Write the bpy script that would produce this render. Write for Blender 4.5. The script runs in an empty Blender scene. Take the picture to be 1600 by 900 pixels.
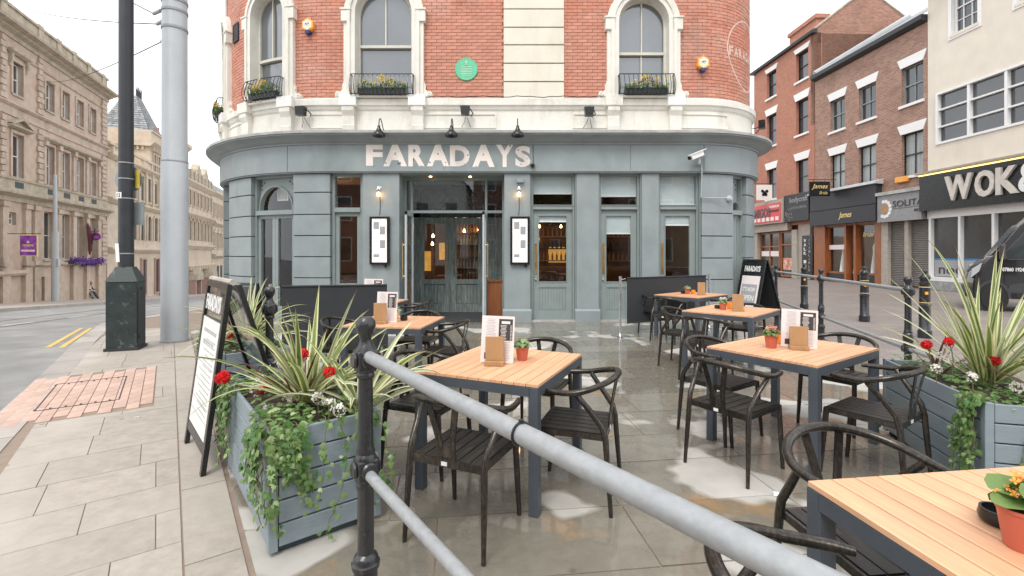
import bpy, bmesh, math, random
from math import sin, cos, pi, radians, atan2, sqrt
from mathutils import Vector, Matrix, noise
random.seed(7)
SC = bpy.context.scene
COL = SC.collection
V = Vector
# ------------------------------------------------------------------ camera
CAMH = 1.5
cam = bpy.data.cameras.new('camera'); camo = bpy.data.objects.new('camera', cam); COL.objects.link(camo)
cam.sensor_width = 36; cam.lens = 36*740/1600; cam.shift_x = 0.0; cam.shift_y = -53/1600
cam.clip_start = 0.02; cam.clip_end = 900
camo.location = (0, 0, CAMH); camo.rotation_euler = (pi/2, 0, 0)
SC.camera = camo
SC.render.resolution_x = 1024; SC.render.resolution_y = 576
# ------------------------------------------------------------------ sky and light
SUN_EL, SUN_AZ = radians(52), radians(200)
wd = bpy.data.worlds.new('World'); SC.world = wd; wd.use_nodes = True
nt = wd.node_tree; nt.nodes.clear()
def wn(t): return nt.nodes.new(t)
out = wn('ShaderNodeOutputWorld'); bg = wn('ShaderNodeBackground')
sky = wn('ShaderNodeTexSky'); sky.sky_type = 'NISHITA'; sky.sun_disc = False
sky.sun_elevation = SUN_EL; sky.sun_rotation = SUN_AZ; sky.dust_density = 3.0; sky.air_density = 1.2
tc = wn('ShaderNodeTexCoord'); mp = wn('ShaderNodeMapping'); mp.inputs['Scale'].default_value = (1, 1, 2.5)
nz = wn('ShaderNodeTexNoise'); nz.inputs['Scale'].default_value = 2.2; nz.inputs['Detail'].default_value = 6
cr = wn('ShaderNodeValToRGB')
cr.color_ramp.elements[0].position = .3; cr.color_ramp.elements[0].color = (10.2, 10.6, 11.2, 1)
cr.color_ramp.elements[1].position = .72; cr.color_ramp.elements[1].color = (14.2, 14.3, 14.5, 1)
mx = wn('ShaderNodeMixRGB'); mx.inputs[0].default_value = .9
nt.links.new(tc.outputs['Generated'], mp.inputs[0]); nt.links.new(mp.outputs[0], nz.inputs['Vector'])
nt.links.new(nz.outputs['Fac'], cr.inputs[0]); nt.links.new(sky.outputs[0], mx.inputs[1]); nt.links.new(cr.outputs[0], mx.inputs[2])
nt.links.new(mx.outputs[0], bg.inputs[0]); bg.inputs[1].default_value = 0.1; nt.links.new(bg.outputs[0], out.inputs[0])
sl = bpy.data.lights.new('sun', 'SUN'); sl.energy = 1.3; sl.angle = radians(22); sl.color = (1, .96, .9)
so = bpy.data.objects.new('sun', sl); COL.objects.link(so)
_d = V((sin(SUN_AZ)*cos(SUN_EL), cos(SUN_AZ)*cos(SUN_EL), sin(SUN_EL)))
so.rotation_euler = _d.to_track_quat('Z', 'Y').to_euler(); so.location = (0, -10, 30)
SC.view_settings.view_transform = 'Standard'; SC.view_settings.look = 'None'
SC.view_settings.exposure = 0.62; SC.view_settings.gamma = 1

# ------------------------------------------------------------------ materials
def newmat(name):
    m = bpy.data.materials.new(name); m.use_nodes = True
    return m, m.node_tree, m.node_tree.nodes['Principled BSDF']
def hexc(r, g, b): return (r, g, b, 1)
def mat(name, col, rough=.6, metal=0, var=.12, scale=6, bump=.1, bscale=40, spec=.5, col2=None, stretch=None,
        c2lo=.45, c2hi=.65, rnd=0, emit=None, estr=0, ior=None, dirt=None, dscale=1.3, coat=0):
    m, t, b = newmat(name); N = t.nodes; L = t.links
    c = N.new('ShaderNodeTexCoord'); src = c.outputs['Object']
    mpn = N.new('ShaderNodeMapping'); L.new(src, mpn.inputs[0])
    if stretch: mpn.inputs['Scale'].default_value = stretch
    n1 = N.new('ShaderNodeTexNoise'); n1.inputs['Scale'].default_value = scale; n1.inputs['Detail'].default_value = 5
    L.new(mpn.outputs[0], n1.inputs['Vector'])
    hsv = N.new('ShaderNodeHueSaturation')
    mr = N.new('ShaderNodeMapRange'); mr.inputs[3].default_value = 1-var; mr.inputs[4].default_value = 1+var
    mr.inputs[1].default_value = .3; mr.inputs[2].default_value = .7
    L.new(n1.outputs['Fac'], mr.inputs[0])
    vout = mr.outputs[0]
    if rnd:
        at = N.new('ShaderNodeAttribute'); at.attribute_name = 'rnd'
        oi = N.new('ShaderNodeObjectInfo')
        ad = N.new('ShaderNodeMath'); ad.operation = 'ADD'; L.new(at.outputs['Fac'], ad.inputs[0]); L.new(oi.outputs['Random'], ad.inputs[1])
        fr = N.new('ShaderNodeMath'); fr.operation = 'FRACT'; L.new(ad.outputs[0], fr.inputs[0])
        m2 = N.new('ShaderNodeMapRange'); m2.inputs[3].default_value = 1-rnd; m2.inputs[4].default_value = 1+rnd*.6
        L.new(fr.outputs[0], m2.inputs[0])
        mu = N.new('ShaderNodeMath'); mu.operation = 'MULTIPLY'; L.new(vout, mu.inputs[0]); L.new(m2.outputs[0], mu.inputs[1]); vout = mu.outputs[0]
    L.new(vout, hsv.inputs['Value'])
    if col2:
        n2 = N.new('ShaderNodeTexNoise'); n2.inputs['Scale'].default_value = dscale*1.7; n2.inputs['Detail'].default_value = 8
        n2.inputs['Roughness'].default_value = .65
        L.new(mpn.outputs[0], n2.inputs['Vector'])
        r = N.new('ShaderNodeMapRange'); r.inputs[1].default_value = c2lo; r.inputs[2].default_value = c2hi; L.new(n2.outputs['Fac'], r.inputs[0])
        mxx = N.new('ShaderNodeMixRGB'); L.new(r.outputs[0], mxx.inputs[0]); mxx.inputs[1].default_value = (*col, 1); mxx.inputs[2].default_value = (*col2, 1)
        L.new(mxx.outputs[0], hsv.inputs['Color'])
    else: hsv.inputs['Color'].default_value = (*col, 1)
    cout = hsv.outputs[0]
    if dirt:
        n3 = N.new('ShaderNodeTexNoise'); n3.inputs['Scale'].default_value = dscale; n3.inputs['Detail'].default_value = 9; n3.inputs['Roughness'].default_value = .7
        mp3 = N.new('ShaderNodeMapping'); mp3.inputs['Scale'].default_value = (1, 1, .35); L.new(src, mp3.inputs[0]); L.new(mp3.outputs[0], n3.inputs['Vector'])
        r3 = N.new('ShaderNodeMapRange'); r3.inputs[1].default_value = .52; r3.inputs[2].default_value = .75; r3.inputs[4].default_value = .7; L.new(n3.outputs['Fac'], r3.inputs[0])
        m3 = N.new('ShaderNodeMixRGB'); L.new(r3.outputs[0], m3.inputs[0]); L.new(cout, m3.inputs[1]); m3.inputs[2].default_value = (*dirt, 1); cout = m3.outputs[0]
    L.new(cout, b.inputs['Base Color'])
    rr = N.new('ShaderNodeMapRange'); rr.inputs[3].default_value = max(.02, rough-.12); rr.inputs[4].default_value = min(1, rough+.1); L.new(n1.outputs['Fac'], rr.inputs[0])
    L.new(rr.outputs[0], b.inputs['Roughness'])
    b.inputs['Metallic'].default_value = metal; b.inputs['Specular IOR Level'].default_value = spec
    if ior: b.inputs['IOR'].default_value = ior
    if coat: b.inputs['Coat Weight'].default_value = coat
    if bump:
        nb = N.new('ShaderNodeTexNoise'); nb.inputs['Scale'].default_value = bscale; nb.inputs['Detail'].default_value = 4; L.new(mpn.outputs[0], nb.inputs['Vector'])
        bp = N.new('ShaderNodeBump'); bp.inputs['Strength'].default_value = bump; bp.inputs['Distance'].default_value = .02; L.new(nb.outputs['Fac'], bp.inputs['Height']); L.new(bp.outputs[0], b.inputs['Normal'])
    if emit: b.inputs['Emission Color'].default_value = (*emit, 1); b.inputs['Emission Strength'].default_value = estr
    return m
def wetstone(name, dry, wet, tint, thr=.5, rough_wet=.12, sc=.9, wide=.03, rv=.18, coat=0):
    m, t, b = newmat(name); N = t.nodes; L = t.links
    g = N.new('ShaderNodeNewGeometry'); pos = g.outputs['Position']
    def noi(s, d=6, r=.6):
        n = N.new('ShaderNodeTexNoise'); n.inputs['Scale'].default_value = s; n.inputs['Detail'].default_value = d; n.inputs['Roughness'].default_value = r; L.new(pos, n.inputs['Vector']); return n.outputs['Fac']
    def mr(x, a, c, lo=0, hi=1):
        n = N.new('ShaderNodeMapRange'); n.inputs[1].default_value = a; n.inputs[2].default_value = c; n.inputs[3].default_value = lo; n.inputs[4].default_value = hi; L.new(x, n.inputs[0]); return n.outputs[0]
    def mix(f, a, c, mode='MIX'):
        n = N.new('ShaderNodeMixRGB'); n.blend_type = mode
        if hasattr(f, 'links') or not isinstance(f, float): L.new(f, n.inputs[0])
        else: n.inputs[0].default_value = f
        for i, x in ((1, a), (2, c)):
            if isinstance(x, tuple): n.inputs[i].default_value = (*x, 1)
            else: L.new(x, n.inputs[i])
        return n.outputs[0]
    oi = N.new('ShaderNodeObjectInfo')
    w = mr(noi(sc, 3.2, .45), thr, thr+wide)             # 1 = dry patch
    fine = noi(9, 8, .7); big = noi(2.3, 5)
    st = mr(noi(1.1, 5, .65), .56, .66, 0, .7)             # rust stains
    wetc = mix(mr(fine, .3, .7), wet, tuple(x*.72 for x in wet))
    wetc = mix(st, wetc, tint)
    dryc = mix(mr(big, .35, .65), dry, tuple(x*.82 for x in dry))
    c = mix(w, wetc, dryc)
    hs = N.new('ShaderNodeHueSaturation'); L.new(c, hs.inputs['Color']); L.new(mr(oi.outputs['Random'], 0, 1, 1-rv, 1+rv*.85), hs.inputs['Value'])
    vo = N.new('ShaderNodeTexVoronoi'); vo.inputs['Scale'].default_value = 2.6; L.new(pos, vo.inputs['Vector'])
    spot = mr(vo.outputs['Distance'], .045, .07, .5, 0)
    c2 = mix(spot, hs.outputs[0], (.09, .08, .075))
    L.new(c2, b.inputs['Base Color'])
    if coat: L.new(mr(w, 0, 1, coat, 0), b.inputs['Coat Weight']); b.inputs['Coat Roughness'].default_value = .04; b.inputs['Coat IOR'].default_value = 1.45
    rw = mr(fine, .3, .7, rough_wet, rough_wet+.22)
    rg = N.new('ShaderNodeMix'); L.new(w, rg.inputs[0]); L.new(rw, rg.inputs[2]); rg.inputs[3].default_value = .7; L.new(rg.outputs[0], b.inputs['Roughness'])
    bp = N.new('ShaderNodeBump'); bp.inputs['Strength'].default_value = .14; bp.inputs['Distance'].default_value = .010; L.new(noi(11, 6, .6), bp.inputs['Height']); L.new(bp.outputs[0], b.inputs['Normal'])
    return m
def brickmat(name, c1, c2, mortar, sc=1, bw=.225, rh=.075, ax='u', bump=.5, dirt=(.2, .13, .1), rough=.85, mode=0):
    """brick texture read from the UV map (metres along the wall, metres up)"""
    m, t, b = newmat(name); N = t.nodes; L = t.links
    uv = N.new('ShaderNodeUVMap')
    br = N.new('ShaderNodeTexBrick'); br.inputs['Scale'].default_value = 1; br.inputs['Brick Width'].default_value = bw; br.inputs['Row Height'].default_value = rh
    br.inputs['Mortar Size'].default_value = .010*bw/.225; br.inputs['Color1'].default_value = (*c1, 1); br.inputs['Color2'].default_value = (*c2, 1); br.inputs['Mortar'].default_value = (*mortar, 1)
    br.inputs['Mortar Smooth'].default_value = .3; br.inputs['Bias'].default_value = 0
    L.new(uv.outputs[0], br.inputs['Vector'])
    n = N.new('ShaderNodeTexNoise'); n.inputs['Scale'].default_value = .9; n.inputs['Detail'].default_value = 9; n.inputs['Roughness'].default_value = .7; L.new(uv.outputs[0], n.inputs['Vector'])
    r = N.new('ShaderNodeMapRange'); r.inputs[1].default_value = .48; r.inputs[2].default_value = .72; r.inputs[4].default_value = .75; L.new(n.outputs['Fac'], r.inputs[0])
    mxx = N.new('ShaderNodeMixRGB'); L.new(r.outputs[0], mxx.inputs[0]); L.new(br.outputs['Color'], mxx.inputs[1]); mxx.inputs[2].default_value = (*dirt, 1)
    L.new(mxx.outputs[0], b.inputs['Base Color']); b.inputs['Roughness'].default_value = rough
    bp = N.new('ShaderNodeBump'); bp.inputs['Strength'].default_value = bump; bp.inputs['Distance'].default_value = .02; bp.invert = True
    L.new(br.outputs['Fac'], bp.inputs['Height']); L.new(bp.outputs[0], b.inputs['Normal'])
    return m
def glassmat(name, tint=(.75, .8, .8), ior=1.75, rough=.01):
    m, t, b = newmat(name); N = t.nodes; L = t.links; N.remove(b)
    o = N['Material Output']; tr = N.new('ShaderNodeBsdfTransparent'); tr.inputs[0].default_value = (*tint, 1)
    gl = N.new('ShaderNodeBsdfGlossy'); gl.inputs['Roughness'].default_value = rough; gl.inputs[0].default_value = (.95, .97, 1, 1)
    f = N.new('ShaderNodeFresnel'); f.inputs['IOR'].default_value = ior; ge = N.new('ShaderNodeNewGeometry'); sb = N.new('ShaderNodeMath'); sb.operation = 'SUBTRACT'; sb.inputs[0].default_value = 1; L.new(ge.outputs['Backfacing'], sb.inputs[1]); mu = N.new('ShaderNodeMath'); mu.operation = 'MULTIPLY'; L.new(f.outputs[0], mu.inputs[0]); L.new(sb.outputs[0], mu.inputs[1])
    ms = N.new('ShaderNodeMixShader'); L.new(mu.outputs[0], ms.inputs[0]); L.new(tr.outputs[0], ms.inputs[1]); L.new(gl.outputs[0], ms.inputs[2]); L.new(ms.outputs[0], o.inputs[0])
    return m
def leafmat(name, c1, c2, stripe=None, edge=.3, rough=.45):
    m, t, b = newmat(name); N = t.nodes; L = t.links
    at = N.new('ShaderNodeAttribute'); at.attribute_name = 'rnd'
    oi = N.new('ShaderNodeObjectInfo')
    ad = N.new('ShaderNodeMath'); ad.operation = 'ADD'; L.new(at.outputs['Fac'], ad.inputs[0]); L.new(oi.outputs['Random'], ad.inputs[1])
    fr = N.new('ShaderNodeMath'); fr.operation = 'FRACT'; L.new(ad.outputs[0], fr.inputs[0])
    mxx = N.new('ShaderNodeMixRGB'); L.new(fr.outputs[0], mxx.inputs[0]); mxx.inputs[1].default_value = (*c1, 1); mxx.inputs[2].default_value = (*c2, 1)
    o = mxx.outputs[0]
    if stripe:
        uv = N.new('ShaderNodeUVMap'); sp = N.new('ShaderNodeSeparateXYZ'); L.new(uv.outputs[0], sp.inputs[0])
        nn = N.new('ShaderNodeTexNoise'); nn.inputs['Scale'].default_value = 9; L.new(uv.outputs[0], nn.inputs['Vector'])
        a = N.new('ShaderNodeMath'); a.operation = 'SUBTRACT'; L.new(sp.outputs[0], a.inputs[0]); a.inputs[1].default_value = .5
        a2 = N.new('ShaderNodeMath'); a2.operation = 'ABSOLUTE'; L.new(a.outputs[0], a2.inputs[0])
        r = N.new('ShaderNodeMapRange'); r.inputs[1].default_value = edge-.03; r.inputs[2].default_value = edge+.03; L.new(a2.outputs[0], r.inputs[0])
        m3 = N.new('ShaderNodeMixRGB'); L.new(r.outputs[0], m3.inputs[0]); L.new(o, m3.inputs[1]); m3.inputs[2].default_value = (*stripe, 1); o = m3.outputs[0]
        ry = N.new('ShaderNodeMapRange'); ry.inputs[1].default_value = .88; ry.inputs[2].default_value = .97; L.new(sp.outputs[1], ry.inputs[0]); mb = N.new('ShaderNodeMixRGB'); L.new(ry.outputs[0], mb.inputs[0]); L.new(o, mb.inputs[1]); mb.inputs[2].default_value = (.30, .19, .09, 1); o = mb.outputs[0]
    L.new(o, b.inputs['Base Color']); b.inputs['Roughness'].default_value = rough
    b.inputs['Subsurface Weight'].default_value = 0
    tl = N.new('ShaderNodeBsdfTranslucent'); L.new(o, tl.inputs[0]); ms = N.new('ShaderNodeMixShader'); ms.inputs[0].default_value = .28
    L.new(b.outputs[0], ms.inputs[1]); L.new(tl.outputs[0], ms.inputs[2]); L.new(ms.outputs[0], N['Material Output'].inputs[0])
    return m

# ------------------------------------------------------------------ mesh building
def org(o):
    p = V((0, 0, 0))
    while o is not None: p = p + o.location; o = o.parent
    return p
def setp(o, label=None, cat=None, group=None, kind=None):
    if label: o['label'] = label
    if cat: o['category'] = cat
    if group: o['group'] = group
    if kind: o['kind'] = kind
    return o
def thing(name, loc, label, cat, group=None, rz=0):
    o = bpy.data.objects.new(name, None); o.empty_display_size = .1; COL.objects.link(o); o.location = loc; o.rotation_euler = (0, 0, rz)
    return setp(o, label, cat, group)
class MB:
    def __init__(s): s.v = []; s.f = []; s.r = []; s.uv = []
    def add(s, vs, fs, r=None, uvs=None):
        k = len(s.v); s.v += [tuple(p) for p in vs]
        r = random.random() if r is None else r
        for i, f in enumerate(fs):
            s.f.append(tuple(a+k for a in f)); s.r.append(r); s.uv.append(uvs[i] if uvs else None)
        return s
    def box(s, c, d, rz=0, M=None, r=None):
        x, y, z = d[0]/2, d[1]/2, d[2]/2
        P = [V(p) for p in ((-x,-y,-z),(x,-y,-z),(x,y,-z),(-x,y,-z),(-x,-y,z),(x,-y,z),(x,y,z),(-x,y,z))]
        R = M if M else Matrix.Rotation(rz, 3, 'Z')
        return s.add([R @ p + V(c) for p in P], [(3,2,1,0),(4,5,6,7),(0,1,5,4),(1,2,6,5),(2,3,7,6),(3,0,4,7)], r)
    def tube(s, pts, r, n=8, cap=True, closed=False, flat=1.0, rr=None):
        pts = [V(p) for p in pts]; m = len(pts); rs = r if isinstance(r, (list, tuple)) else [r]*m
        vs = []; fs = []; up = None
        for i, p in enumerate(pts):
            if closed: t = pts[(i+1) % m]-pts[i-1]
            else: t = pts[min(i+1, m-1)]-pts[max(i-1, 0)]
            t = t.normalized() if t.length > 1e-9 else V((0, 0, 1))
            if up is None: up = V((0, 0, 1)) if abs(t.z) < .9 else V((1, 0, 0))
            a = (up - t*up.dot(t)); a = a.normalized() if a.length > 1e-6 else t.orthogonal().normalized()
            b = t.cross(a); up = a
            for k in range(n):
                q = 2*pi*k/n; vs.append(p + a*cos(q)*rs[i]*flat + b*sin(q)*rs[i])
        for i in range(m if closed else m-1):
            j = (i+1) % m
            for k in range(n): fs.append((i*n+k, i*n+(k+1) % n, j*n+(k+1) % n, j*n+k))
        if cap and not closed: fs.append(tuple(range(n))[::-1]); fs.append(tuple((m-1)*n+k for k in range(n)))
        return s.add(vs, fs, rr)
    def lathe(s, prof, c=(0, 0, 0), n=20, M=None, rr=None, sq=None):
        vs = []; fs = []; m = len(prof); R = M if M else Matrix.Identity(3)
        for (r, z) in prof:
            for k in range(n):
                q = 2*pi*k/n; vs.append(R @ V((r*cos(q), r*sin(q), z)) + V(c))
        for i in range(m-1):
            for k in range(n): fs.append((i*n+k, i*n+(k+1) % n, (i+1)*n+(k+1) % n, (i+1)*n+k))
        fs.append(tuple(range(n))[::-1]); fs.append(tuple((m-1)*n+k for k in range(n)))
        return s.add(vs, fs, rr)
    def prism(s, poly, z0, z1, r=None):
        n = len(poly); vs = [(p[0], p[1], z0 if not callable(z0) else z0(*p[:2])) for p in poly]+[(p[0], p[1], z1 if not callable(z1) else z1(*p[:2])) for p in poly]
        fs = [tuple(range(n))[::-1], tuple(range(n, 2*n))]+[(i, (i+1) % n, n+(i+1) % n, n+i) for i in range(n)]
        return s.add(vs, fs, r)
    def extr(s, poly, d, r=None):
        """3-D planar polygon extruded by vector d"""
        n = len(poly); P = [V(p) for p in poly]; d = V(d)
        return s.add(P+[p+d for p in P], [tuple(range(n)), tuple(range(n, 2*n))[::-1]]+[(i, n+i, n+(i+1) % n, (i+1) % n) for i in range(n)], r)
    def mesh(s, name, m=None, smooth=False, off=(0, 0, 0), angle=40):
        me = bpy.data.meshes.new(name); o = V(off)
        me.from_pydata([V(p)-o for p in s.v], [], s.f)
        at = me.attributes.new('rnd', 'FLOAT', 'FACE'); at.data.foreach_set('value', s.r)
        if any(u is not None for u in s.uv):
            ul = me.uv_layers.new(name='UVMap')
            for p, u in zip(me.polygons, s.uv):
                if u is not None:
                    for li, w in zip(p.loop_indices, u): ul.data[li].uv = w
        if m: me.materials.append(m)
        bm = bmesh.new(); bm.from_mesh(me); bmesh.ops.recalc_face_normals(bm, faces=bm.faces)
        bm.to_mesh(me); bm.free()
        if smooth:
            me.shade_smooth()
            try: me.set_sharp_from_angle(angle=radians(angle))
            except Exception: pass
        return me
    def build(s, name, m, parent=None, smooth=False, world=False, label=None, cat=None, group=None, kind=None, loc=None, recalc=True):
        off = org(parent) if (world and parent is not None) else V((0, 0, 0))
        o = bpy.data.objects.new(name, s.mesh(name, m, smooth, off)); COL.objects.link(o); o.parent = parent
        if loc is not None: o.location = loc
        return setp(o, label, cat, group, kind)
def inst(name, me, parent, loc=(0, 0, 0), rot=(0, 0, 0), sc=(1, 1, 1)):
    o = bpy.data.objects.new(name, me); COL.objects.link(o); o.parent = parent; o.location = loc; o.rotation_euler = rot; o.scale = sc
    return o
def copy_tree(o, parent=None):
    c = o.copy(); COL.objects.link(c); c.parent = parent
    for ch in list(o.children): copy_tree(ch, c)
    return c
def bevel(o, w=.004, seg=2):
    md = o.modifiers.new('bevel', 'BEVEL'); md.width = w; md.segments = seg; md.limit_method = 'ANGLE'; md.angle_limit = radians(35); return o
def text(name, body, m, parent, loc, rot, w, h=None, depth=.006, bold=.0, shear=0, world=False, align='CENTER', space=1, **kw):
    cu = bpy.data.curves.new(name, 'FONT'); cu.body = body; cu.size = 1; cu.extrude = 0; cu.offset = bold; cu.align_x = align; cu.shear = shear; cu.space_character = space; cu.resolution_u = 3
    t = bpy.data.objects.new('tmp', cu); COL.objects.link(t)
    bpy.context.view_layer.update()
    me = bpy.data.meshes.new_from_object(t.evaluated_get(bpy.context.evaluated_depsgraph_get()))
    bpy.data.objects.remove(t); bpy.data.curves.remove(cu)
    xs = [v.co.x for v in me.vertices]; ys = [v.co.y for v in me.vertices]
    x0, x1, y0, y1 = min(xs), max(xs), min(ys), max(ys); sx = w/(x1-x0); sy = (h/(y1-y0)) if h else sx
    bm = bmesh.new(); bm.from_mesh(me)
    for v in bm.verts: v.co = V(((v.co.x-(x0+x1)/2)*sx, (v.co.y-(y0+y1)/2)*sy, 0))
    if depth:
        r = bmesh.ops.extrude_face_region(bm, geom=bm.faces[:]); bmesh.ops.translate(bm, vec=(0, 0, depth), verts=[g for g in r['geom'] if isinstance(g, bmesh.types.BMVert)])
        bmesh.ops.recalc_face_normals(bm, faces=bm.faces)
    bm.to_mesh(me); bm.free(); me.shade_flat(); me.materials.clear(); me.materials.append(m); me.name = name
    o = bpy.data.objects.new(name, me); COL.objects.link(o); o.parent = parent
    o.location = V(loc)-(org(parent) if world and parent else V((0, 0, 0))); o.rotation_euler = rot
    for k, v in kw.items(): o[k] = v
    return o

# ------------------------------------------------------------------ facade frames: u along the wall, n outward, z up
class Straight:
    def __init__(s, o, d, side=1):
        s.o = V((o[0], o[1], 0)); s.d = V((d[0], d[1], 0)).normalized(); s.nn = V((s.d.y, -s.d.x, 0))*side
    def P(s, u, n, z): q = s.o+s.d*u+s.nn*n; return V((q.x, q.y, z))
    def ang(s, u): return atan2(s.nn.y, s.nn.x)+pi/2      # rotation for text facing outward
    def segs(s, u0, u1): return [u0, u1]
class PubPath:
    CL = (-4.1, 14.6); RL = 4.1; CR = (4.14, 12.52); RR = 2.02; Y0 = 10.5
    TL = radians(69.5); TR = radians(92)
    def frame(s, u):
        if -4.1 <= u <= 4.14: return V((u, s.Y0, 0)), V((0, -1, 0))
        if u < 0:
            t = (-4.1-u)/s.RL; tt = min(t, s.TL); nv = V((-sin(tt), -cos(tt), 0)); p = V((*s.CL, 0))+nv*s.RL
            if t > s.TL: p = p+V((-cos(tt), sin(tt), 0))*(t-s.TL)*s.RL
            return p, nv
        t = (u-4.14)/s.RR; tt = min(t, s.TR); nv = V((sin(tt), -cos(tt), 0)); p = V((*s.CR, 0))+nv*s.RR
        if t > s.TR: p = p+V((cos(tt), sin(tt), 0))*(t-s.TR)*s.RR
        return p, nv
    def P(s, u, n, z): p, nv = s.frame(u); q = p+nv*n; return V((q.x, q.y, z))
    def ang(s, u): nv = s.frame(u)[1]; return atan2(nv.y, nv.x)+pi/2
    def segs(s, u0, u1):
        if u0 >= -4.1 and u1 <= 4.14: return [u0, u1]
        brk = [-4.1-s.RL*s.TL, -4.1, 4.14, 4.14+s.RR*s.TR]
        ks = [u0]+[b for b in brk if u0 < b < u1]+[u1]; out = [u0]
        for a, b in zip(ks, ks[1:]):
            mid = (a+b)/2; fl = -4.1 <= mid <= 4.14 or mid < brk[0] or mid > brk[3]
            n = 1 if fl else max(1, math.ceil((b-a)/.16))
            out += [a+(b-a)*(i+1)/n for i in range(n)]
        return out
def fbox(mb, F, u0, u1, z0, z1, n0, n1, r=None, uvw=True):
    us = F.segs(u0, u1); vs = []; fs = []; uvs = []
    for u in us: vs += [F.P(u, n0, z0), F.P(u, n1, z0), F.P(u, n1, z1), F.P(u, n0, z1)]
    for i in range(len(us)-1):
        a = i*4; b = a+4
        for k in range(4):
            k2 = (k+1) % 4; fs.append((a+k, a+k2, b+k2, b+k))
            zz = (z0, z0, z1, z1); un = (n0, n1, n1, n0)
            if k in (1, 3): uvs.append([(us[i], zz[k]), (us[i], zz[k2]), (us[i+1], zz[k2]), (us[i+1], zz[k])])
            else: uvs.append([(us[i], un[k]), (us[i], un[k2]), (us[i+1], un[k2]), (us[i+1], un[k])])
    fs.append((0, 3, 2, 1)); uvs.append([(n0, z0), (n0, z1), (n1, z1), (n1, z0)])
    e = (len(us)-1)*4; fs.append((e, e+1, e+2, e+3)); uvs.append([(n0, z0), (n1, z0), (n1, z1), (n0, z1)])
    mb.add(vs, fs, r, uvs); return mb
def fprof(mb, F, u0, u1, prof, r=None):
    us = F.segs(u0, u1); m = len(prof); vs = []; fs = []
    for u in us: vs += [F.P(u, n, z) for n, z in prof]
    for i in range(len(us)-1):
        for k in range(m): k2 = (k+1) % m; fs.append((i*m+k, i*m+k2, (i+1)*m+k2, (i+1)*m+k))
    fs.append(tuple(range(m))); fs.append(tuple((len(us)-1)*m+k for k in range(m))[::-1])
    mb.add(vs, fs, r); return mb
def fpoly(mb, F, pts, n0, n1, r=None):
    n = len(pts); vs = [F.P(u, n0, z) for u, z in pts]+[F.P(u, n1, z) for u, z in pts]
    mb.add(vs, [tuple(range(n)), tuple(range(n, 2*n))[::-1]]+[(i, n+i, n+(i+1) % n, (i+1) % n) for i in range(n)], r); return mb
def fring(mb, F, inner, outer, n0, n1, r=None, closed=False):
    m = len(inner); vs = []
    for (a, b) in zip(inner, outer): vs += [F.P(a[0], n0, a[1]), F.P(b[0], n0, b[1]), F.P(b[0], n1, b[1]), F.P(a[0], n1, a[1])]
    fs = []
    for i in range(m if closed else m-1):
        a = i*4; b = ((i+1) % m)*4
        for k in range(4): k2 = (k+1) % 4; fs.append((a+k, a+k2, b+k2, b+k))
    if not closed: fs += [(0, 1, 2, 3), ((m-1)*4+3, (m-1)*4+2, (m-1)*4+1, (m-1)*4)]
    mb.add(vs, fs, r); return mb
def archpts(uc, hw, z0, zs, n=14, rise=None):
    rise = hw if rise is None else rise
    return [(uc-hw, z0)]+[(uc-hw*cos(pi*k/n), zs+rise*sin(pi*k/n)) for k in range(n+1)]+[(uc+hw, z0)]
def wallop(mb, F, u0, u1, z0, z1, ops, n0, n1):
    zs = sorted({z0, z1, *[min(max(o[2], z0), z1) for o in ops], *[min(max(o[3], z0), z1) for o in ops]})
    for a, b in zip(zs, zs[1:]):
        if b-a < 1e-4: continue
        zm = (a+b)/2; cur = u0
        for o in sorted([o for o in ops if o[2] < zm < o[3] and o[1] > u0 and o[0] < u1]):
            if o[0] > cur: fbox(mb, F, cur, o[0], a, b, n0, n1, .5)
            cur = max(cur, o[1])
        if cur < u1: fbox(mb, F, cur, u1, a, b, n0, n1, .5)
    return mb

# ------------------------------------------------------------------ ground height
def gz(x, y):
    w = min(1, max(0, (-x-5.2)/3.0))
    return -.07*max(0, y-8)*w if y < 90 else -.07*82*w
def kerbX(y):
    P = [(-20, 12.4), (4.49, -4.86), (5.52, -5.59), (7.25, -6.84), (12.2, -10.6)]
    if y > 12.2: return -10.6-.374*(y-12.2)
    if y < 4.49: return -4.86+.707*(4.49-y)
    for (a, b), (c, d) in zip(P[1:], P[2:]):
        if a <= y <= c: return b+(d-b)*(y-a)/(c-a)
def clip(poly, a, b, c):
    """keep a*x+b*y<=c"""
    out = []
    for i, p in enumerate(poly):
        q = poly[(i+1) % len(poly)]; dp = a*p[0]+b*p[1]-c; dq = a*q[0]+b*q[1]-c
        if dp <= 0: out.append(p)
        if (dp < 0 < dq) or (dq < 0 < dp):
            t = dp/(dp-dq); out.append((p[0]+(q[0]-p[0])*t, p[1]+(q[1]-p[1])*t))
    return out
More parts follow.
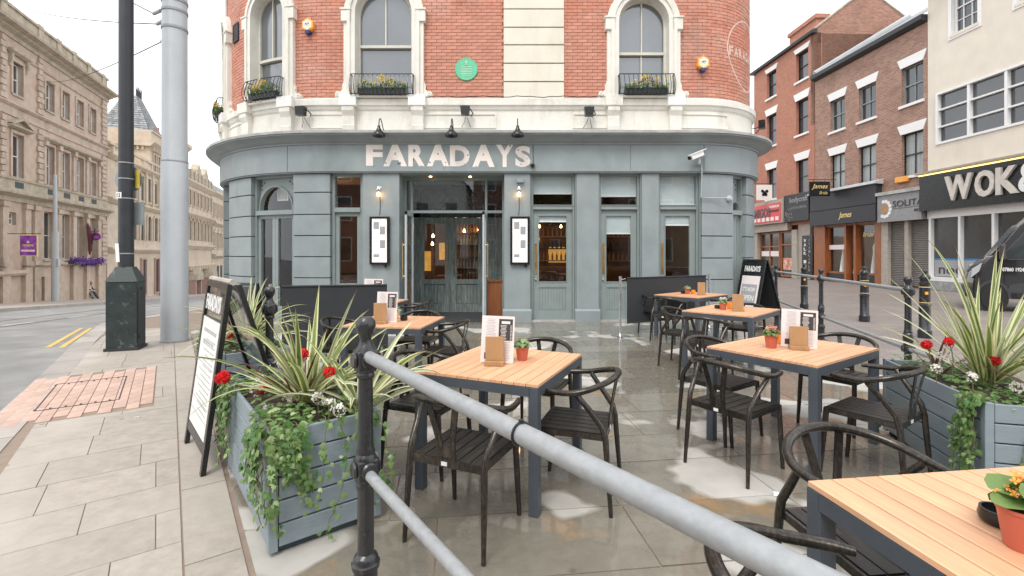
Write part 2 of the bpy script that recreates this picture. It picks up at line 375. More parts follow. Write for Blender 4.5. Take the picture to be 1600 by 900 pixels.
# ------------------------------------------------------------------ material library
M_road = mat('asphalt', (.22, .215, .205), .8, var=.14, scale=1.5, bump=.35, bscale=120, col2=(.29, .28, .265), dscale=.5)
M_slab = wetstone('pavement_stone', (.45, .40, .345), (.42, .37, .315), (.38, .32, .265), thr=.42, rough_wet=.55, sc=.7, wide=.2, rv=.07)
M_flag = wetstone('forecourt_stone', (.50, .475, .43), (.245, .22, .175), (.37, .225, .105), thr=.56, rough_wet=.14, sc=1.0, rv=.17, coat=.75)
M_joint = mat('joint_mortar', (.26, .20, .155), .9, scale=9)
M_kerb = wetstone('kerb_stone', (.42, .38, .34), (.33, .3, .27), (.3, .27, .24), thr=.4, rough_wet=.5)
M_pinkbrick = mat('pink_paver', (.52, .36, .29), .85, rnd=.12, var=.1, scale=9, dirt=(.42, .35, .3), dscale=2.5)
M_blockpave = brickmat('block_paving', (.29, .235, .21), (.22, .19, .175), (.14, .13, .12), bw=.22, rh=.11, bump=.3, dirt=(.32, .30, .28), rough=.5)
M_iron = mat('cast_iron', (.06, .06, .065), .55, metal=.6)
M_yellow = mat('yellow_line_paint', (.62, .42, .12), .8, var=.2, bump=.2)
M_whiteline = mat('white_line_paint', (.6, .6, .58), .8, var=.15)
M_grey = mat('grey_green_paint', (.265, .305, .312), .5, var=.09, scale=2.5, bump=.06, bscale=25, dirt=(.18, .205, .205), dscale=1.4)
M_greyd = mat('door_paint', (.245, .29, .285), .45, var=.06, scale=5, bump=.05)
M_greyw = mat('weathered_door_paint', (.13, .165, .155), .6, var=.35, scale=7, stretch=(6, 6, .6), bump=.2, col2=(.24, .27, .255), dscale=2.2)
M_groove = mat('dark_groove', (.05, .065, .07), .8)
M_stone = mat('painted_white_stone', (.74, .72, .65), .7, var=.05, scale=3, bump=.25, bscale=18, dirt=(.42, .39, .33), dscale=1.5)
M_cream = mat('cream_painted_brick', (.71, .67, .56), .7, var=.05, scale=2, bump=.15, dirt=(.55, .5, .4), dscale=1.2)
M_lead = mat('lead_flashing', (.42, .42, .40), .6, var=.2, scale=3, dirt=(.24, .24, .22), dscale=2)
M_brick = mat('red_brick', (.55, .225, .15), .85, rnd=.13, var=.12, scale=14, bump=.3, bscale=60, col2=(.57, .30, .225), dirt=(.33, .20, .16), dscale=.8, c2lo=.42, c2hi=.62)
M_mortar = mat('mortar', (.30, .15, .105), .95, scale=20)
M_glass = glassmat('window_glass', (.92, .94, .94), 1.8)
M_glassdark = mat('dark_reflecting_glass', (.035, .04, .045), .12, var=.3, scale=.7, bump=0, ior=1.9)
M_glassup = mat('sash_glass', (.10, .115, .125), .12, var=.25, scale=.5, bump=0, ior=2.3)
for _m in (M_glassdark, M_glassup): pass
M_white = mat('white_gloss_paint', (.78, .78, .76), .4, var=.03, bump=.03)
M_offwhite = mat('window_frame_cream', (.6, .58, .5), .5, var=.05)
M_blind = mat('roller_blind', (.62, .67, .68), .9, var=.04)
M_black = mat('black_paint', (.013, .014, .015), .28, var=.25, scale=12, bump=.05)
M_blackmatt = mat('black_fabric', (.028, .031, .035), .8, var=.12, scale=4, bump=.15, bscale=200)
M_brass = mat('brass', (.62, .42, .18), .3, metal=.9)
M_chrome = mat('chrome', (.75, .76, .78), .15, metal=1)
M_galv = mat('galvanised_steel', (.29, .30, .305), .5, metal=.3, var=.07, scale=40, bump=.08, col2=(.38, .39, .395), dscale=16, c2lo=.3, c2hi=.8)
M_ironblk = mat('black_bollard_paint', (.02, .021, .023), .3, var=.3, scale=20, bump=.25, bscale=35, coat=.3)
M_chair = mat('brushed_black_metal', (.04, .035, .031), .25, metal=.6, var=.3, scale=9, stretch=(1, 1, .35), bump=.03, bscale=120, col2=(.12, .10, .075), c2lo=.45, c2hi=.8, dscale=45)
M_seat = mat('worn_black_slat', (.034, .031, .028), .38, metal=.3, var=.4, scale=6, stretch=(30, 1.2, 3), bump=.12, bscale=8, col2=(.16, .13, .10), c2lo=.56, c2hi=.78, dscale=3)
M_teak = mat('orange_wood_slat', (.69, .38, .215), .5, rnd=.11, var=.2, scale=3, stretch=(14, .8, 1), bump=.08, bscale=10, col2=(.61, .34, .19), dscale=2.4, dirt=(.50, .33, .22))
M_tframe = mat('slate_grey_metal', (.062, .073, .088), .45, var=.08, bump=.04)
M_oak = mat('oak_block', (.44, .255, .12), .55, var=.18, scale=5, stretch=(5, 5, .8), bump=.06, col2=(.33, .18, .08), dscale=1.6)
M_paper = mat('menu_paper', (.80, .72, .70), .6, var=.02, bump=0)
M_terra = mat('coral_metal_pot', (.50, .115, .07), .38, var=.05, bump=.02)
M_orange = mat('orange_glass', (.85, .27, .02), .15, var=.05, bump=0)
M_yellowpot = mat('yellow_pot', (.75, .5, .05), .4)
M_soil = mat('soil', (.05, .035, .025), .95, var=.4, scale=30, bump=.8, bscale=50)
M_planter = mat('planter_grey_paint', (.235, .285, .315), .5, var=.07, scale=3, stretch=(1, 1, 6), bump=.12, bscale=20, dirt=(.17, .20, .215), dscale=2)
M_ivy = leafmat('ivy_leaf', (.055, .155, .035), (.22, .33, .10), rough=.35)
M_ivyp = leafmat('ivy_pale', (.20, .33, .12), (.42, .5, .26), rough=.4)
M_blade = leafmat('variegated_blade', (.20, .27, .06), (.13, .21, .07), stripe=(.66, .64, .34), edge=.27)
M_bladep = leafmat('pale_blade', (.38, .43, .22), (.30, .38, .19), stripe=(.72, .71, .48), edge=.22)
M_bladered = leafmat('bronze_blade', (.13, .045, .04), (.22, .11, .08))
M_stem = mat('stem', (.16, .14, .06), .7)
M_redfl = leafmat('red_petal', (.80, .012, .012), (.62, .006, .006))
M_whitefl = leafmat('white_petal', (.85, .82, .78), (.8, .72, .66))
M_corfl = leafmat('coral_petal', (.85, .22, .16), (.88, .42, .3))
M_orfl = leafmat('orange_petal', (.9, .34, .03), (.92, .48, .12))
M_yelfl = leafmat('yellow_petal', (.85, .62, .03), (.75, .5, .05))
M_purfl = leafmat('purple_petal', (.13, .03, .26), (.2, .07, .4))
M_plaque = mat('green_plaque_paint', (.13, .50, .29), .5, var=.08, scale=8)
M_plaqt = mat('pale_plaque_lettering', (.42, .68, .5), .6)
M_sand = mat('sandstone', (.47, .375, .295), .85, var=.12, scale=2, bump=.3, bscale=14, col2=(.45, .32, .25), dscale=.4, dirt=(.30, .235, .18), rnd=.08)
M_sandl = mat('sandstone_trim', (.47, .375, .295), .85, var=.14, scale=3, bump=.2, dirt=(.17, .145, .115), dscale=.9, rnd=.08)
M_moss = mat('mossy_stone', (.42, .36, .28), .9, var=.2, scale=3, bump=.3, col2=(.36, .32, .22), dscale=.9, dirt=(.20, .17, .13), c2lo=.5, c2hi=.7)
M_lime = mat('pale_limestone', (.54, .455, .36), .85, var=.1, scale=1.5, bump=.2, col2=(.52, .42, .31), dscale=.4, dirt=(.36, .30, .23))
M_pinkst = mat('pink_stone', (.42, .28, .24), .8, var=.1)
M_slate = mat('roof_slate', (.25, .255, .26), .7, rnd=.4, var=.25, scale=6, bump=.4, bscale=9, col2=(.3, .31, .31), dscale=3)
M_purple = mat('purple_paint', (.12, .035, .24), .45)
M_purpsign = mat('purple_banner', (.22, .045, .36), .6, var=.35, scale=3, col2=(.42, .1, .48), dscale=1.5)
M_maroon = mat('maroon_fabric', (.10, .015, .025), .8)
M_gold = mat('gold_lettering', (.75, .58, .25), .4)
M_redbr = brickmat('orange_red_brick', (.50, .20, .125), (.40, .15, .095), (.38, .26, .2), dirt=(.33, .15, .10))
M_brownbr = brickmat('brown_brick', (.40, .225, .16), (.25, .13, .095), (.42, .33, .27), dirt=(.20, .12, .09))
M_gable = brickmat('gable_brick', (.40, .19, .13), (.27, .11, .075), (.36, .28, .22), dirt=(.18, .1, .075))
M_render = mat('cream_render', (.72, .66, .56), .8, var=.04, scale=2, bump=.08, dirt=(.60, .54, .45), dscale=.6)
M_gutter = mat('black_gutter', (.02, .022, .025), .5)
M_redsign = mat('red_sign', (.62, .05, .055), .4)
M_blksign = mat('black_fascia', (.025, .027, .033), .5, var=.2, scale=2, stretch=(8, 8, .5))
M_greysign = mat('grey_fascia', (.27, .275, .28), .5)
M_silver = mat('silver_letters', (.60, .56, .50), .4, metal=.1)
M_woodred = mat('varnished_wood', (.30, .10, .035), .4, var=.25, scale=4, stretch=(6, 6, .6))
M_shut = mat('shutter_steel', (.22, .205, .19), .5, metal=.3, var=.1)
M_beige = mat('beige_stall', (.40, .36, .31), .8)
M_skin = mat('skin', (.55, .33, .24), .55)
M_hair = mat('grey_hair', (.5, .47, .43), .8)
M_jacket = mat('dark_jacket', (.03, .032, .042), .8)
M_trouser = mat('trousers', (.2, .18, .17), .8)
M_van = mat('black_van_paint', (.012, .012, .013), .15, var=.05, bump=0, coat=1)
M_plastic = mat('dark_grey_plastic', (.045, .046, .05), .55)
M_rubber = mat('tyre_rubber', (.018, .018, .018), .8)
M_lampgl = mat('lit_bulb', (1, .7, .4), .3, bump=0, emit=(1, .55, .22), estr=14)
M_lampled = mat('led_strip', (1, .85, .4), .3, bump=0, emit=(1, .78, .25), estr=1.5)
M_menulit = mat('backlit_menu', (.85, .82, .78), .6, bump=0, emit=(1, .93, .85), estr=.28)
M_gprint = mat('grey_print', (.36, .36, .37), .7, var=.25, scale=60)
M_dprint = mat('dark_print', (.05, .045, .045), .7, var=.2, scale=60)
M_wallin = mat('interior_wall', (.17, .10, .065), .8, var=.3, scale=2)
M_woodin = mat('interior_wood', (.20, .09, .04), .5, var=.3, scale=3)
M_amber = mat('amber_wall_glow', (.6, .32, .08), .5, bump=0, var=.5, scale=5, emit=(1, .5, .1), estr=.35)  # emissive amber standing in for the warm glow on the room wall
M_alarm = mat('alarm_housing', (.85, .68, .45), .4, bump=0)
M_alarmo = mat('alarm_orange', (.85, .38, .06), .4, bump=0)
M_blue = mat('dark_blue_plastic', (.02, .04, .15), .3)
M_blueband = mat('blue_band', (.03, .22, .5), .4)
M_polegr = mat('light_grey_pole_paint', (.44, .465, .48), .45, var=.05, scale=3, bump=.02, dirt=(.36, .38, .39), dscale=2)
M_poledk = mat('dark_grey_pole_paint', (.028, .031, .036), .5, var=.2)
M_boxdk = mat('scuffed_black_box', (.022, .033, .032), .5, var=.3, scale=5, bump=.15, col2=(.25, .28, .28), c2lo=.58, c2hi=.8, dscale=4.5)
M_signgr = mat('grey_sign_back', (.30, .34, .34), .5)
M_signye = mat('yellow_sign', (.62, .47, .08), .5)
M_acryl = glassmat('clear_sheet', (.75, .75, .74), 1.6, .05)

# ================================================================== GROUND
def sheet(name, m, xs, ys, xf, zf, kind='structure', uvm=None):
    vs = []; fs = []; uvs = []
    for y in ys:
        for k in range(xs+1):
            x = xf(k/xs, y); vs.append((x, y, zf(x, y)))
    for j in range(len(ys)-1):
        for k in range(xs):
            a = j*(xs+1)+k; f = (a, a+1, a+xs+2, a+xs+1); fs.append(f)
            uvs.append([uvm(vs[i][0], vs[i][1]) if uvm else (vs[i][0], vs[i][1]) for i in f])
    b = MB(); b.add(vs, fs, .5, uvs); return b.build(name, m, kind=kind)
ys_all = [-60, -30, -15, -8, -4, 0, 1, 2, 3, 4, 4.49, 5, 5.52, 6, 7.25, 8, 9, 10, 11, 12.2, 13.5, 15, 18, 22, 28, 36, 46, 60, 80, 110, 150, 220]
def road_x(t, y):
    L = [-300, -150, -80, -50, -35, -25, -18, -12, -8.2, -5.2, 0, 20, 60, 150, 300]; i = min(int(t*14+1e-6), 13); f = t*14-i
    return L[i]+(L[i+1]-L[i])*f
sheet('road', M_road, 14, ys_all, road_x, lambda x, y: gz(x, y)-.12)
RX = lambda y: 4.62+.322*(y-5.4)
XL = [0, .03, .08, .16, .3, .45, .6, .8, 1]
def pav_x(t, y): i = min(int(t*8+1e-6), 7); f = t*8-i; s = XL[i]+(XL[i+1]-XL[i])*f; a = kerbX(y)+.28; b = max(RX(y), a+2); return a+(b-a)*s
sheet('pavement', M_joint, 8, [y for y in ys_all if y <= 60], pav_x, lambda x, y: gz(x, y)-.006)
sheet('street_paving', M_blockpave, 6, [y for y in ys_all if y <= 60], lambda t, y: max(RX(y), kerbX(y)+2.3)+t*45, lambda x, y: -.012, uvm=lambda x, y: (x*.95-y*.3, y*.95+x*.3))
PAVE = bpy.data.objects['pavement']
# our side kerb stones
ks = thing('kerb', (0, 0, 0), None, None); ks['kind'] = 'structure'
y = 1.6; path = []
while y < 40: path.append((kerbX(y), y)); y += .012
acc = 0; cur = [path[0]]
for a, b in zip(path, path[1:]):
    acc += sqrt((a[0]-b[0])**2+(a[1]-b[1])**2)
    if acc > .86 and b[1] < 26:
        p, q = V(cur[0]), V(b); d = (q-p).normalized(); n = V((d.y, -d.x)); p = p+d*.006; q = q-d*.006
        poly = [p, q, q+n*.28, p+n*.28]
        MB().prism(poly, lambda x, y: gz(x, y)-.14, lambda x, y: gz(x, y)+.002).build('kerb_stone', M_kerb, ks)
        cur = [b]; acc = 0
# flag stones
def stones(root, m, origin, ang, rows, rowd, lens, clips, name, skip=None, dz=0, seed=1, gap=.0045):
    rnd = random.Random(seed); d = V((cos(ang), sin(ang))); e = V((-sin(ang), cos(ang))); n = 0; v = 0
    for i in range(rows):
        w = rowd*rnd.choice((.85, 1, 1, 1.15)); u = -14-rnd.random()
        while u < 14:
            l = rnd.uniform(*lens)
            P = [V(origin)+d*(u+gap)+e*(v+gap), V(origin)+d*(u+l-gap)+e*(v+gap), V(origin)+d*(u+l-gap)+e*(v+w-gap), V(origin)+d*(u+gap)+e*(v+w-gap)]
            u += l; poly = [(p.x, p.y) for p in P]
            for c in clips:
                poly = clip(poly, *c)
                if len(poly) < 3: break
            if len(poly) < 3: continue
            cx = sum(p[0] for p in poly)/len(poly); cy = sum(p[1] for p in poly)/len(poly)
            ar = abs(sum(poly[k][0]*poly[(k+1) % len(poly)][1]-poly[(k+1) % len(poly)][0]*poly[k][1] for k in range(len(poly))))/2
            if ar < .012 or (skip and skip(cx, cy)): continue
            t = rnd.uniform(-.0015, .0015)+dz; tx = rnd.uniform(-.002, .002)
            MB().prism(poly, lambda x, y: gz(x, y)-.03, lambda x, y: gz(x, y)+t+tx*(x-cx)).build(name, m, root); n += 1
        v += w
    return n
# boundary line between public pavement and forecourt: through B0 along BD
B0 = V((-1.25, 2.256)); BD = V((-.585, .811)).normalized(); BN = V((BD.y, -BD.x))      # BN points to the forecourt
cB = BN.dot(B0)
fore = thing('forecourt', (0, 0, 0), None, None); fore['kind'] = 'structure'
nf = stones(fore, M_flag, (0, -1.2), radians(7), 34, .56, (.75, 1.35),
       [(-BN.x, -BN.y, -cB-.02), (1, -.322, 4.62-.322*5.4-.05), (0, -1, -.55), (0, 1, 10.42), (-1.05, -1, 3.4), (1.05, -1, 7.4)], 'paving_stone', seed=5)
# brick patch round the inspection cover
PD = V((.59, -.81)); PN = V((-.81, -.59)); PO = V((-4.76, 6.34))
def inpatch(x, y):
    q = V((x, y))-PO; return -.02 < q.dot(PD) < 2.08 and -.02 < q.dot(PN) < 1.17
pv = thing('left_pavement', (0, 0, 0), None, None); pv['kind'] = 'structure'
def patchclip(poly): return poly
kd = V((-.707, 1)).normalized()
# slabs are laid course by course; near the patch they are cut by its four sides
def stones_cut():
    rnd = random.Random(11); ang = atan2(.6, .8); d = V((cos(ang), sin(ang))); e = V((-sin(ang), cos(ang))); n = 0; v = 0
    O = V((-1.25, 2.256))-e*1.4
    for i in range(26):
        w = rnd.choice((.40, .46, .54)); u = -9-rnd.random()
        while u < 1.5:
            l = rnd.uniform(.5, .85); g = .0028
            P = [O+d*(u+g)+e*(v+g), O+d*(u+l-g)+e*(v+g), O+d*(u+l-g)+e*(v+w-g), O+d*(u+g)+e*(v+w-g)]; u += l
            base = [(p.x, p.y) for p in P]
            base = clip(base, BN.x, BN.y, cB-.26)
            # kerb side, two straight runs
            for (yy, xx, sl) in ((4.49, -4.86, .707), (7.25, -6.84, .7596)):
                if len(base) >= 3: base = clip(base, -1, -sl, -(xx+.30+sl*yy))
            if len(base) < 3: continue
            cx = sum(p[0] for p in base)/len(base); cy = sum(p[1] for p in base)/len(base)
            if cy < 1.0 or cy > 13 or cx < -11: continue
            a0, a1, b0, b1 = 0, 2.06, 0, 1.15; pd = PD.dot(PO); pn = PN.dot(PO)
            pieces = [clip(base, PD.x, PD.y, pd+a0-.01), clip(base, -PD.x, -PD.y, -(pd+a1+.01))]
            mid = clip(base, -PD.x, -PD.y, -(pd+a0-.01)); mid = clip(mid, PD.x, PD.y, pd+a1+.01) if len(mid) > 2 else []
            if len(mid) > 2: pieces += [clip(mid, PN.x, PN.y, pn+b0-.01), clip(mid, -PN.x, -PN.y, -(pn+b1+.01))]
            for poly in pieces:
                if len(poly) < 3: continue
                ar = abs(sum(poly[k][0]*poly[(k+1) % len(poly)][1]-poly[(k+1) % len(poly)][0]*poly[k][1] for k in range(len(poly))))/2
                if ar < .006: continue
                t = rnd.uniform(-.001, .001)
                MB().prism(poly, lambda x, y: gz(x, y)-.03, lambda x, y: gz(x, y)+t).build('paving_slab', M_slab, pv); n += 1
        v += w
    # long edging stones beside the forecourt
    s = -1.6
    while s < 9:
        l = rnd.uniform(.8, 1.1); p = B0+BD*(s+.004)-BN*.25; q = B0+BD*(s+l-.004)-BN*.25
        MB().prism([p, q, q+BN*.24, p+BN*.24], lambda x, y: gz(x, y)-.03, lambda x, y: gz(x, y)+.001).build('edging_stone', M_slab, pv); s += l
stones_cut()
# pink pavers
pk = thing('brick_patch', (PO.x, PO.y, 0), None, None); pk['kind'] = 'structure'
# frame of the cover inside
fr0, fr1, fn0, fn1 = .45, 1.6, .28, .90
bw, bh = .215, .105; cnt = 0
i = 0
stf = MB()
pavemesh = MB().box((0, 0, -.012), (bw-.007, bh-.007, .03), r=.0).mesh('paver', M_pinkbrick)
pang = atan2(PD.y, PD.x)
j = 0; vv = 0
while vv < 1.12:
    u = -(j % 2)*.1075
    while u < 2.05:
        cu, cv = u+bw/2, vv+bh/2; u += bw
        if cu-bw/2 < -.03 or cu+bw/2 > 2.1: continue
        near = abs(cu-fr0) < .06 or abs(cu-fr1) < .06
        if (abs(cv-fn0) < .03 or abs(cv-fn1) < .03) and fr0 < cu < fr1: pass
        p = PD*cu+PN*cv; inst('paver', pavemesh, pk, (p.x, p.y, 0), (0, 0, pang)); cnt += 1
    vv += bh; j += 1
cf = MB()
for (a, b, c, d) in ((fr0, fr1, fn0, fn0+.010), (fr0, fr1, fn1, fn1+.010), (fr0, fr0+.010, fn0, fn1), (fr1, fr1+.010, fn0, fn1)):
    P = [PD*a+PN*c, PD*b+PN*c, PD*b+PN*d, PD*a+PN*d]; cf.prism([(p.x, p.y) for p in P], -.01, .0068)
for k in range(6):
    for s in (fr0+.05, fr1-.03):
        P = PD*s+PN*(fn0+.08+k*.11); cf.box((P.x, P.y, .004), (.035, .014, .006), pang)
cf.build('cover_frame', M_iron, pk)
# road markings
rm = thing('road_markings', (0, 0, 0), None, None); rm['kind'] = 'structure'
def strip(p, q, w, m, name):
    p, q = V(p), V(q); d = (q-p).normalized(); n = V((-d.y, d.x))*w/2; N = 6; b = MB(); vs = []
    for k in range(N+1):
        c = p+(q-p)*k/N
        for s in (-1, 1): vs.append((c.x+n.x*s, c.y+n.y*s, gz(c.x+n.x*s, c.y+n.y*s)-.115))
    b.add(vs, [(2*k, 2*k+1, 2*k+3, 2*k+2) for k in range(N)]); b.build(name, m, rm)
for off in (.0, .24):
    strip((-7.9-off, 8.3), (-10.85-off, 12.2), .08, M_yellow, 'yellow_line')
for k in range(9):
    y0 = 6.2+k*3.4; strip((kerbX(y0)-2.9-.1*k, y0), (kerbX(y0+1.4)-2.9-.1*k, y0+1.4), .1, M_whiteline, 'lane_dash')
# tram rails set in the far lane
for off in (5.2, 6.6): strip((kerbX(4)-off, 4), (kerbX(45)-off, 45), .06, M_iron, 'tram_rail')
# small litter and gum marks
MB().box((-3.43, 4.33, .006), (.045, .02, .012), .6).build('cigarette_end', M_offwhite, None, label='tiny crumpled scrap of litter lying on the pale pavement near the pink brick patch', cat='litter')
lt = MB(); lt.add([(1.62, 2.93, .004), (1.70, 2.90, .012), (1.72, 2.94, .005), (1.64, 2.97, .014)], [(0, 1, 2, 3)]); lt.build('litter_scrap', M_white, None, label='small white and purple paper scrap on the wet stones beside a chair leg', cat='litter')
M_faded = mat('faded_white_paint', (.64, .46, .38), .8, var=.2, scale=8)
M_letters = mat('worn_letter_paint', (.84, .78, .72), .7, var=.03, scale=5, col2=(.82, .71, .64), dscale=3, bump=.05)
# ================================================================== THE PUB
F = PubPath(); UL, UR = -21.0, 19.0
pub = thing('pub_building', (0, 10.5, 0), 'red brick corner pub with rounded grey shopfront and white arched window surrounds', 'building')
def B(mb, name, m, parent=None, **k): return mb.build(name, m, parent if parent is not None else pub, world=True, **k)
Zf, Zc, Zb = 3.32, 3.95, 4.97
def rectframe(mb, F, u0, u1, z0, z1, t, n0, n1, tb=None):
    tb = tb or t
    fbox(mb, F, u0, u0+t, z0, z1, n0, n1); fbox(mb, F, u1-t, u1, z0, z1, n0, n1)
    fbox(mb, F, u0+t, u1-t, z1-t, z1, n0, n1); fbox(mb, F, u0+t, u1-t, z0, z0+tb, n0, n1); return mb
# -- upper brick wall with real bricks
WIN = [(-5.66, .5, 4.95, 6.96, 6.0), (-2.85, .63, 4.98, 6.85, 6.18), (2.925, .555, 4.98, 6.67, 6.02), (-8.15, .44, 4.95, 6.96, 6.0)]
QU = (-.186, 1.16)
def hole(u, z):
    for c, hw, z0, zs, zr in WIN:
        w = hw+.1
        if abs(u-c) < w and z < zs: return True
        if z >= zs and (u-c)**2+(z-zs)**2 < w*w: return True
    return False
def holeint(z):
    r = []
    for c, hw, z0, zs, zr in WIN:
        w = hw+.1
        if z < zs: r.append((c-w, c+w))
        elif z-zs < w: q = sqrt(w*w-(z-zs)**2); r.append((c-q, c+q))
    return r
back = MB(); stuffb = MB(); cand = []
rh = .075; z = Zb-.01; row = 0; BU0, BU1 = -9.6, 7.3
while z < 8.25:
    cuts = sorted(holeint(z+rh/2)+[QU]); iv = []; c = BU0
    for a, b in cuts:
        if a > c: iv.append((c, a))
        c = max(c, b)
    iv.append((c, BU1))
    for a, b in iv:
        fbox(back, F, a, b, z, z+rh, -.36, -.112, .5)
        u = math.floor((a-(row % 2)*.1125)/.225)*.225+(row % 2)*.1125
        while u < b:
            s, e = max(u, a)+.004, min(u+.225, b)-.005
            if e-s > .03:
                full = e-s > .2
                if full and abs((s+e)/2) < 3.95 and -4.0 < s: cand.append(((s+e)/2, z+rh/2))
                else: fbox(stuffb, F, s, e, z+.005, z+rh-.005, -.12, -.1+random.uniform(-.002, .002))
            u += .225
    z += rh; row += 1
B(back, 'wall_core', M_mortar)
cand.sort(key=lambda p: p[0]**2+(p[1]-1.5)**2*1.0)
bm_ = MB().box((0, 0, 0), (.215, .024, .065), r=0.0).mesh('brick', M_brick)
for u, zz in cand[:300]:
    p = F.P(u, -.11+random.uniform(-.002, .002), zz)-V((0, 10.5, 0)); inst('brick', bm_, pub, p)
for u, zz in cand[300:]: fbox(stuffb, F, u-.1075, u+.1075, zz-.0325, zz+.0325, -.12, -.1+random.uniform(-.002, .002))
B(stuffb, 'brick', M_brick, kind='stuff')
M_redtex = brickmat('red_brick_wall', (.46, .15, .09), (.36, .12, .08), (.32, .22, .18), dirt=(.28, .12, .08))
w = MB(); fbox(w, F, UL, BU0, Zb, 9, -.36, -.1); fbox(w, F, BU1, UR, Zb, 9, -.36, -.1); fbox(w, F, BU0, BU1, z, 9, -.36, -.1); B(w, 'flank_wall', M_redtex)
w = MB(); fbox(w, F, UL, UR, 9, 9.25, -.45, .15); fbox(w, F, UL, UR, 9.25, 9.45, -.45, .28); B(w, 'parapet', M_stone)
pts = [F.P(u, -.3, 0) for u in F.segs(UL, UR)]
w = MB(); w.prism([(p.x, p.y) for p in pts], 8.9, 9.0); B(w, 'roof', M_lead)
w = MB(); a, b = F.P(UL, -.1, 0), F.P(UR, -.1, 0); w.prism([(a.x, a.y), (b.x, b.y), (b.x, b.y+.3), (a.x, a.y+.3)], -1, 9); B(w, 'rear_wall', M_redtex)
# -- painted quoin pilaster
q = [Zb-.01, 5.34, 5.75, 6.16, 6.55, 6.96, 7.36, 7.76, 8.16, 8.56, 9]
core = MB(); fbox(core, F, QU[0]+.01, QU[1]-.01, Zb-.01, 9, -.3, -.085); B(core, 'pilaster_core', M_groove)
for a, b in zip(q, q[1:]):
    w = MB(); fbox(w, F, QU[0], QU[1], a+.012, b-.012, -.2, -.045+random.uniform(-.003, .003)); o = B(w, 'quoin_block', M_cream); bevel(o, .008)
# -- white stone band
w = MB(); fprof(w, F, UL, UR, [(-.4, 4.1), (-.05, 4.1), (-.05, 4.68), (-.02, 4.72), (-.0, 4.78), (.03, 4.80), (.03, 4.93), (-.02, 4.965), (-.4, 4.965)]); B(w, 'stone_band', M_stone)
for a, b in ((-4.5, -3.75), (-2.0, -.35), (1.35, 2.15), (3.75, 4.9), (-7.4, -6.4)):
    w = MB(); rectframe(w, F, a, b, 4.30, 4.63, .03, -.06, -.03); B(w, 'band_panel', M_stone)
# broken cable along the band
w = MB(); w.tube([F.P(u, .045, 4.975+.012*sin(u*7)+.008*sin(u*17)) for u in [-2+.15*i for i in range(40)]], .009, 5); B(w, 'cable', M_iron)
# -- fascia and cornice
w = MB(); fprof(w, F, UL, UR, [(-.5, Zf), (.08, Zf), (.08, 3.90), (.05, 3.90), (.05, Zc+.15), (-.5, Zc+.15)]); B(w, 'fascia', M_grey)
w = MB(); fprof(w, F, UL, UR, [(.0, 3.905), (.10, 3.905), (.105, 3.94), (.15, 3.955), (.19, 3.99), (.26, 4.03), (.335, 4.06), (.36, 4.065), (.365, 4.09), (.33, 4.10), (0, 4.12)]); B(w, 'cornice', M_grey, smooth=True)
w = MB(); fprof(w, F, UL, UR, [(-.06, 4.11), (.31, 4.105), (.385, 4.095), (.39, 4.15), (.30, 4.17), (-.06, 4.24)]); B(w, 'lead_flashing', M_lead)
w = MB(); fbox(w, F, UL, UR, Zf-.028, Zf-.003, -.5, .055); B(w, 'fascia_bead', M_grey)
w = MB()
for u in (-4.98, -1.5, 4.22, 2.6): fbox(w, F, u, u+.006, Zf+.02, 3.9, .078, .0835)
B(w, 'fascia_joint', M_groove)
# -- lettering (flat paint, worn)
for ch, x0, x1, y0, y1 in (('F', 572, 598, 226, 259), ('A', 599, 636, 223, 260), ('R', 638, 664, 225, 260), ('A', 667, 702, 223, 260), ('D', 703, 734, 227, 260), ('A', 738, 773, 224, 261), ('Y', 775, 802, 226, 261), ('S', 805, 829, 228, 261)):
    Yf = 10.5-.08; X0, X1 = (x0-800)*Yf/740, (x1-800)*Yf/740; Z0, Z1 = 1.5+(397-y1)*Yf/740, 1.5+(397-y0)*Yf/740
    text('letter', ch, M_letters if 'M_letters' in globals() else M_paper, pub, ((X0+X1)/2, Yf-.001, (Z0+Z1)/2), (pi/2, 0, 0), X1-X0, Z1-Z0, depth=.003, bold=.045, world=True)
rnd = random.Random(3); w = MB()
for k in range(60):
    X = rnd.uniform(-3.2, .4); Z = rnd.choice((rnd.uniform(3.42, 3.55), rnd.uniform(3.42, 3.92))); n = rnd.randint(4, 7); R = rnd.uniform(.008, .034)
    fpoly(w, F, [(X+R*rnd.uniform(.4, 1.3)*cos(2*pi*i/n), Z+R*rnd.uniform(.3, 1)*sin(2*pi*i/n)) for i in range(n)], .0805, .0855, .5)
B(w, 'worn_patch', M_grey, kind='stuff')
# -- pilasters
def pil(u0, u1, rust=None, plinth=True, dk=None):
    w = MB(); fbox(w, F, u0, u1, -.7, Zf-.03, -.32, -.022 if rust else 0); o = B(w, 'pilaster', M_groove if rust else M_grey)
    if rust:
        zs = [-.7]+rust+[Zf-.03]
        for a, b in zip(zs, zs[1:]):
            c = MB(); fbox(c, F, u0-.012, u1+.012, a+.011, b-.011, -.20, 0); bevel(B(c, 'rusticated_block', M_grey, o), .007)
    if plinth:
        c = MB(); fprof(c, F, u0-.03, u1+.03, [(-.1, -.7), (.05, -.7), (.05, .24), (.0, .28), (-.1, .28)]); B(c, 'plinth', M_grey)
    return o
RZ = [.50, .97, 1.44, 1.91, 2.38, 2.87]
pil(-7.28, -6.16, RZ); pil(-4.88, -4.05, RZ); pil(-3.31, -2.5); pil(-.17, .40); pil(1.43, 1.92); pil(2.88, 3.25); pil(4.22, 5.01, [.45, .93, 1.41, 1.9, 2.41], False); pil(5.55, 6.35, [.45, .93, 1.41, 1.9, 2.41, 2.87], False); pil(-9.0, -8.2, RZ)
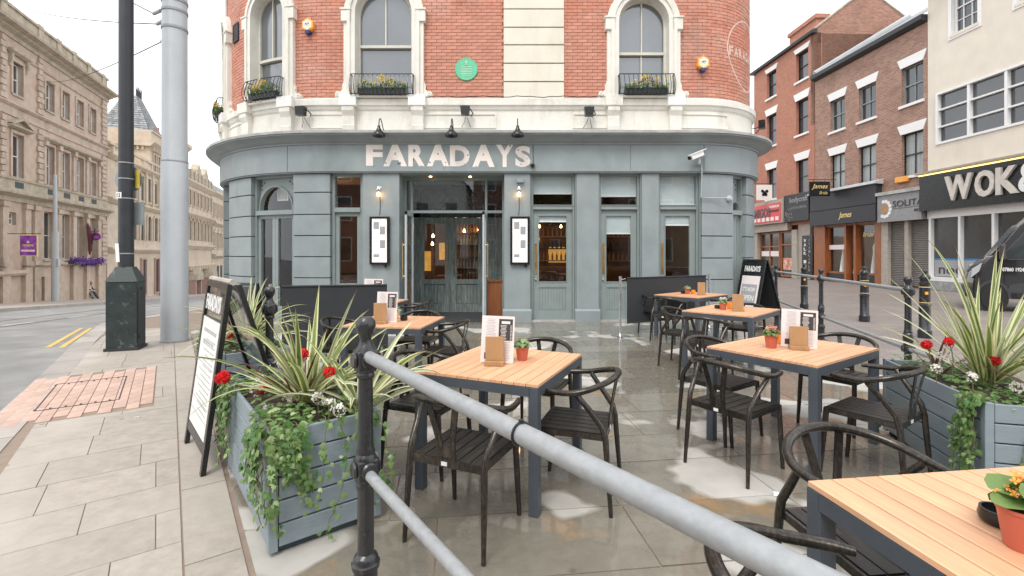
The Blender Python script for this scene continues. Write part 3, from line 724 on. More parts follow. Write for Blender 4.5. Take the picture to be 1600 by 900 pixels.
w = MB(); fbox(w, F, UL, -9.0, -2, Zf-.03, -.32, -.03); fbox(w, F, 6.35, UR, -.7, Zf-.03, -.32, -.03); fbox(w, F, -8.2, -7.28, -1.5, Zf-.03, -.5, -.33); B(w, 'flank_shopfront', M_grey)
w = MB()
for s in (.25, .28): pass
for x in (.40+.005, 1.405, 1.925, 2.855, 3.255, 4.175): fbox(w, F, x, x+.02, 0, Zf-.03, -.22, -.03)
B(w, 'pilaster_fillet', M_greyd)
# -- single door bays
def pane(F, u0, u1, z0, z1, n, m, parent, name='pane'):
    w = MB(); fbox(w, F, u0, u1, z0, z1, n-.006, n); return B(w, name, m, parent)
def door_bay(u0, u1, zt, zl, brass=True, extra=0):
    fr = MB(); rectframe(fr, F, u0, u1, 0, Zf-.03, .045, -.26, -.11, .03); fbox(fr, F, u0+.045, u1-.045, 2.5, 2.585, -.25, -.09)
    fbox(fr, F, u0+.045, u1-.045, 2.585, 2.60, -.24, -.07)
    f = B(fr, 'door_frame', M_greyd); pane(F, u0+.045, u1-.045, 2.58, Zf-.07, -.17, M_glass, f)
    b = MB(); fbox(b, F, u0+.05, u1-.05, zt, Zf-.07, -.21, -.2); B(b, 'transom_blind', M_blind, f)
    b = MB(); fbox(b, F, u0+.05, u1-.05, zt-.03, zt, -.215, -.19); B(b, 'blind_bar', M_white, f)
    L0, L1 = u0+.05, u1-.05; g0, g1 = L0+.125, L1-.125; gz0, gz1 = .88, 2.36
    d = MB(); fbox(d, F, L0, g0, .03, 2.495, -.22, -.16); fbox(d, F, g1, L1, .03, 2.495, -.22, -.16); fbox(d, F, g0, g1, gz1, 2.495, -.22, -.16)
    fbox(d, F, g0, g1, .76, gz0, -.22, -.16); fbox(d, F, g0, g1, .03, .22, -.22, -.16); fbox(d, F, g0, g1, .22, .76, -.22, -.19)
    for k in range(9):
        s = g0+.02+(g1-g0-.04)*k/9; fbox(d, F, s+.004, s+(g1-g0-.04)/9-.004, .245, .735, -.19, -.178)
    rectframe(d, F, g0-.02, g1+.02, gz0-.02, gz1+.02, .02, -.16, -.148); rectframe(d, F, g0, g1, .22, .76, .018, -.19, -.166)
    dd = B(d, 'door', M_greyd, pub); pane(F, g0, g1, gz0, gz1, -.19, M_glass, dd)
    b = MB(); fbox(b, F, g0, g1, zl, gz1, -.21, -.2); B(b, 'door_blind', M_blind, dd)
    b = MB(); fbox(b, F, g0, g1, zl-.03, zl, -.215, -.19); B(b, 'blind_bar', M_white, dd)
    b = MB(); fbox(b, F, L0+.03, L0+.085, 1.05, 1.74, -.16, -.15); B(b, 'push_plate', M_brass, dd)
    b = MB(); b.lathe([(0, 0), (.018, 0), (.022, .03), (0, .045)], F.P(L0+.05, -.155, .93), 10, Matrix.Rotation(pi/2, 3, 'X')); B(b, 'door_knob', M_brass, dd)
    s = MB(); fbox(s, F, u0, u1, -.1, .028, -.34, -.02); B(s, 'threshold', M_lead, pub)
door_bay(.43, 1.40, 2.88, 2.25); door_bay(1.945, 2.85, 2.82, 1.98); door_bay(3.275, 4.17, 2.64, 2.17)
# -- narrow side window and arched door windows
def side_window(u0, u1):
    fr = MB(); rectframe(fr, F, u0, u1, 0, Zf-.03, .06, -.26, -.1, .03); fbox(fr, F, u0+.06, u1-.06, 2.44, 2.54, -.25, -.08); fbox(fr, F, u0+.06, u1-.06, .03, .75, -.22, -.16)
    rectframe(fr, F, u0+.06, u1-.06, .75, 2.44, .09, -.22, -.15); f = B(fr, 'window_frame', M_greyd)
    pane(F, u0+.06, u1-.06, 2.54, Zf-.06, -.18, M_glass, f); pane(F, u0+.15, u1-.15, .84, 2.35, -.19, M_glass, f)
side_window(-4.03, -3.33)
def arch_window(u0, u1, zb=-.6, twin=True):
    fr = MB(); rectframe(fr, F, u0, u1, zb, Zf-.03, .05, -.28, -.1, .03); fbox(fr, F, u0+.05, u1-.05, 2.40, 2.50, -.27, -.07); f = B(fr, 'arched_frame', M_greyd)
    uc = (u0+u1)/2; hw = (u1-u0)/2-.05; zt = Zf-.09; rise = min(hw, zt-2.5-.02); n = 16
    ar = [(uc-hw*.93*cos(pi*k/n), 2.5+(rise)*sin(pi*k/n)) for k in range(n+1)]
    outr = [(uc-hw if k <= n/2 else uc+hw, 2.5+min(zt+.03-2.5, 1.4*(rise+.02)*sin(pi*k/n))) if (k < 3 or k > n-3) else (uc-hw*cos(pi*k/n)*1.0, zt+.03) for k in range(n+1)]
    s = MB(); fring(s, F, ar, outr, -.24, -.19); B(s, 'spandrel', M_greyd, f)
    s = MB(); fring(s, F, [(uc+(a-uc)*.95, 2.5+(b-2.5)*.95) for a, b in ar], ar, -.24, -.13); B(s, 'arch_bead', M_greyd, f)
    s = MB()
    for sg in (-1, 1):
        for (du, dz) in ((.09, .60), (.17, .66), (.08, .50)):
            s.lathe([(0, 0), (.022, 0), (.012, .008), (0, .002)], F.P(uc+sg*(hw-du), -.188, 2.5+dz), 8, Matrix.Rotation(F.ang(uc+sg*(hw-du)), 3, 'Z') @ Matrix.Rotation(pi/2, 3, 'X'))
    B(s, 'fretwork', M_groove, f)
    pane(F, u0+.05, u1-.05, 2.5, Zf-.06, -.235, M_glass, f)
    d = MB(); mid = uc
    for a, b in ((u0+.05, mid-.003), (mid+.003, u1-.05)):
        dd = MB(); rectframe(dd, F, a, b, zb, 2.40, .085, -.22, -.15, .9); o = B(dd, 'door_leaf', M_greyd, pub); pane(F, a+.085, b-.085, zb+.9, 2.32, -.19, M_glass, o)
arch_window(-6.14, -4.90); arch_window(5.03, 5.53, 0)
w = MB(); rectframe(w, F, -5.62, -5.28, 2.74, 3.06, .022, -.32, -.30); B(w, 'framed_notice_edge', M_offwhite); w = MB(); fbox(w, F, -5.6, -5.3, 2.76, 3.04, -.34, -.325); B(w, 'framed_notice', M_beige)
# -- entrance
EX0, EX1, YF, YI = -2.5, -.17, 11.0, 12.05
def bx(mb, x0, x1, y0, y1, z0, z1, r=None): return mb.box(((x0+x1)/2, (y0+y1)/2, (z0+z1)/2), (x1-x0, y1-y0, z1-z0), r=r)
w = MB(); bx(w, EX0-.14, EX0, 10.82, 12.2, 0, 3.3); bx(w, EX1, EX1+.14, 10.82, 12.2, 0, 3.3); bx(w, EX0, EX1, 10.55, 12.2, 3.26, 3.4); B(w, 'entrance_reveal', M_greyd)
w = MB(); bx(w, EX0, EX1, 10.45, 12.4, -.05, .012); B(w, 'entrance_mat', M_plastic)
w = MB()
for x in (EX0+.03, -2.32, -.60, EX1-.03): bx(w, x-.027, x+.027, YF-.04, YF+.04, .0, 3.26)
bx(w, EX0, EX1, YF-.045, YF+.045, 2.45, 2.51); bx(w, EX0, EX1, YF-.035, YF+.035, 3.2, 3.26)
ef = B(w, 'entrance_frame', M_greyd)
for a, b, c, d in ((EX0+.05, -2.35, .9, 2.45), (-.57, EX1-.05, .9, 2.45), (EX0+.05, -2.35, 2.51, 3.2), (-2.29, -.63, 2.51, 3.2), (-.57, EX1-.05, 2.51, 3.2)):
    w = MB(); bx(w, a, b, YF-.004, YF+.004, c, d); B(w, 'pane', M_glass, ef)
for a, b in ((EX0+.05, -2.35), (-.57, EX1-.05)):
    w = MB(); bx(w, a, b, YF-.02, YF+.02, .0, .86); bx(w, a, b, YF-.05, YF+.03, .86, .9); rectn = None
    B(w, 'wood_panel', M_woodred, ef)
for x, s in ((-2.285, 1), (-.615, -1)):
    w = MB(); a, b = 10.18, 10.94
    bx(w, x-.02, x+.02, a, a+.07, .03, 2.42); bx(w, x-.02, x+.02, b-.07, b, .03, 2.42); bx(w, x-.02, x+.02, a, b, 2.35, 2.42); bx(w, x-.02, x+.02, a, b, .03, .13)
    o = B(w, 'outer_glass_door', M_polegr); w = MB(); bx(w, x-.004, x+.004, a+.07, b-.07, .13, 2.35); B(w, 'pane', M_glass, o)
    w = MB(); sd = -1 if s > 0 else 1
    w.tube([(x+sd*.02, a+.1, 1.02), (x+sd*.085, a+.1, 1.02)], .008); w.tube([(x+sd*.02, a+.1, 1.7), (x+sd*.085, a+.1, 1.7)], .008); w.tube([(x+sd*.085, a+.1, .97), (x+sd*.085, a+.1, 1.75)], .014); B(w, 'door_handle', M_brass, o)
for x0, x1, hs in ((-2.36, -1.585, 1), (-1.535, -.74, -1)):
    w = MB(); y0, y1 = YI, YI+.055; bx(w, x0, x0+.125, y0, y1, .02, 2.42); bx(w, x1-.125, x1, y0, y1, .02, 2.42); bx(w, x0+.125, x1-.125, y0, y1, 2.27, 2.42); bx(w, x0+.125, x1-.125, y0, y1, .74, .86); bx(w, x0+.125, x1-.125, y0, y1, .02, .22)
    bx(w, x0+.125, x1-.125, y0+.03, y1, .22, .74)
    for k in range(6):
        s = x0+.17+k*(x1-x0-.34)/6; bx(w, s+.004, s+(x1-x0-.34)/6-.004, y0+.018, y0+.03, .25, .71)
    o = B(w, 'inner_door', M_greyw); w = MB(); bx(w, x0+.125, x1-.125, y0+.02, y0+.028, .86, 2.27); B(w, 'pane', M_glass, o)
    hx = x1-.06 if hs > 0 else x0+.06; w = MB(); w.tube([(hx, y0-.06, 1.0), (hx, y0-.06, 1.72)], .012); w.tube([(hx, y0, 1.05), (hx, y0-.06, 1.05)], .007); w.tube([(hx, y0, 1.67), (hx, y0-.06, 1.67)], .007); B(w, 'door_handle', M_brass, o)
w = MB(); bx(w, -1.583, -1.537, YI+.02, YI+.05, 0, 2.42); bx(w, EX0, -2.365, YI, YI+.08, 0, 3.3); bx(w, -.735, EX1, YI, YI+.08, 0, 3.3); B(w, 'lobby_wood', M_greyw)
w = MB(); bx(w, EX0, EX1, YI+.0, YI+.1, 2.43, 3.3); B(w, 'lobby_header', M_black)  # black stands in for shade here, so reflections show in the transom glass
for x in (-1.85, -.95):
    w = MB(); w.lathe([(0, 0), (.03, 0), (.03, .01), (0, .01)], (x, 10.75, 3.25), 12); B(w, 'downlight', M_lampgl)
# -- interior
ip = [F.P(u, -.38, 0) for u in F.segs(-8.6, 8.5)]; w = MB(); w.prism([(p.x, p.y) for p in ip], -.1, -.01); B(w, 'interior_floor', M_woodin)
w = MB(); bx(w, -7.9, 5.2, 17.0, 17.2, 0, 3.3); B(w, 'interior_back_wall', M_wallin)
w = MB(); w.prism([(p.x, p.y) for p in ip], 3.42, 3.5); B(w, 'interior_ceiling', M_wallin)
w = MB(); bx(w, .3, 5.5, 14.5, 15.1, 0, 1.1); B(w, 'bar_counter', M_woodin)
for k in range(4):
    w = MB(); bx(w, .4, 5.2, 16.6, 16.95, 1.25+k*.42, 1.29+k*.42)
    for j in range(30): x = .5+j*.155; w.lathe([(.035, 0), (.035, .16), (.012, .22), (.012, .28)], (x, 16.75, 1.29+k*.42), 6)
    B(w, 'bottle_shelf', M_dprint if k % 2 else M_oak)
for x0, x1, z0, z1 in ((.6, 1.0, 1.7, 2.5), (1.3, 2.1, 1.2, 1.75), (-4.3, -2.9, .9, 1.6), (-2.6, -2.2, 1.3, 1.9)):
    w = MB(); bx(w, x0, x1, 16.9, 16.95, z0, z1); B(w, 'wall_glow_panel', M_amber)  # glowing panels added on the back wall as a dim warm wall glow
for k in range(5):
    w = MB(); z_ = .75+k*.34; bx(w, -1.62, -.6, 13.6, 13.85, z_, z_+.025)
    for j in range(11): x = -1.56+j*.09; w.lathe([(.03, 0), (.034, .12), (.012, .18), (.012, .25)], (x, 13.7, z_+.025), 6)
    B(w, 'lobby_bottle_shelf', M_offwhite if k % 2 else M_oak)
w = MB(); bx(w, -1.65, -.57, 13.86, 13.9, 0, 2.7); B(w, 'rack_back', M_woodin)
for x, y, s in ((-4.7, 13.2, 1), (-3.7, 12.6, 1), (.95, 12.4, 1), (2.3, 12.2, 1), (3.6, 12.6, 1), (-2.0, 14, 1), (-1.2, 14.2, 1)):
    w = MB(); w.lathe([(.35, .73), (.35, .76)], (x, y, 0), 16); w.tube([(x, y, 0), (x, y, .73)], .03)
    for t in (-.55, .55): bx(w, x+t-.2, x+t+.2, y-.2, y+.2, .43, .47); bx(w, x+t*1.3-.02, x+t*1.3+.02, y-.2, y+.2, .47, .9); bx(w, x+t-.2, x+t-.17, y-.2, y-.17, 0, .43); bx(w, x+t+.17, x+t+.2, y-.2, y-.17, 0, .43)
    B(w, 'interior_table_set', M_woodin)
pb = bpy.data.objects.new('x', None)
bulb = MB().lathe([(0, -.045), (.03, -.03), (.036, 0), (.02, .04), (.012, .06), (0, .06)], n=10).mesh('bulb', M_lampgl, True)
for x, y, z in ((-5.0, 12.6, 2.05), (-4.85, 12.75, 1.93), (-4.68, 12.6, 1.96), (-5.12, 12.8, 1.93), (-2.2, 13.2, 2.0), (-2.22, 13.2, 1.78), (-1.35, 13.4, 2.15), (-1.15, 14.2, 2.25), (-.95, 13.6, 2.2), (.9, 15.5, 2.4), (1.6, 15.5, 2.4), (3.0, 15.2, 2.35)):
    inst('pendant_bulb', bulb, pub, V((x, y, z))-pub.location)
w = MB()
for x, y, z in ((-5.0, 12.6, 2.05), (-2.2, 13.2, 2.0), (-1.15, 14.2, 2.25), (.9, 15.5, 2.4)): w.tube([(x, y, z+.06), (x, y, 3.3)], .006, 5)
B(w, 'pendant_flex', M_black)
for x, y, z in ((-4.9, 12.9, 2.2), (-1.6, 14.0, 2.3), (2.2, 14.0, 2.4)):
    pl_ = bpy.data.lights.new('pendant_light', 'POINT'); pl_.energy = 24; pl_.color = (1, .62, .3); pl_.shadow_soft_size = .08; po = bpy.data.objects.new('pendant_light', pl_); COL.objects.link(po); po.parent = pub; po.location = V((x, y, z))-pub.location
bpy.data.objects.remove(pb)
# -- arched sash windows upstairs
for i, (uc, hw, z0, zs, zr) in enumerate(WIN):
    ap = lambda h, za, d=0: archpts(uc, h, za, zs)
    w = MB(); fring(w, F, ap(hw+.0, z0), ap(hw+.10, z0), -.34, .02); fring(w, F, ap(hw+.10, z0), ap(hw+.17, z0), -.2, .05); fring(w, F, ap(hw+.17, z0), ap(hw+.255, z0), -.2, .0)
    sr = B(w, 'window_surround', M_stone, smooth=True)
    for s in (-1, 1):
        e = MB(); fbox(e, F, uc+s*(hw+.20)-.10, uc+s*(hw+.20)+.10, zs-.2, zs+.05, -.15, .045); fbox(e, F, uc+s*(hw+.2)-.12, uc+s*(hw+.2)+.12, zs+.05, zs+.09, -.15, .065); bevel(B(e, 'impost_block', M_stone, sr), .006)
        e = MB(); u = uc+s*(hw+.24); fpoly(e, F, [(u, z0), (u+s*.20, z0), (u+s*.22, z0+.07), (u+s*.17, z0+.14), (u+s*.10, z0+.13), (u+s*.05, z0+.2), (u+s*.06, z0+.27), (u, z0+.42)], -.15, -.03)
        e.lathe([(0, 0), (.055, 0), (.06, .02), (.03, .035), (.02, .02), (0, .03)], F.P(u+s*.15, -.035, z0+.075), 14, Matrix.Rotation(F.ang(u), 3, 'Z') @ Matrix.Rotation(pi/2, 3, 'X')); B(e, 'scroll_foot', M_stone, sr)
        e = MB(); u = uc+s*(hw+.13); fbox(e, F, u-.19, u+.19, 4.76, 4.995, -.1, .14); bevel(B(e, 'sill_block', M_white if s > 0 or i == 1 else M_stone), .008)
        e = MB(); fprof(e, F, u-.13, u+.13, [(-.1, 4.24), (.06, 4.24), (.075, 4.34), (.06, 4.36), (.07, 4.55), (.12, 4.66), (.12, 4.76), (-.1, 4.76)]); B(e, 'console_bracket', M_stone)
    e = MB(); fbox(e, F, uc-hw, uc+hw, z0-.03, z0+.012, -.35, .10); B(e, 'window_sill', M_stone)
    fr = MB(); fring(fr, F, ap(hw-.055, z0+.02), ap(hw+.005, z0+.02), -.30, -.20); fbox(fr, F, uc-hw+.05, uc+hw-.05, zr-.03, zr+.03, -.27, -.185); fbox(fr, F, uc-hw+.05, uc+hw-.05, z0+.02, z0+.09, -.28, -.22)
    fbox(fr, F, uc-.014, uc+.014, zr+.03, zs+hw-.05, -.265, -.2)
    if i == 2: fbox(fr, F, uc-.014, uc+.014, z0+.09, zr-.03, -.28, -.225)
    f = B(fr, 'sash_frame', M_offwhite)
    g = MB(); fpoly(g, F, archpts(uc, hw-.05, zr, zs), -.245, -.235); B(g, 'upper_pane', M_glassup, f)
    g = MB(); fbox(g, F, uc-hw+.05, uc+hw-.05, z0+.05, zr, -.275, -.265); B(g, 'lower_pane', M_glassup, f)
# -- balconettes with flower troughs
def balconette(uc, hw, z0, label, flab, seed, pt):
    p0 = F.P(uc, 0, z0); t = thing('window_basket', p0, label, 'basket', 'iron baskets under the first floor windows')
    prof = [(.03, 0), (.17, .0), (.235, .09), (.245, .2), (.19, .36), (.15, .44)]
    n = int(hw*2/.095)
    for k in range(n+1):
        u = uc-hw+2*hw*k/n; b = MB(); b.tube([F.P(u, nn, z0+zz) for nn, zz in prof], .0075, 5); B(b, 'bar', M_black, t)
    for s in (-1, 1):
        for kk in (1, 2):
            b = MB(); b.tube([F.P(uc+s*hw, nn*(kk/3), z0+zz) for nn, zz in prof], .0075, 5); B(b, 'bar', M_black, t)
    b = MB(); b.tube([F.P(uc-hw, -.05, z0+.44)]+[F.P(uc-hw+2*hw*k/12, .15, z0+.44) for k in range(13)]+[F.P(uc+hw, -.05, z0+.44)], .011, 6); b.tube([F.P(uc-hw, .0, z0+.01)]+[F.P(uc-hw+2*hw*k/12, .17, z0+.005) for k in range(13)]+[F.P(uc+hw, .0, z0+.01)], .011, 6); B(b, 'rail', M_black, t)
    tr = thing('flower_trough', F.P(uc, .1, z0+.01), flab, 'flower trough', 'flower troughs in the window baskets')
    b = MB(); fbox(b, F, uc-hw*.78, uc+hw*.78, z0+.012, z0+.14, .03, .15); B(b, 'trough', M_black, tr)
    rn = random.Random(seed); lf = MB(); fl = MB(); pf = MB()
    for k in range(520):
        u = uc+rn.uniform(-.78, .78)*hw; c = F.P(u, rn.uniform(.0, .2), z0+.12+rn.random()**1.4*(.16+.06*sin(u*9)))
        a = V((rn.gauss(0, 1), rn.gauss(0, 1), rn.gauss(0, 1))).normalized(); b2 = a.cross(V((rn.gauss(0, 1), rn.gauss(0, 1), rn.gauss(0, 1)))).normalized(); L = rn.uniform(.02, .035)
        lf.add([c-a*L, c+b2*L*.5, c+a*L, c-b2*L*.5], [(0, 1, 2, 3)], rn.random())
    for k in range(60):
        u = uc+rn.gauss(0 if pt else -.5*hw, .35)*hw*(1 if pt else .6); u = min(max(u, uc-.75*hw), uc+.75*hw); c = F.P(u, rn.uniform(.05, .22), z0+.2+rn.random()*.14+(.07 if abs(u-uc) < .12 else 0))
        tgt = fl if rn.random() < .8 or seed != 3 else pf; ax = V((rn.gauss(0, .4), -1, rn.gauss(.3, .4))).normalized(); b1 = ax.orthogonal().normalized(); b3 = ax.cross(b1); R = .02
        for q in range(5): q0 = 2*pi*q/5; tgt.add([c, c+(b1*cos(q0-.5)+b3*sin(q0-.5))*R, c+(b1*cos(q0)+b3*sin(q0))*R*1.25+ax*.006, c+(b1*cos(q0+.5)+b3*sin(q0+.5))*R], [(0, 1, 2, 3)], rn.random())
    B(lf, 'foliage', M_ivy, tr, kind='stuff', recalc=False); B(fl, 'yellow_flowers', M_yelfl, tr, kind='stuff')
    if pf.v: B(pf, 'purple_flowers', M_purfl, tr, kind='stuff')
balconette(-5.62, .5, 5.0, 'black iron window basket on the curved left corner above the arched door', 'trough of yellow flowers in the iron basket on the curved left corner', 1, False)
balconette(-2.85, .68, 5.0, 'black iron window basket above the word painted on the fascia', 'flower trough with few yellow blooms in the basket above the painted name', 2, True)
balconette(2.95, .60, 5.0, 'black iron window basket at the right arched window near the alarm box', 'trough of yellow and violet pansies in the right hand window basket', 3, True)
balconette(-8.15, .45, 5.0, 'black iron window basket seen edge on at the far left brick edge', 'flower trough in the basket at the far left brick edge', 4, True)
# -- wall furniture
def gooseneck(u, lab):
    t = thing('gooseneck_lamp', F.P(u, .25, 4.2), lab, 'wall lamp', 'black gooseneck lamps over the pub name')
    b = MB(); b.tube([F.P(u, .0, 4.22), F.P(u, .1, 4.25), F.P(u, .2, 4.36), F.P(u, .3, 4.42), F.P(u, .39, 4.38), F.P(u, .43, 4.28), F.P(u, .43, 4.17)], .011, 7); B(b, 'lamp_arm', M_black, t, smooth=True)
    b = MB(); b.lathe([(.0, .13), (.03, .13), (.034, .08), (.055, .05), (.06, .02), (.115, -.02), (.135, -.075), (.13, -.10), (.12, -.095), (.05, -.03), (0, -.02)], F.P(u, .43, 4.10), 20); B(b, 'lamp_shade', M_black, t, smooth=True)
    b = MB(); b.lathe([(0, 0), (.05, 0), (.05, .03), (0, .03)], F.P(u, .0, 4.18), 10, Matrix.Rotation(pi/2, 3, 'X')); B(b, 'mounting_plate', M_white, t)
gooseneck(-2.83, 'leftmost black gooseneck lamp over the first letters of the pub name')
gooseneck(-1.29, 'middle black gooseneck lamp over the pub name'); gooseneck(.12, 'rightmost black gooseneck lamp over the last letters of the pub name')
def flood(u, zz, lab):
    t = thing('floodlight', F.P(u, .1, zz), lab, 'floodlight', 'black floodlights on the white stone band'); b = MB(); a = F.ang(u)
    R = Matrix.Rotation(a, 3, 'Z')
    for k in range(9): b.box(F.P(u-.075+.019*k, .17, zz+.02), (.006, .13, .17), M=R)
    b.extr([F.P(u-.085, .1, zz-.09), F.P(u+.085, .1, zz-.09), F.P(u+.105, .1, zz+.1), F.P(u-.105, .1, zz+.1)], F.P(u, .24, zz)-F.P(u, .1, zz)); B(b, 'housing', M_black, t)
    b = MB(); b.tube([F.P(u+.11, .15, zz+.05), F.P(u+.16, .05, zz-.02), F.P(u+.1, -.05, zz-.04)], .012, 6); b.tube([F.P(u, .1, zz-.1), F.P(u-.03, .03, zz-.2), F.P(u-.1, -.03, zz-.3)], .006, 5); b.tube([F.P(u+.03, .1, zz-.1), F.P(u+.06, .03, zz-.2), F.P(u+.1, -.03, zz-.3)], .006, 5); B(b, 'bracket', M_black, t)
flood(-4.6, 4.62, 'black floodlight on the curved white band left of the name'); flood(-1.02, 4.62, 'black floodlight under the round green plaque'); flood(1.68, 4.6, 'black floodlight on the white band right of the quoins'); flood(6.2, 4.6, 'black floodlight on the far right bend of the white band')
def alarm(u, zz, lab):
    t = thing('alarm_box', F.P(u, -.05, zz), lab, 'alarm box', 'hexagonal burglar alarm boxes'); b = MB()
    hx = [(u+.15*cos(pi/6+pi/3*k), zz+.16*sin(pi/6+pi/3*k)) for k in range(6)]; fpoly(b, F, hx, -.1, 0); bevel(B(b, 'housing', M_alarmo, t), .01)
    b = MB(); fpoly(b, F, [(u+(a-u)*.78, zz+(c-zz)*.78) for a, c in hx], -.0, .012); B(b, 'cover', M_alarm, t)
    b = MB(); fbox(b, F, u-.07, u+.07, zz-.02, zz+.05, .012, .016); B(b, 'badge', M_white, t)
    text('badge_text', 'ADT', M_blue, t, F.P(u, .017, zz+.015), (pi/2, 0, F.ang(u)), .11, .04, depth=.002, bold=.03, world=True)
    b = MB(); fbox(b, F, u-.05, u+.05, zz-.19, zz-.12, -.1, .01); B(b, 'strobe', M_blue, t)
alarm(-4.55, 6.60, 'orange and cream hexagonal alarm box between the two left arched windows'); alarm(4.25, 5.75, 'orange and cream hexagonal alarm box right of the right arched window')
t = thing('round_plaque', F.P(-1.02, -.08, 5.63), 'round green plaque on the red brick left of the white quoins', 'plaque')
b = MB(); b.lathe([(0, 0), (.255, 0), (.255, .02), (.24, .032), (.225, .028), (0, .028)], F.P(-1.02, -.10, 5.63), 40, Matrix.Rotation(pi/2, 3, 'X')); B(b, 'disc', M_plaque, t)
b = MB(); b.lathe([(0, 0), (.03, 0), (.02, .01), (0, .012)], F.P(-1.02, -.07, 5.77), 6, Matrix.Rotation(pi/2, 3, 'X')); b.box(F.P(-1.02, -.068, 5.73), (.1, .01, .012)); b.box(F.P(-1.02, -.068, 5.81), (.02, .01, .03)); B(b, 'crest', M_plaqt, t)
for k, s in enumerate(('SITE OF', 'OLD ALE HOUSE', 'LANE CORNER', 'CITY PLAQUE')): pass
b = MB()
for k in range(6): b.box(F.P(-1.02, -.07, 5.68-.038*k), (.27-.02*abs(k-2), .006, .013))
B(b, 'worn_lettering', M_plaqt, t)
def walllamp(x, lab):
    zz = 2.86; t = thing('wall_lamp', (x, 10.5, zz), lab, 'wall lamp', 'lit chrome bulb lamps beside the entrance')
    b = MB(); b.lathe([(0, 0), (.045, 0), (.045, .03), (.02, .05), (0, .05)], (x, 10.5, zz+.1), 14, Matrix.Rotation(pi/2, 3, 'X')); b.lathe([(0, .12), (.035, .12), (.05, .08), (.045, .02), (.03, 0), (0, 0)], (x, 10.4, zz), 14); B(b, 'lamp_holder', M_chrome, t, smooth=True)
    b = MB(); b.lathe([(0, -.10), (.025, -.09), (.036, -.05), (.028, -.01), (0, 0)], (x, 10.4, zz), 14); B(b, 'bulb', M_lampgl, t, smooth=True)
    b = MB(); b.tube([(x, 10.5-.01, zz), (x+.012, 10.49, zz-.3), (x, 10.49, zz-.5)], .006, 5); B(b, 'cable', M_black, t)
walllamp(-2.93, 'lit bulb wall lamp left of the entrance above the menu case'); walllamp(.15, 'lit bulb wall lamp right of the entrance above the menu case')
def menucase(x, lab):
    t = thing('menu_case', (x, 10.5, 1.8), lab, 'menu case', 'backlit menu cases'); z0, z1, h = 1.27, 2.33, .215
    b = MB(); bx(b, x-h, x+h, 10.44, 10.5, z0, z1); B(b, 'back', M_black, t); b = MB()
    for a in ((x-h, x-h+.05, z0, z1), (x+h-.05, x+h, z0, z1), (x-h+.05, x+h-.05, z1-.05, z1), (x-h+.05, x+h-.05, z0, z0+.05)): bx(b, a[0], a[1], 10.41, 10.45, a[2], a[3])
    bevel(B(b, 'frame', M_black, t), .004); b = MB(); bx(b, x-h+.05, x+h-.05, 10.432, 10.438, z0+.05, z1-.05); B(b, 'menu_sheet', M_menulit, t)
    for (a, c, d, e) in ((-.13, -.01, .72, .90), (.01, .125, .60, .80), (.01, .125, .30, .50), (-.13, -.01, .10, .19)):
        b = MB(); bx(b, x+a, x+c, 10.428, 10.432, z0+.06+d, z0+.06+e-.02); B(b, 'printed_panel', M_gprint, t)
    b = MB(); b.lathe([(0, -.02), (.03, 0), (.03, .03), (0, .05)], (x+.13, 10.45, z0-.05), 10); B(b, 'lock', M_black, t)
menucase(-2.92, 'backlit menu case with black frame left of the entrance'); menucase(.175, 'backlit menu case with black frame right of the entrance')
t = thing('security_camera', (4.1, 10.4, 3.5), 'white bullet security camera on the right of the grey fascia', 'security camera')
b = MB(); b.box((3.98, 10.22, 3.63), (.34, .11, .12), M=Matrix.Rotation(.35, 3, 'Z') @ Matrix.Rotation(-.38, 3, 'Y')); bevel(B(b, 'camera_body', M_white, t), .015)
b = MB(); b.box((4.0, 10.22, 3.70), (.40, .14, .015), M=Matrix.Rotation(.35, 3, 'Z') @ Matrix.Rotation(-.38, 3, 'Y')); B(b, 'hood', M_white, t)
b = MB(); b.lathe([(0, 0), (.045, 0), (.04, .02), (0, .02)], (3.81, 10.155, 3.56), 12, Matrix.Rotation(.35, 3, 'Z') @ Matrix.Rotation(-pi/2-.38, 3, 'Y')); B(b, 'lens', M_black, t)
b = MB(); b.tube([(4.04, 10.24, 3.6), (4.06, 10.26, 3.48), (4.1, 10.42, 3.46)], .03, 8); b.tube([(4.15, 10.40, 3.46), (4.17, 10.40, 3.3), (4.17, 10.44, 2.75), (4.35, 10.46, 2.74), (4.75, 10.46, 2.74)], .013, 6); B(b, 'bracket', M_polegr, t)
t = thing('dome_camera', F.P(.45, .1, 3.42), 'small dark dome camera at the right end of the painted name', 'dome camera'); b = MB(); b.lathe([(0, -.05), (.035, -.04), (.05, 0), (.05, .03), (0, .03)], F.P(.45, .13, 3.44), 14); B(b, 'dome', M_black, t, smooth=True); b = MB(); b.tube([F.P(.47, .088, 3.46), F.P(.46, .088, 3.9)], .006, 5); B(b, 'cable', M_black, t)
t = thing('alarm_bell', F.P(4.85, .05, 2.75), 'small round grey sounder on the rusticated pilaster', 'sounder'); b = MB(); b.lathe([(0, 0), (.07, 0), (.075, .05), (.045, .09), (0, .1)], F.P(4.87, -.005, 2.74), 16, Matrix.Rotation(F.ang(4.87), 3, 'Z') @ Matrix.Rotation(pi/2, 3, 'X')); B(b, 'sounder', M_polegr, t, smooth=True)
t = thing('emergency_light', (.18, 10.45, 3.12), 'small grey twin emergency light above the right menu case', 'emergency light'); b = MB(); b.box((.18, 10.46, 3.12), (.16, .07, .09)); bevel(B(b, 'housing', M_grey, t), .01)
t = thing('wall_vent', F.P(-7.05, -.1, 6.9), 'dark louvred vent on the brick left of the corner window', 'vent'); b = MB()
for k in range(7): fbox(b, F, -7.2, -6.92, 6.72+k*.055, 6.76+k*.055, -.1, -.07)
B(b, 'louvre', M_iron, t); b = MB(); rectframe(b, F, -7.23, -6.89, 6.69, 7.13, .03, -.1, -.06); B(b, 'frame', M_iron, t)
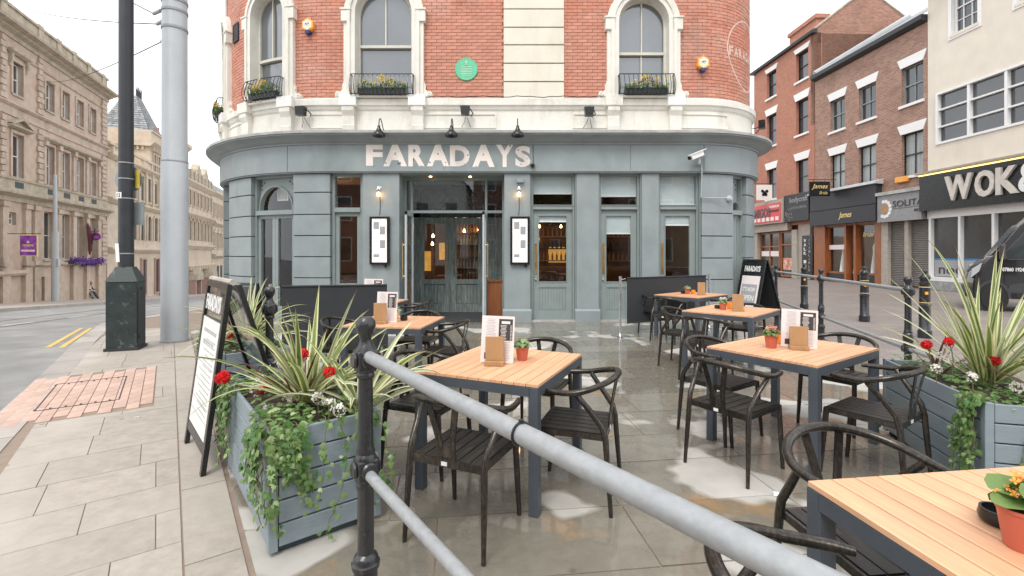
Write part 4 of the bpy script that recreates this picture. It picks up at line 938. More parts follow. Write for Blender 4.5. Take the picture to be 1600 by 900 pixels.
t = thing('downpipe', F.P(-9.3, .05, 5), 'pale downpipe with hopper at the far left edge of the brickwork', 'pipe'); b = MB(); b.tube([F.P(-9.2, .03, 4.97), F.P(-9.2, .03, 8.9)], .05, 10); B(b, 'pipe', M_white, t)
# ghost sign on the right bend
t = thing('ghost_sign', F.P(5.2, -.09, 5.8), 'faded white painted oval ghost sign on the right bend of the brick wall', 'painted sign')
n = 44; c = (5.75, 6.18); aa, bb = .82, .78
pr = lambda k, s: (c[0]+aa*s*cos(2*pi*k/n)*(1-.18*max(0, -sin(2*pi*k/n))*1), c[1]+(bb if sin(2*pi*k/n) > 0 else bb*1.12)*s*sin(2*pi*k/n))
b = MB(); fring(b, F, [pr(k, .955) for k in range(n)], [pr(k, 1) for k in range(n)], -.101, -.096, closed=True); B(b, 'oval_line', M_faded, t)
for k, ch in enumerate('FARADAYS'):
    u = 5.07+k*.185; text('letter', ch, M_faded, t, F.P(u, -.098, 6.14), (pi/2, 0, F.ang(u)), .14, .22, depth=.004, bold=.04, world=True)
# ================================================================== RAILINGS AND POSTS
def post_profile():
    return [(0, -.25), (.048, -.25), (.048, .20), (.056, .205), (.058, .225), (.05, .235), (.05, .245), (.044, .255), (.034, .265), (.0325, .52), (.038, .53), (.040, .545), (.036, .555), (.045, .57), (.045, .66), (.036, .675), (.039, .685), (.034, .70), (.031, .72), (.029, .985), (.036, .99), (.038, 1.0), (.034, 1.01), (.046, 1.03), (.048, 1.07), (.046, 1.10), (.030, 1.125), (.0235, 1.145), (.026, 1.16), (.036, 1.18), (.041, 1.20), (.039, 1.222), (.026, 1.238), (0, 1.242)]
def rail_post(x, y, lab, s=1.0, rz=0, low=.60, grp='black railing posts'):
    t = thing('railing_post', (x, y, 0), lab, 'post', grp, rz)
    pr = [(r*s, z) for r, z in post_profile()]
    if low < .5: pr = [(r, (z-.09 if .3 < z < .8 else z)) for r, z in pr]
    b = MB(); b.lathe(pr, n=24); B4(b, 'shaft', M_ironblk, t, smooth=True)
    dz = -.24 if low < .5 else 0
    for zz in (.615+dz*.0 if low > .5 else .40, 1.065):
        b = MB(); b.box((0, 0, zz), (.086*s, .086*s, .082)); bevel(B4(b, 'socket_block', M_ironblk, t), .012, 3)
        b = MB()
        for a in (0, pi/2, pi, -pi/2): b.lathe([(0, .0), (.028*s, 0), (.034*s, .008), (.028*s, .016), (0, .016)], V((.040*s*cos(a), .040*s*sin(a), zz)), 14, Matrix.Rotation(a, 3, 'Z') @ Matrix.Rotation(pi/2, 3, 'Y'))
        B4(b, 'socket_ring', M_ironblk, t, smooth=True)
    return t
def B4(mb, name, m, parent, **k): return mb.build(name, m, parent, **k)
RP1 = V((-.607, 1.965)); RP2 = V((-1.93, 3.77)); RP0 = RP1+(RP1-RP2)*1.0
ra = atan2((RP1-RP2).y, (RP1-RP2).x)
rail_post(RP1.x, RP1.y, 'nearest black cast iron railing post in front of the left planter', 1.0, ra)
rail_post(RP2.x, RP2.y, 'black railing post rising between the two left planters', 1.0, ra)
rail_post(RP0.x, RP0.y, 'black railing post just outside the view where the near handrail ends', 1.0, ra)
def rail(p, q, z, r, name, lab, grp, tie=None):
    b = MB(); b.tube([(p[0], p[1], z), (q[0], q[1], z)], r, 20); o = b.build(name, M_galv, smooth=True, label=lab, cat='rail', group=grp)
    return o
rail(RP1, RP0, 1.08, .0242, 'handrail', 'thick galvanised handrail crossing the foreground from the near post', 'galvanised rails of the left railing')
rail(RP1, RP0, .60, .0215, 'lower_rail', 'lower galvanised rail slanting down from the near post', 'galvanised rails of the left railing')
pt = RP1+(RP0-RP1)*.475; b = MB(); d = (RP0-RP1).normalized(); n = V((-d.y, d.x))
b.tube([(pt.x+n.x*.0265*cos(a), pt.y+n.y*.0265*cos(a), 1.08+.0265*sin(a)) for a in [2*pi*k/20 for k in range(20)]], .0035, 6, closed=True); b.box((pt.x, pt.y, 1.109), (.012, .01, .008)); b.build('cable_tie', M_black, smooth=True, label='black plastic cable tie round the near handrail', cat='cable tie')
RR = [V((4.60, 5.50)), V((5.45, 8.35)), V((6.30, 11.3))]
for p, l in zip(RR, ('black railing post behind the right planter with the highest finial', 'black railing post in the middle of the right railing', 'black railing post at the far end of the right railing by the sign board')):
    rail_post(p.x, p.y, l, 1.12, atan2(RR[0].y-RR[1].y, RR[0].x-RR[1].x), .36)
for a, b_, k in ((RR[1], RR[0], 'near'), (RR[2], RR[1], 'far')):
    rail(b_, a, 1.08, .026, 'handrail', f'{k} upper rail of the right hand railing', 'rails of the right railing'); rail(b_, a, .40, .024, 'lower_rail', f'{k} lower rail of the right hand railing', 'rails of the right railing')
P3_ = RR[0]+(RR[0]-RR[1]); rail(RR[0], P3_, .40, .024, 'lower_rail', 'lower right rail running behind the right planter towards the viewer', 'rails of the right railing')
def bollard(x, y, lab):
    t = thing('bollard', (x, y, 0), lab, 'bollard', 'black bollards with gold bands')
    b = MB(); b.lathe([(0, -.1), (.105, -.1), (.105, .12), (.088, .14), (.085, .55), (.095, .56), (.095, .59), (.082, .60), (.078, .95), (.09, .96), (.09, .99), (.07, 1.0), (.07, 1.04), (.085, 1.06), (.085, 1.09), (.06, 1.13), (.035, 1.15), (.035, 1.17), (.05, 1.19), (.04, 1.22), (0, 1.23)], n=20); b.build('shaft', M_ironblk, t, smooth=True)
    for z in (.62, .90):
        b = MB(); b.lathe([(.0835, z), (.0855, z+.002), (.0855, z+.010), (.0835, z+.012)], n=20); b.build('gold_band', M_gold, t)
    b = MB(); b.box((-.035, -.079, .80), (.05, .012, .05)); b.build('orange_sticker', M_alarmo, t)
bollard(8.08, 13.1, 'black bollard in front of the red food shop'); bollard(7.9, 10.62, 'black bollard in front of the bridal shop window'); bollard(7.45, 8.55, 'black bollard partly hidden behind the right planter leaves')

# ================================================================== TABLES
def make_table(x, y, d, w, l, lab, ns=11, H=.755):
    """d: slat direction angle; w across the slats, l along"""
    t = thing('cafe_table', (x, y, 0), lab, 'table', 'square slatted cafe tables', d-pi/2)
    sw = w/ns; sm = MB().box((0, 0, 0), (sw-.004, l-.01, .016)).mesh('slat', M_teak)
    for k in range(ns):
        o = inst('slat', sm, t, (-w/2+sw*(k+.5), 0, H-.008))
    b = MB(); th = .05; zt = H-.018; zb = zt-.055
    b.box((0, -l/2+.02, (zt+zb)/2), (w-.1, .04, .055)); b.box((0, l/2-.02, (zt+zb)/2), (w-.1, .04, .055)); b.box((-w/2+.02, 0, (zt+zb)/2), (.04, l-.1, .055)); b.box((w/2-.02, 0, (zt+zb)/2), (.04, l-.1, .055)); b.box((0, 0, zt-.008), (w-.07, l-.07, .01))
    b.build('frame', M_tframe, t)
    for sx in (-1, 1):
        for sy in (-1, 1):
            b = MB(); b.box((sx*(w/2-.029), sy*(l/2-.029), (zt)/2), (.058, .058, zt)); bevel(b.build('leg', M_tframe, t), .003)
    return t
ang = lambda v: atan2(v[1], v[0])
TA = make_table(-.05, 3.28, ang((.405, .914)), .84, .93, 'slatted table nearest the entrance holding the tall menu and a green pot plant', 11)
TB = make_table(2.24, 3.79, ang((.826, .563)), .82, 1.06, 'slatted table holding the coral flower pot beside the right planter', 12)
TC = make_table(2.94, 6.34, ang((.70, .71)), .88, 1.10, 'slatted table between the table with coral flowers and the black barrier')
TE = make_table(3.32, 8.78, ang((.76, .65)), .86, 1.10, 'farthest right slatted table beside the black canvas barrier')
T2 = make_table(-1.29, 5.28, ang((.14, .99)), .86, .88, 'slatted table behind the left spiky plant with menu and small black pot')
T3 = make_table(-2.2, 7.45, ang((.14, .99)), .86, .9, 'farthest left slatted table beside the left black barrier')
TD = make_table(1.452, 1.19, ang((.13, -.99)), .86, .86, 'nearest slatted table at the bottom right corner with orange flowers', 10)

# ================================================================== CHAIRS
def make_chair():
    t = thing('metal_chair', (0, 0, 0), '-', 'chair', 'black metal wishbone chairs')
    S = .44; sh = .455
    b = MB(); f = .032
    b.box((0, -.205, sh-f/2-.004), (.42, .014, f+.008)); b.box((0, .205, sh-f/2-.004), (.43, .014, f)); b.box((-.208, 0, sh-f/2-.004), (.014, .396, f)); b.box((.208, 0, sh-f/2-.004), (.014, .396, f)); b.build('seat_frame', M_chair, t)
    n = 6; sw = .402/n; sm = MB().box((0, 0, 0), (sw-.008, .402, .012)).mesh('seat_slat', M_seat)
    for k in range(n): inst('seat_slat', sm, t, (-.201+sw*(k+.5), 0, sh-.005))
    R = .275
    # hoop: back centre at y=-.27 z=.765, arms forward to y=.10 z=.70
    hp = []
    for k in range(33):
        a = pi*(k/32); x = -cos(a)*R; yy = -sin(a)*.24-.02; zz = .695+.07*sin(a)**1.3; hp.append((x, yy, zz))
    hp = [(-.245, .155, .688), (-.262, .10, .690), (-.272, .03, .692)]+hp+[(.272, .03, .692), (.262, .10, .690), (.245, .155, .688)]
    m = len(hp); rs = [.0165+.003*sin(pi*i/(m-1)) for i in range(m)]; rs[0] = rs[-1] = .013
    b = MB(); b.tube(hp, rs, 10); b.build('back_rail', M_chair, t, smooth=True)
    for s in (-1, 1):
        b = MB(); P = [(s*.232, -.245, 0), (s*.226, -.228, .22), (s*.219, -.212, .43), (s*.222, -.195, .50), (s*.236, -.12, .60), (s*.258, -.055, .68), (s*.262, -.05, .695)]
        b.tube(P, [.012, .016, .0185, .018, .017, .0155, .014], 9); b.build('leg', M_chair, t, smooth=True)
        b = MB(); b.tube([(s*.215, .235, 0), (s*.21, .215, .25), (s*.205, .2, sh-.01)], [.013, .0175, .0185], 9); b.build('leg', M_chair, t, smooth=True)
    b = MB()
    for s in (-1, 1):
        top = V((s*.080, -.252, .752)); bot = V((s*.038, -.214, .545)); low = V((s*.040, -.207, .445)); w = .0175
        for p, q in ((top, bot), (bot, low)):
            dd = (q-p).normalized(); n_ = V((1, 0, 0)); y_ = V((0, .004, 0))
            b.add([p-n_*w-y_, p+n_*w-y_, p+n_*w+y_, p-n_*w+y_, q-n_*w-y_, q+n_*w-y_, q+n_*w+y_, q-n_*w+y_], [(0, 1, 2, 3), (7, 6, 5, 4), (0, 4, 5, 1), (1, 5, 6, 2), (2, 6, 7, 3), (3, 7, 4, 0)])
    b.box((0, -.211, .492), (.066, .006, .05)); b.build('back_splat', M_chair, t)
    b = MB(); b.box((-.01, -.2135, sh-.022), (.034, .003, .02)); b.build('label_tag', M_white, t)
    return t
CH = make_chair(); used = [0]
def chair(x, y, d, lab):
    c = CH if used[0] == 0 else copy_tree(CH); used[0] = 1
    c.location = (x, y, 0); c.rotation_euler = (0, 0, ang(d)-pi/2); c['label'] = lab
eA1, eA2 = (.924, -.381), (.405, .914); neg = lambda v: (-v[0], -v[1])
chair(-.25, 2.60, eA2, 'black wishbone chair in front of the nearest left table with its back to the viewer')
chair(.41, 3.0, (-.94, .33), 'black wishbone chair at the right side of the table with the tall menu')
chair(.20, 3.86, neg(eA2), 'black wishbone chair behind the green pot plant on the table near the entrance')
chair(-.60, 3.42, eA1, 'black wishbone chair left of the nearest left table, partly behind the spiky plant')
eB1, eB2 = (.56, -.83), (.826, .563)
chair(1.58, 3.36, eB2, 'black wishbone chair in front of the coral flower table, white tag on its rail')
chair(2.44, 3.20, neg(eB1), 'black wishbone chair between the coral flower table and the right planter')
chair(2.86, 4.17, neg(eB2), 'black wishbone chair behind the menu of the coral flower table')
chair(1.75, 3.98, eB1, 'black wishbone chair at the left side of the table with coral flowers')
eC1, eC2 = (.777, -.63), (.70, .71)
chair(2.33, 5.66, eC2, 'black wishbone chair in front of the middle right table')
chair(2.3, 6.38, eC1, 'black wishbone chair at the left side of the middle right table')
chair(3.32, 6.8, neg(eC2), 'black wishbone chair behind the middle right table near the sign board')
eE1, eE2 = (.65, -.76), (.76, .65)
chair(2.72, 8.15, eE2, 'black wishbone chair in front of the farthest right table'); chair(2.72, 8.92, eE1, 'black wishbone chair left of the farthest right table by the barrier'); chair(3.78, 8.4, neg(eE1), 'black wishbone chair right of the farthest right table')
chair(-.74, 5.2, (-.99, .14), 'black wishbone chair at the right side of the table with the black ashtray'); chair(-1.17, 5.88, (-.14, -.99), 'black wishbone chair behind the table with the black ashtray'); chair(-1.88, 5.38, (.99, -.14), 'black wishbone chair behind the spiky plant blades at the left of the second table')
chair(-1.52, 7.45, (-.99, .14), 'black wishbone chair near the open entrance doors'); chair(-2.78, 7.35, (.99, -.14), 'black wishbone chair against the left black barrier')
chair(1.34, 1.76, (.10, -.99), 'bronze tinted wishbone chair hoop behind the nearest right table'); chair(.739, 1.08, (.982, -.187), 'bronze tinted wishbone chair under the handrail at the bottom edge')

# ================================================================== THINGS ON TABLES
def block_holder(x, y, z, a, lab, w=.115, h=.165):
    t = thing('menu_holder', (x, y, z), lab, 'menu holder', 'oak menu holders', a)
    b = MB(); b.box((0, -.004, .0155), (w*1.05, .085, .03)); bevel(b.build('base', M_oak, t), .003)
    b = MB(); b.box((0, .0, .03+h/2), (w, .022, h), M=Matrix.Rotation(-.04, 3, 'X')); bevel(b.build('board', M_oak, t), .003)
def menu(x, y, z, a, lab, w=.21, h=.297, lean=-.08, hz=.03):
    t = thing('paper_menu', (x, y, z+hz), lab, 'menu', 'paper menus on the tables', a); t.rotation_euler = (lean, .03, a)
    b = MB(); b.box((0, 0, h/2), (w, .003, h)); b.build('card', M_paper, t)
    b = MB(); b.box((w*.235, -.0025, h*.71), (w*.42, .0015, h*.46)); p = b.build('dark_panel', M_dprint, t)
    b = MB()
    b.box((w*.235, -.004, h*.865), (w*.26, .001, .018))
    for k in range(11): b.box((w*.17, -.004, h*.80-k*h*.030), (w*.2*random.uniform(.6, 1), .001, .0035)); b.box((w*.40, -.004, h*.80-k*h*.030), (w*.05, .001, .0035))
    b.build('panel_print', M_paper, t, kind='stuff')
    b = MB(); b.box((-w*.30, -.0025, h*.14), (w*.18, .0015, h*.14)); b.build('dark_panel', M_dprint, t)
    b = MB()
    for k in range(22): b.box((-w*.22, -.0022, h*.93-k*h*.034), (w*.34*random.uniform(.6, 1), .001, .0022))
    for k in range(12): b.box((w*.25, -.0022, h*.44-k*h*.034), (w*.34*random.uniform(.6, 1), .001, .0022))
    b.build('text_lines', M_gprint, t, kind='stuff')
def pot(x, y, z, lab, m, s=1.0, kind='green', fl=None, seed=1):
    t = thing('pot_plant', (x, y, z), lab, 'pot plant', 'small pot plants on the tables')
    b = MB(); b.lathe([(0, 0), (.036*s, 0), (.037*s, .004), (.049*s, .088*s), (.052*s, .09*s), (.052*s, .098*s), (.047*s, .098*s), (.044*s, .085*s), (0, .085*s)], n=24); b.build('pot', m, t, smooth=True)
    b = MB(); b.lathe([(0, .083*s), (.045*s, .083*s), (0, .088*s)], n=12); b.build('soil', M_soil, t)
    rn = random.Random(seed); lf = MB(); L = MB()
    for k in range(60 if kind != 'kal' else 16):
        a = rn.uniform(0, 2*pi); el = rn.uniform(.25, 1.35); R = rn.uniform(.035, .075)*s*(1 if kind != 'kal' else 1.1); d = V((cos(a)*cos(el), sin(a)*cos(el), sin(el)*.8)); c = V((0, 0, .095*s))+d*R; n_ = (d+V((rn.gauss(0, .4), rn.gauss(0, .4), .8))).normalized(); t1 = (d-n_*d.dot(n_)).normalized(); t2 = n_.cross(t1); S = (.018 if kind != 'kal' else .042)*s*rn.uniform(.8, 1.25)
        pts = [c-t1*S, c-t1*S*.5+t2*S*.62, c+t1*S*.2+t2*S*.75+n_*S*.1, c+t1*S*.8+t2*S*.45, c+t1*S*1.1, c+t1*S*.8-t2*S*.45, c+t1*S*.2-t2*S*.75+n_*S*.1, c-t1*S*.5-t2*S*.62]
        lf.add(pts+[c-n_*S*.12], [(8, i, (i+1) % 8) for i in range(8)], rn.random())
    lf.build('foliage', M_ivy if kind != 'pale' else M_ivyp, t, kind='stuff')
    if fl:
        fb = MB(); st = MB(); heads = [(rn.uniform(0, 2*pi), rn.uniform(0, .042)*s, rn.uniform(.125, .165)*s) for _ in range(9 if kind != 'kal' else 6)]
        for a, rr, hz in heads:
            c = V((rr*cos(a), rr*sin(a), hz)); st.tube([(0, 0, .085*s), tuple(c)], .0018*s, 5)
            for q in range(9):
                cc = c+V((rn.gauss(0, .011), rn.gauss(0, .011), rn.gauss(.002, .006)))*s; ax = V((rn.gauss(0, .5), rn.gauss(-.3, .5), 1)).normalized(); u1 = ax.orthogonal().normalized(); u2 = ax.cross(u1); R = .0085*s; ro = rn.uniform(0, 2)
                for j in range(4): q0 = ro+pi/2*j; fb.add([cc, cc+(u1*cos(q0-.55)+u2*sin(q0-.55))*R*.8+ax*R*.2, cc+(u1*cos(q0)+u2*sin(q0))*R*1.25+ax*R*.15, cc+(u1*cos(q0+.55)+u2*sin(q0+.55))*R*.8+ax*R*.2], [(0, 1, 2, 3)], rn.random())
        fb.build('blossoms', fl, t, kind='stuff'); st.build('stems', M_stem, t)
def jar(x, y, z, lab, m=M_orange, r=.032, h=.075):
    b = MB(); b.lathe([(0, 0), (r*.8, 0), (r, .012), (r*1.04, h*.5), (r*.92, h), (r*.82, h), (r*.9, h*.5), (r*.8, .014), (0, .012)], n=20); o = b.build('candle_jar', m, smooth=True, label=lab, cat='candle jar', group='orange candle jars'); o.location = (x, y, z)
def ashtray(x, y, z, lab, r=.05, h=.045):
    t = thing('ashtray', (x, y, z), lab, 'ashtray', 'black ashtrays'); b = MB(); b.lathe([(0, 0), (r*.75, 0), (r*.95, .008), (r, h*.5), (r*.92, h), (r*.8, h), (r*.82, h*.5), (r*.7, .01), (0, .01)], n=24); b.build('bowl', M_black, t, smooth=True)
HT = .756
def at(px, py, z=HT): Y = 740*(1.5-z)/(py-397); return ((px-800)*Y/740, Y)
x, y = at(773, 570); block_holder(x, y, HT, -.10, 'oak menu holder on the table with the tall menu', .125, .16); menu(x+.012, y+.035, HT, -.10, 'tall pink white menu standing on the table nearest the entrance', .225, .315, -.10, .006)
x, y = at(806, 566); pot(x+.045, y+.07, HT, 'terracotta pot with bright green trailing leaves beside the tall menu', M_terra, .95, 'pale', None, 2)
x, y = at(1248, 546); block_holder(x, y, HT, -.35, 'oak menu holder behind the coral flower pot', .125, .15); menu(x+.03, y+.05, HT, -.42, 'pink white menu leaning behind the oak block of the coral flower table', .25, .30, -.06, .004)
x, y = at(1205, 543); pot(x, y, HT, 'coral pot of salmon pink kalanchoe on the table beside the right planter', M_terra, 1.0, 'kal2', M_corfl, 3); x, y = at(1221, 537); jar(x, y, HT, 'orange candle jar behind the coral flower pot')
x, y = at(1153, 486); block_holder(x, y, HT, -.3, 'oak menu holder on the middle right table', .135, .19); x, y = at(1130, 484); pot(x, y, HT, 'small red pot of white flowers on the middle right table', M_terra, .95, 'pale', M_whitefl, 4); x, y = at(1140, 482.5); jar(x, y, HT, 'orange candle jar on the middle right table', h=.09); x, y = at(1121, 482); ashtray(x, y, HT, 'black ashtray behind the red pot on the middle right table', .04)
x, y = at(1096, 461); block_holder(x, y, HT, -.2, 'oak menu holder on the farthest right table', .13, .2); x, y = at(1074, 459.3); pot(x, y, HT, 'small red pot of green leaves on the farthest right table', M_terra, 1.0, 'pale', None, 5); x, y = at(1083, 459.3); jar(x, y, HT, 'orange candle jar on the farthest right table', r=.042); x, y = at(1067, 458.6); ashtray(x, y, HT, 'black ashtray beside the pot on the farthest right table', .04)
x, y = at(594, 505.5); block_holder(x, y, HT, .05, 'oak menu holder on the table with the black ashtray', .135, .19); menu(x+.05, y+.06, HT, .05, 'menu standing behind the oak block on the second left table', .22, .33, -.08, .004)
x, y = at(617, 498); pot(x, y, HT, 'yellow pot of light green leaves on the second left table', M_yellowpot, .9, 'pale', None, 6); x, y = at(631, 500.5); ashtray(x, y, HT, 'round black ashtray at the right of the yellow pot', .042, .055)
menu(-2.13, 7.25, HT, .1, 'farthest menu standing on the table beside the left barrier', .28, .36, -.06, .004); block_holder(-2.2, 7.12, HT, .8, 'oak menu holder on the farthest left table', .1, .25)
x, y = at(1588, 856); pot(x+.02, y, HT, 'orange kalanchoe in a coral pot at the right edge of the nearest table', M_terra, 1.05, 'kal', M_orfl, 8); x, y = at(1562, 818); ashtray(x, y, HT, 'black ashtray beside the coral pot on the nearest table', .046, .04); jar(1.115, .778, HT, 'dark glass jar at the very right edge of the nearest table', M_black, .03, .05)

# ================================================================== PLANTERS
def planter(o, dl, dw, L, W, lab, H=.62):
    """box with near corner o, long side dl, short side dw"""
    o = V((*o, 0)); dl = V((*dl, 0)).normalized(); dw = V((*dw, 0)).normalized(); cen = o+dl*L/2+dw*W/2
    t = thing('planter_box', cen, lab, 'planter', 'grey wooden planters'); z = V((0, 0, 1)); O = o-cen
    def q(a, b, c): return O+dl*a+dw*b+z*c
    def slab(mb, a0, a1, b0, b1, c0, c1): mb.add([q(a, b, c) for c in (c0, c1) for a, b in ((a0, b0), (a1, b0), (a1, b1), (a0, b1))], [(3, 2, 1, 0), (4, 5, 6, 7), (0, 1, 5, 4), (1, 2, 6, 5), (2, 3, 7, 6), (3, 0, 4, 7)])
    nb = 5; bh = (H-.035)/nb
    for k in range(nb):
        c0 = .035+k*bh+.004; c1 = .035+(k+1)*bh-.004
        for (a0, a1, b0, b1) in ((.02, L-.02, 0, .02), (.02, L-.02, W-.02, W), (0, .02, .045, W-.045), (L-.02, L, .045, W-.045)):
            b = MB(); slab(b, a0, a1, b0+.0, b1, c0, c1); bevel(b.build('board', M_planter, t), .005)
    for a in (0, L):
        for b_ in (0, W):
            b = MB(); a0 = -.004 if a == 0 else L-.041; b0 = -.004 if b_ == 0 else W-.041; slab(b, a0, a0+.045, b0, b0+.045, .02, H+.002); bevel(b.build('corner_post', M_planter, t), .004)
    b = MB(); slab(b, .021, L-.021, .021, W-.021, .03, H-.05); b.build('lining', M_groove, t)
    b = MB(); slab(b, .03, L-.03, .03, W-.03, H-.06, H-.035); b.build('soil', M_soil, t)
    b = MB(); slab(b, .03, .09, .03, W-.03, .0, .035); b.build('foot_rail', M_groove, t); b = MB(); slab(b, L-.09, L-.03, .03, W-.03, 0, .035); b.build('foot_rail', M_groove, t)
    return o, dl, dw
def ivyleaf(mb, c, n, up, S, r):
    """five lobed leaf"""
    n = n.normalized(); t1 = (up-n*up.dot(n)); t1 = t1.normalized() if t1.length > 1e-4 else n.orthogonal().normalized(); t2 = n.cross(t1)
    out = [(-.75, 0), (-.55, .42), (-.05, .78), (.02, .38), (.42, .52), (.40, .2), (1.05, 0), (.40, -.2), (.42, -.52), (.02, -.38), (-.05, -.78), (-.55, -.42)]
    pts = [c+t1*a*S+t2*b*S-n*S*.10*(a*a+b*b) for a, b in out]; mb.add(pts+[c+n*S*.05], [(12, i, (i+1) % 12) for i in range(12)], r)
def ivy_strands(name, lab, starts, seed, leafS=.029, parentless=True, cat='ivy', grp=None, cover=None):
    rn = random.Random(seed); lf = MB(); pl = MB(); st = MB(); base = V(starts[0][0])
    for (p, outn, length, dens, drift) in starts:
        p = V(p); outn = V(outn).normalized(); side = outn.cross(V((0, 0, 1))).normalized(); path = [p-outn*.06+V((0, 0, .01)), p+V((0, 0, .015))]; L = 0; cur = p.copy(); vel = rn.uniform(-.3, .3)
        while L < length:
            st_ = .025; vel += rn.gauss(0, .18)-vel*.1; vel = max(-1, min(1, vel)); hang = min(1, L/.06)
            cur = cur+V((0, 0, -1))*st_*hang+outn*st_*(.6 if hang < 1 else rn.gauss(0, .25))+side*st_*(vel*.55+drift); 
            w = (cur-p).dot(outn); 
            if w < .012: cur = cur+outn*(.012-w)
            if w > .07: cur = cur-outn*(w-.07)
            if cur.z < .02: cur.z = .02; cur = cur+outn*.02
            L += st_; path.append(cur.copy())
            for _ in range(dens if rn.random() < .85 else 0):
                nn = (outn+V((rn.gauss(0, .35), rn.gauss(0, .35), rn.gauss(.35, .3)))); cc = cur+side*rn.gauss(0, .018)+outn*rn.uniform(.0, .025)+V((0, 0, rn.gauss(0, .012)))
                S = leafS*rn.uniform(.6, 1.35)*(1-.35*L/max(length, .01)); (lf if rn.random() < .8 else pl).add([], []); ivyleaf(lf if rn.random() < .8 else pl, cc, nn, V((rn.gauss(0, .5), rn.gauss(0, .5), -1)), S, rn.random())
        st.tube(path, .0022, 5)
    if cover:
        for (fn, cnt, S0) in cover:
            for k in range(cnt):
                c, nn = fn(rn); ivyleaf(lf if rn.random() < .78 else pl, c, nn+V((rn.gauss(0, .35), rn.gauss(0, .35), .2)), V((rn.gauss(0, 1), rn.gauss(0, 1), rn.gauss(0, .4))), S0*rn.uniform(.6, 1.3), rn.random())
    t = thing('ivy', base, lab, cat, grp)
    lf.build('ivy_leaves', M_ivy, t, world=True, kind='stuff'); pl.build('pale_ivy_leaves', M_ivyp, t, world=True, kind='stuff'); st.build('stems', M_stem, t, world=True, kind='stuff')
def blade_mesh(rn, L, w, el, az, curl, m, tw=0, fold=.25):
    """one long strap leaf from the origin; returns MB"""
    b = MB(); N = 10; p = V((0, 0, 0)); vs = []; uv = []; e = el; ds = L/N
    for i in range(N+1):
        s = i/N; d = V((cos(e)*cos(az), cos(e)*sin(az), sin(e))); side = V((-sin(az), cos(az), 0)); nrm = side.cross(d); side = (side*cos(tw*s)+nrm*sin(tw*s)); nrm = side.cross(d)
        ww = w*(min(1, .45+s*2.2))*(1-max(0, (s-.35)/.65)**1.8)
        if i == N: ww = .0008
        vs += [p+side*ww/2+nrm*ww*fold, p, p-side*ww/2+nrm*ww*fold]; uv += [(0, s), (.5, s), (1, s)]
        p = p+d*ds; e -= curl*ds/L*(.4+1.6*s)*1.0
    fs = []; uu = []
    for i in range(N):
        for k in (0, 1): f = (i*3+k, i*3+k+1, i*3+k+4, i*3+k+3); fs.append(f); uu.append([uv[j] for j in f])
    b.add(vs, fs, rn.random(), uu); return b
def spiky(c, n, lab, seed, Lr=(.45, .8), mats=None, w=.03, elr=(.35, 1.45), cat='plant', curl=(.6, 2.6), grp='variegated spiky plants', azr=None):
    rn = random.Random(seed); t = thing('spiky_plant', c, lab, cat, grp); mats = mats or [M_blade, M_blade, M_bladep]
    for k in range(n):
        az = rn.uniform(0, 2*pi) if azr is None else rn.uniform(*azr); el = rn.uniform(*elr); L = rn.uniform(*Lr); cu = rn.uniform(*curl)*(1.25-el/2); m = rn.choice(mats)
        b = blade_mesh(rn, L, w*rn.uniform(.65, 1.25), el, az, cu, m, rn.gauss(0, .5)); o = b.build('leaf', m, t, smooth=True); o.location = (rn.gauss(0, .018), rn.gauss(0, .018), 0)
    return t
def flowerhead(c, lab, fl, seed, R=.035, stemz=.12, cat='flower', grp=None, n=60, lean=(0, 0)):
    rn = random.Random(seed); c = V(c); t = thing('geranium' if fl is M_redfl else 'begonia', c-V((lean[0], lean[1], stemz)), lab, cat, grp)
    b = MB(); b.tube([(0, 0, 0), (lean[0]*.4, lean[1]*.4, stemz*.6), (lean[0], lean[1], stemz)], .003, 6); b.build('stem', M_stem, t)
    b = MB(); C = V((lean[0], lean[1], stemz))
    for k in range(n):
        d = V((rn.gauss(0, 1), rn.gauss(0, 1), rn.gauss(.35, .8))).normalized(); cc = C+d*R*rn.uniform(.65, 1); u1 = d.orthogonal().normalized(); u2 = d.cross(u1); S = R*.42; ro = rn.uniform(0, 6)
        for j in range(3): q0 = ro+j*2.1; b.add([cc, cc+(u1*cos(q0-.6)+u2*sin(q0-.6))*S+d*S*.3, cc+(u1*cos(q0)+u2*sin(q0))*S*1.3+d*S*.15, cc+(u1*cos(q0+.6)+u2*sin(q0+.6))*S+d*S*.3], [(0, 1, 2, 3)], rn.random())
    b.build('petals', fl, t, kind='stuff')
PF, PLd, PWd = (-1.196, 2.33), (-.63, .78), (.84, .54)
PWd = (.78, .63)
p1 = planter(PF, PLd, PWd, 1.22, .575, 'grey slatted planter box nearest the viewer beside the black railing post')
p2 = planter((-2.56, 4.15), PLd, PWd, 1.22, .575, 'grey planter box behind the left sign board')
p3 = planter((2.80, 2.80), (.27, .96), (.96, -.27), 1.25, .60, 'grey slatted planter box at the right edge beside the nearest table')
def surf(p, L=1.22, W=.575, H=.6, lo=0, hi=1):
    o, dl, dw = p
    return lambda rn: (o+dl*rn.uniform(lo*L+.02, hi*L-.02)+dw*rn.uniform(.02, W-.02)+V((0, 0, H+rn.random()**1.3*.08)), V((0, 0, 1)))
def edge_clump(p, a0, a1, b0, b1, H=.62, up=.06):
    o, dl, dw = p
    return lambda rn: (o+dl*rn.uniform(a0, a1)+dw*rn.uniform(b0, b1)+V((0, 0, H+rn.uniform(-.02, up))), V((0, 0, 1)))
o, dl, dw = p1; fr = -dl; lf_ = -dw; rim = .625
S = []
rn = random.Random(21)
for k in range(13): a = rn.uniform(-.01, .16); S.append((o+dw*a+dl*0+V((0, 0, rim)), fr, rn.uniform(.2, .56), 2, rn.uniform(-.12, .05)))
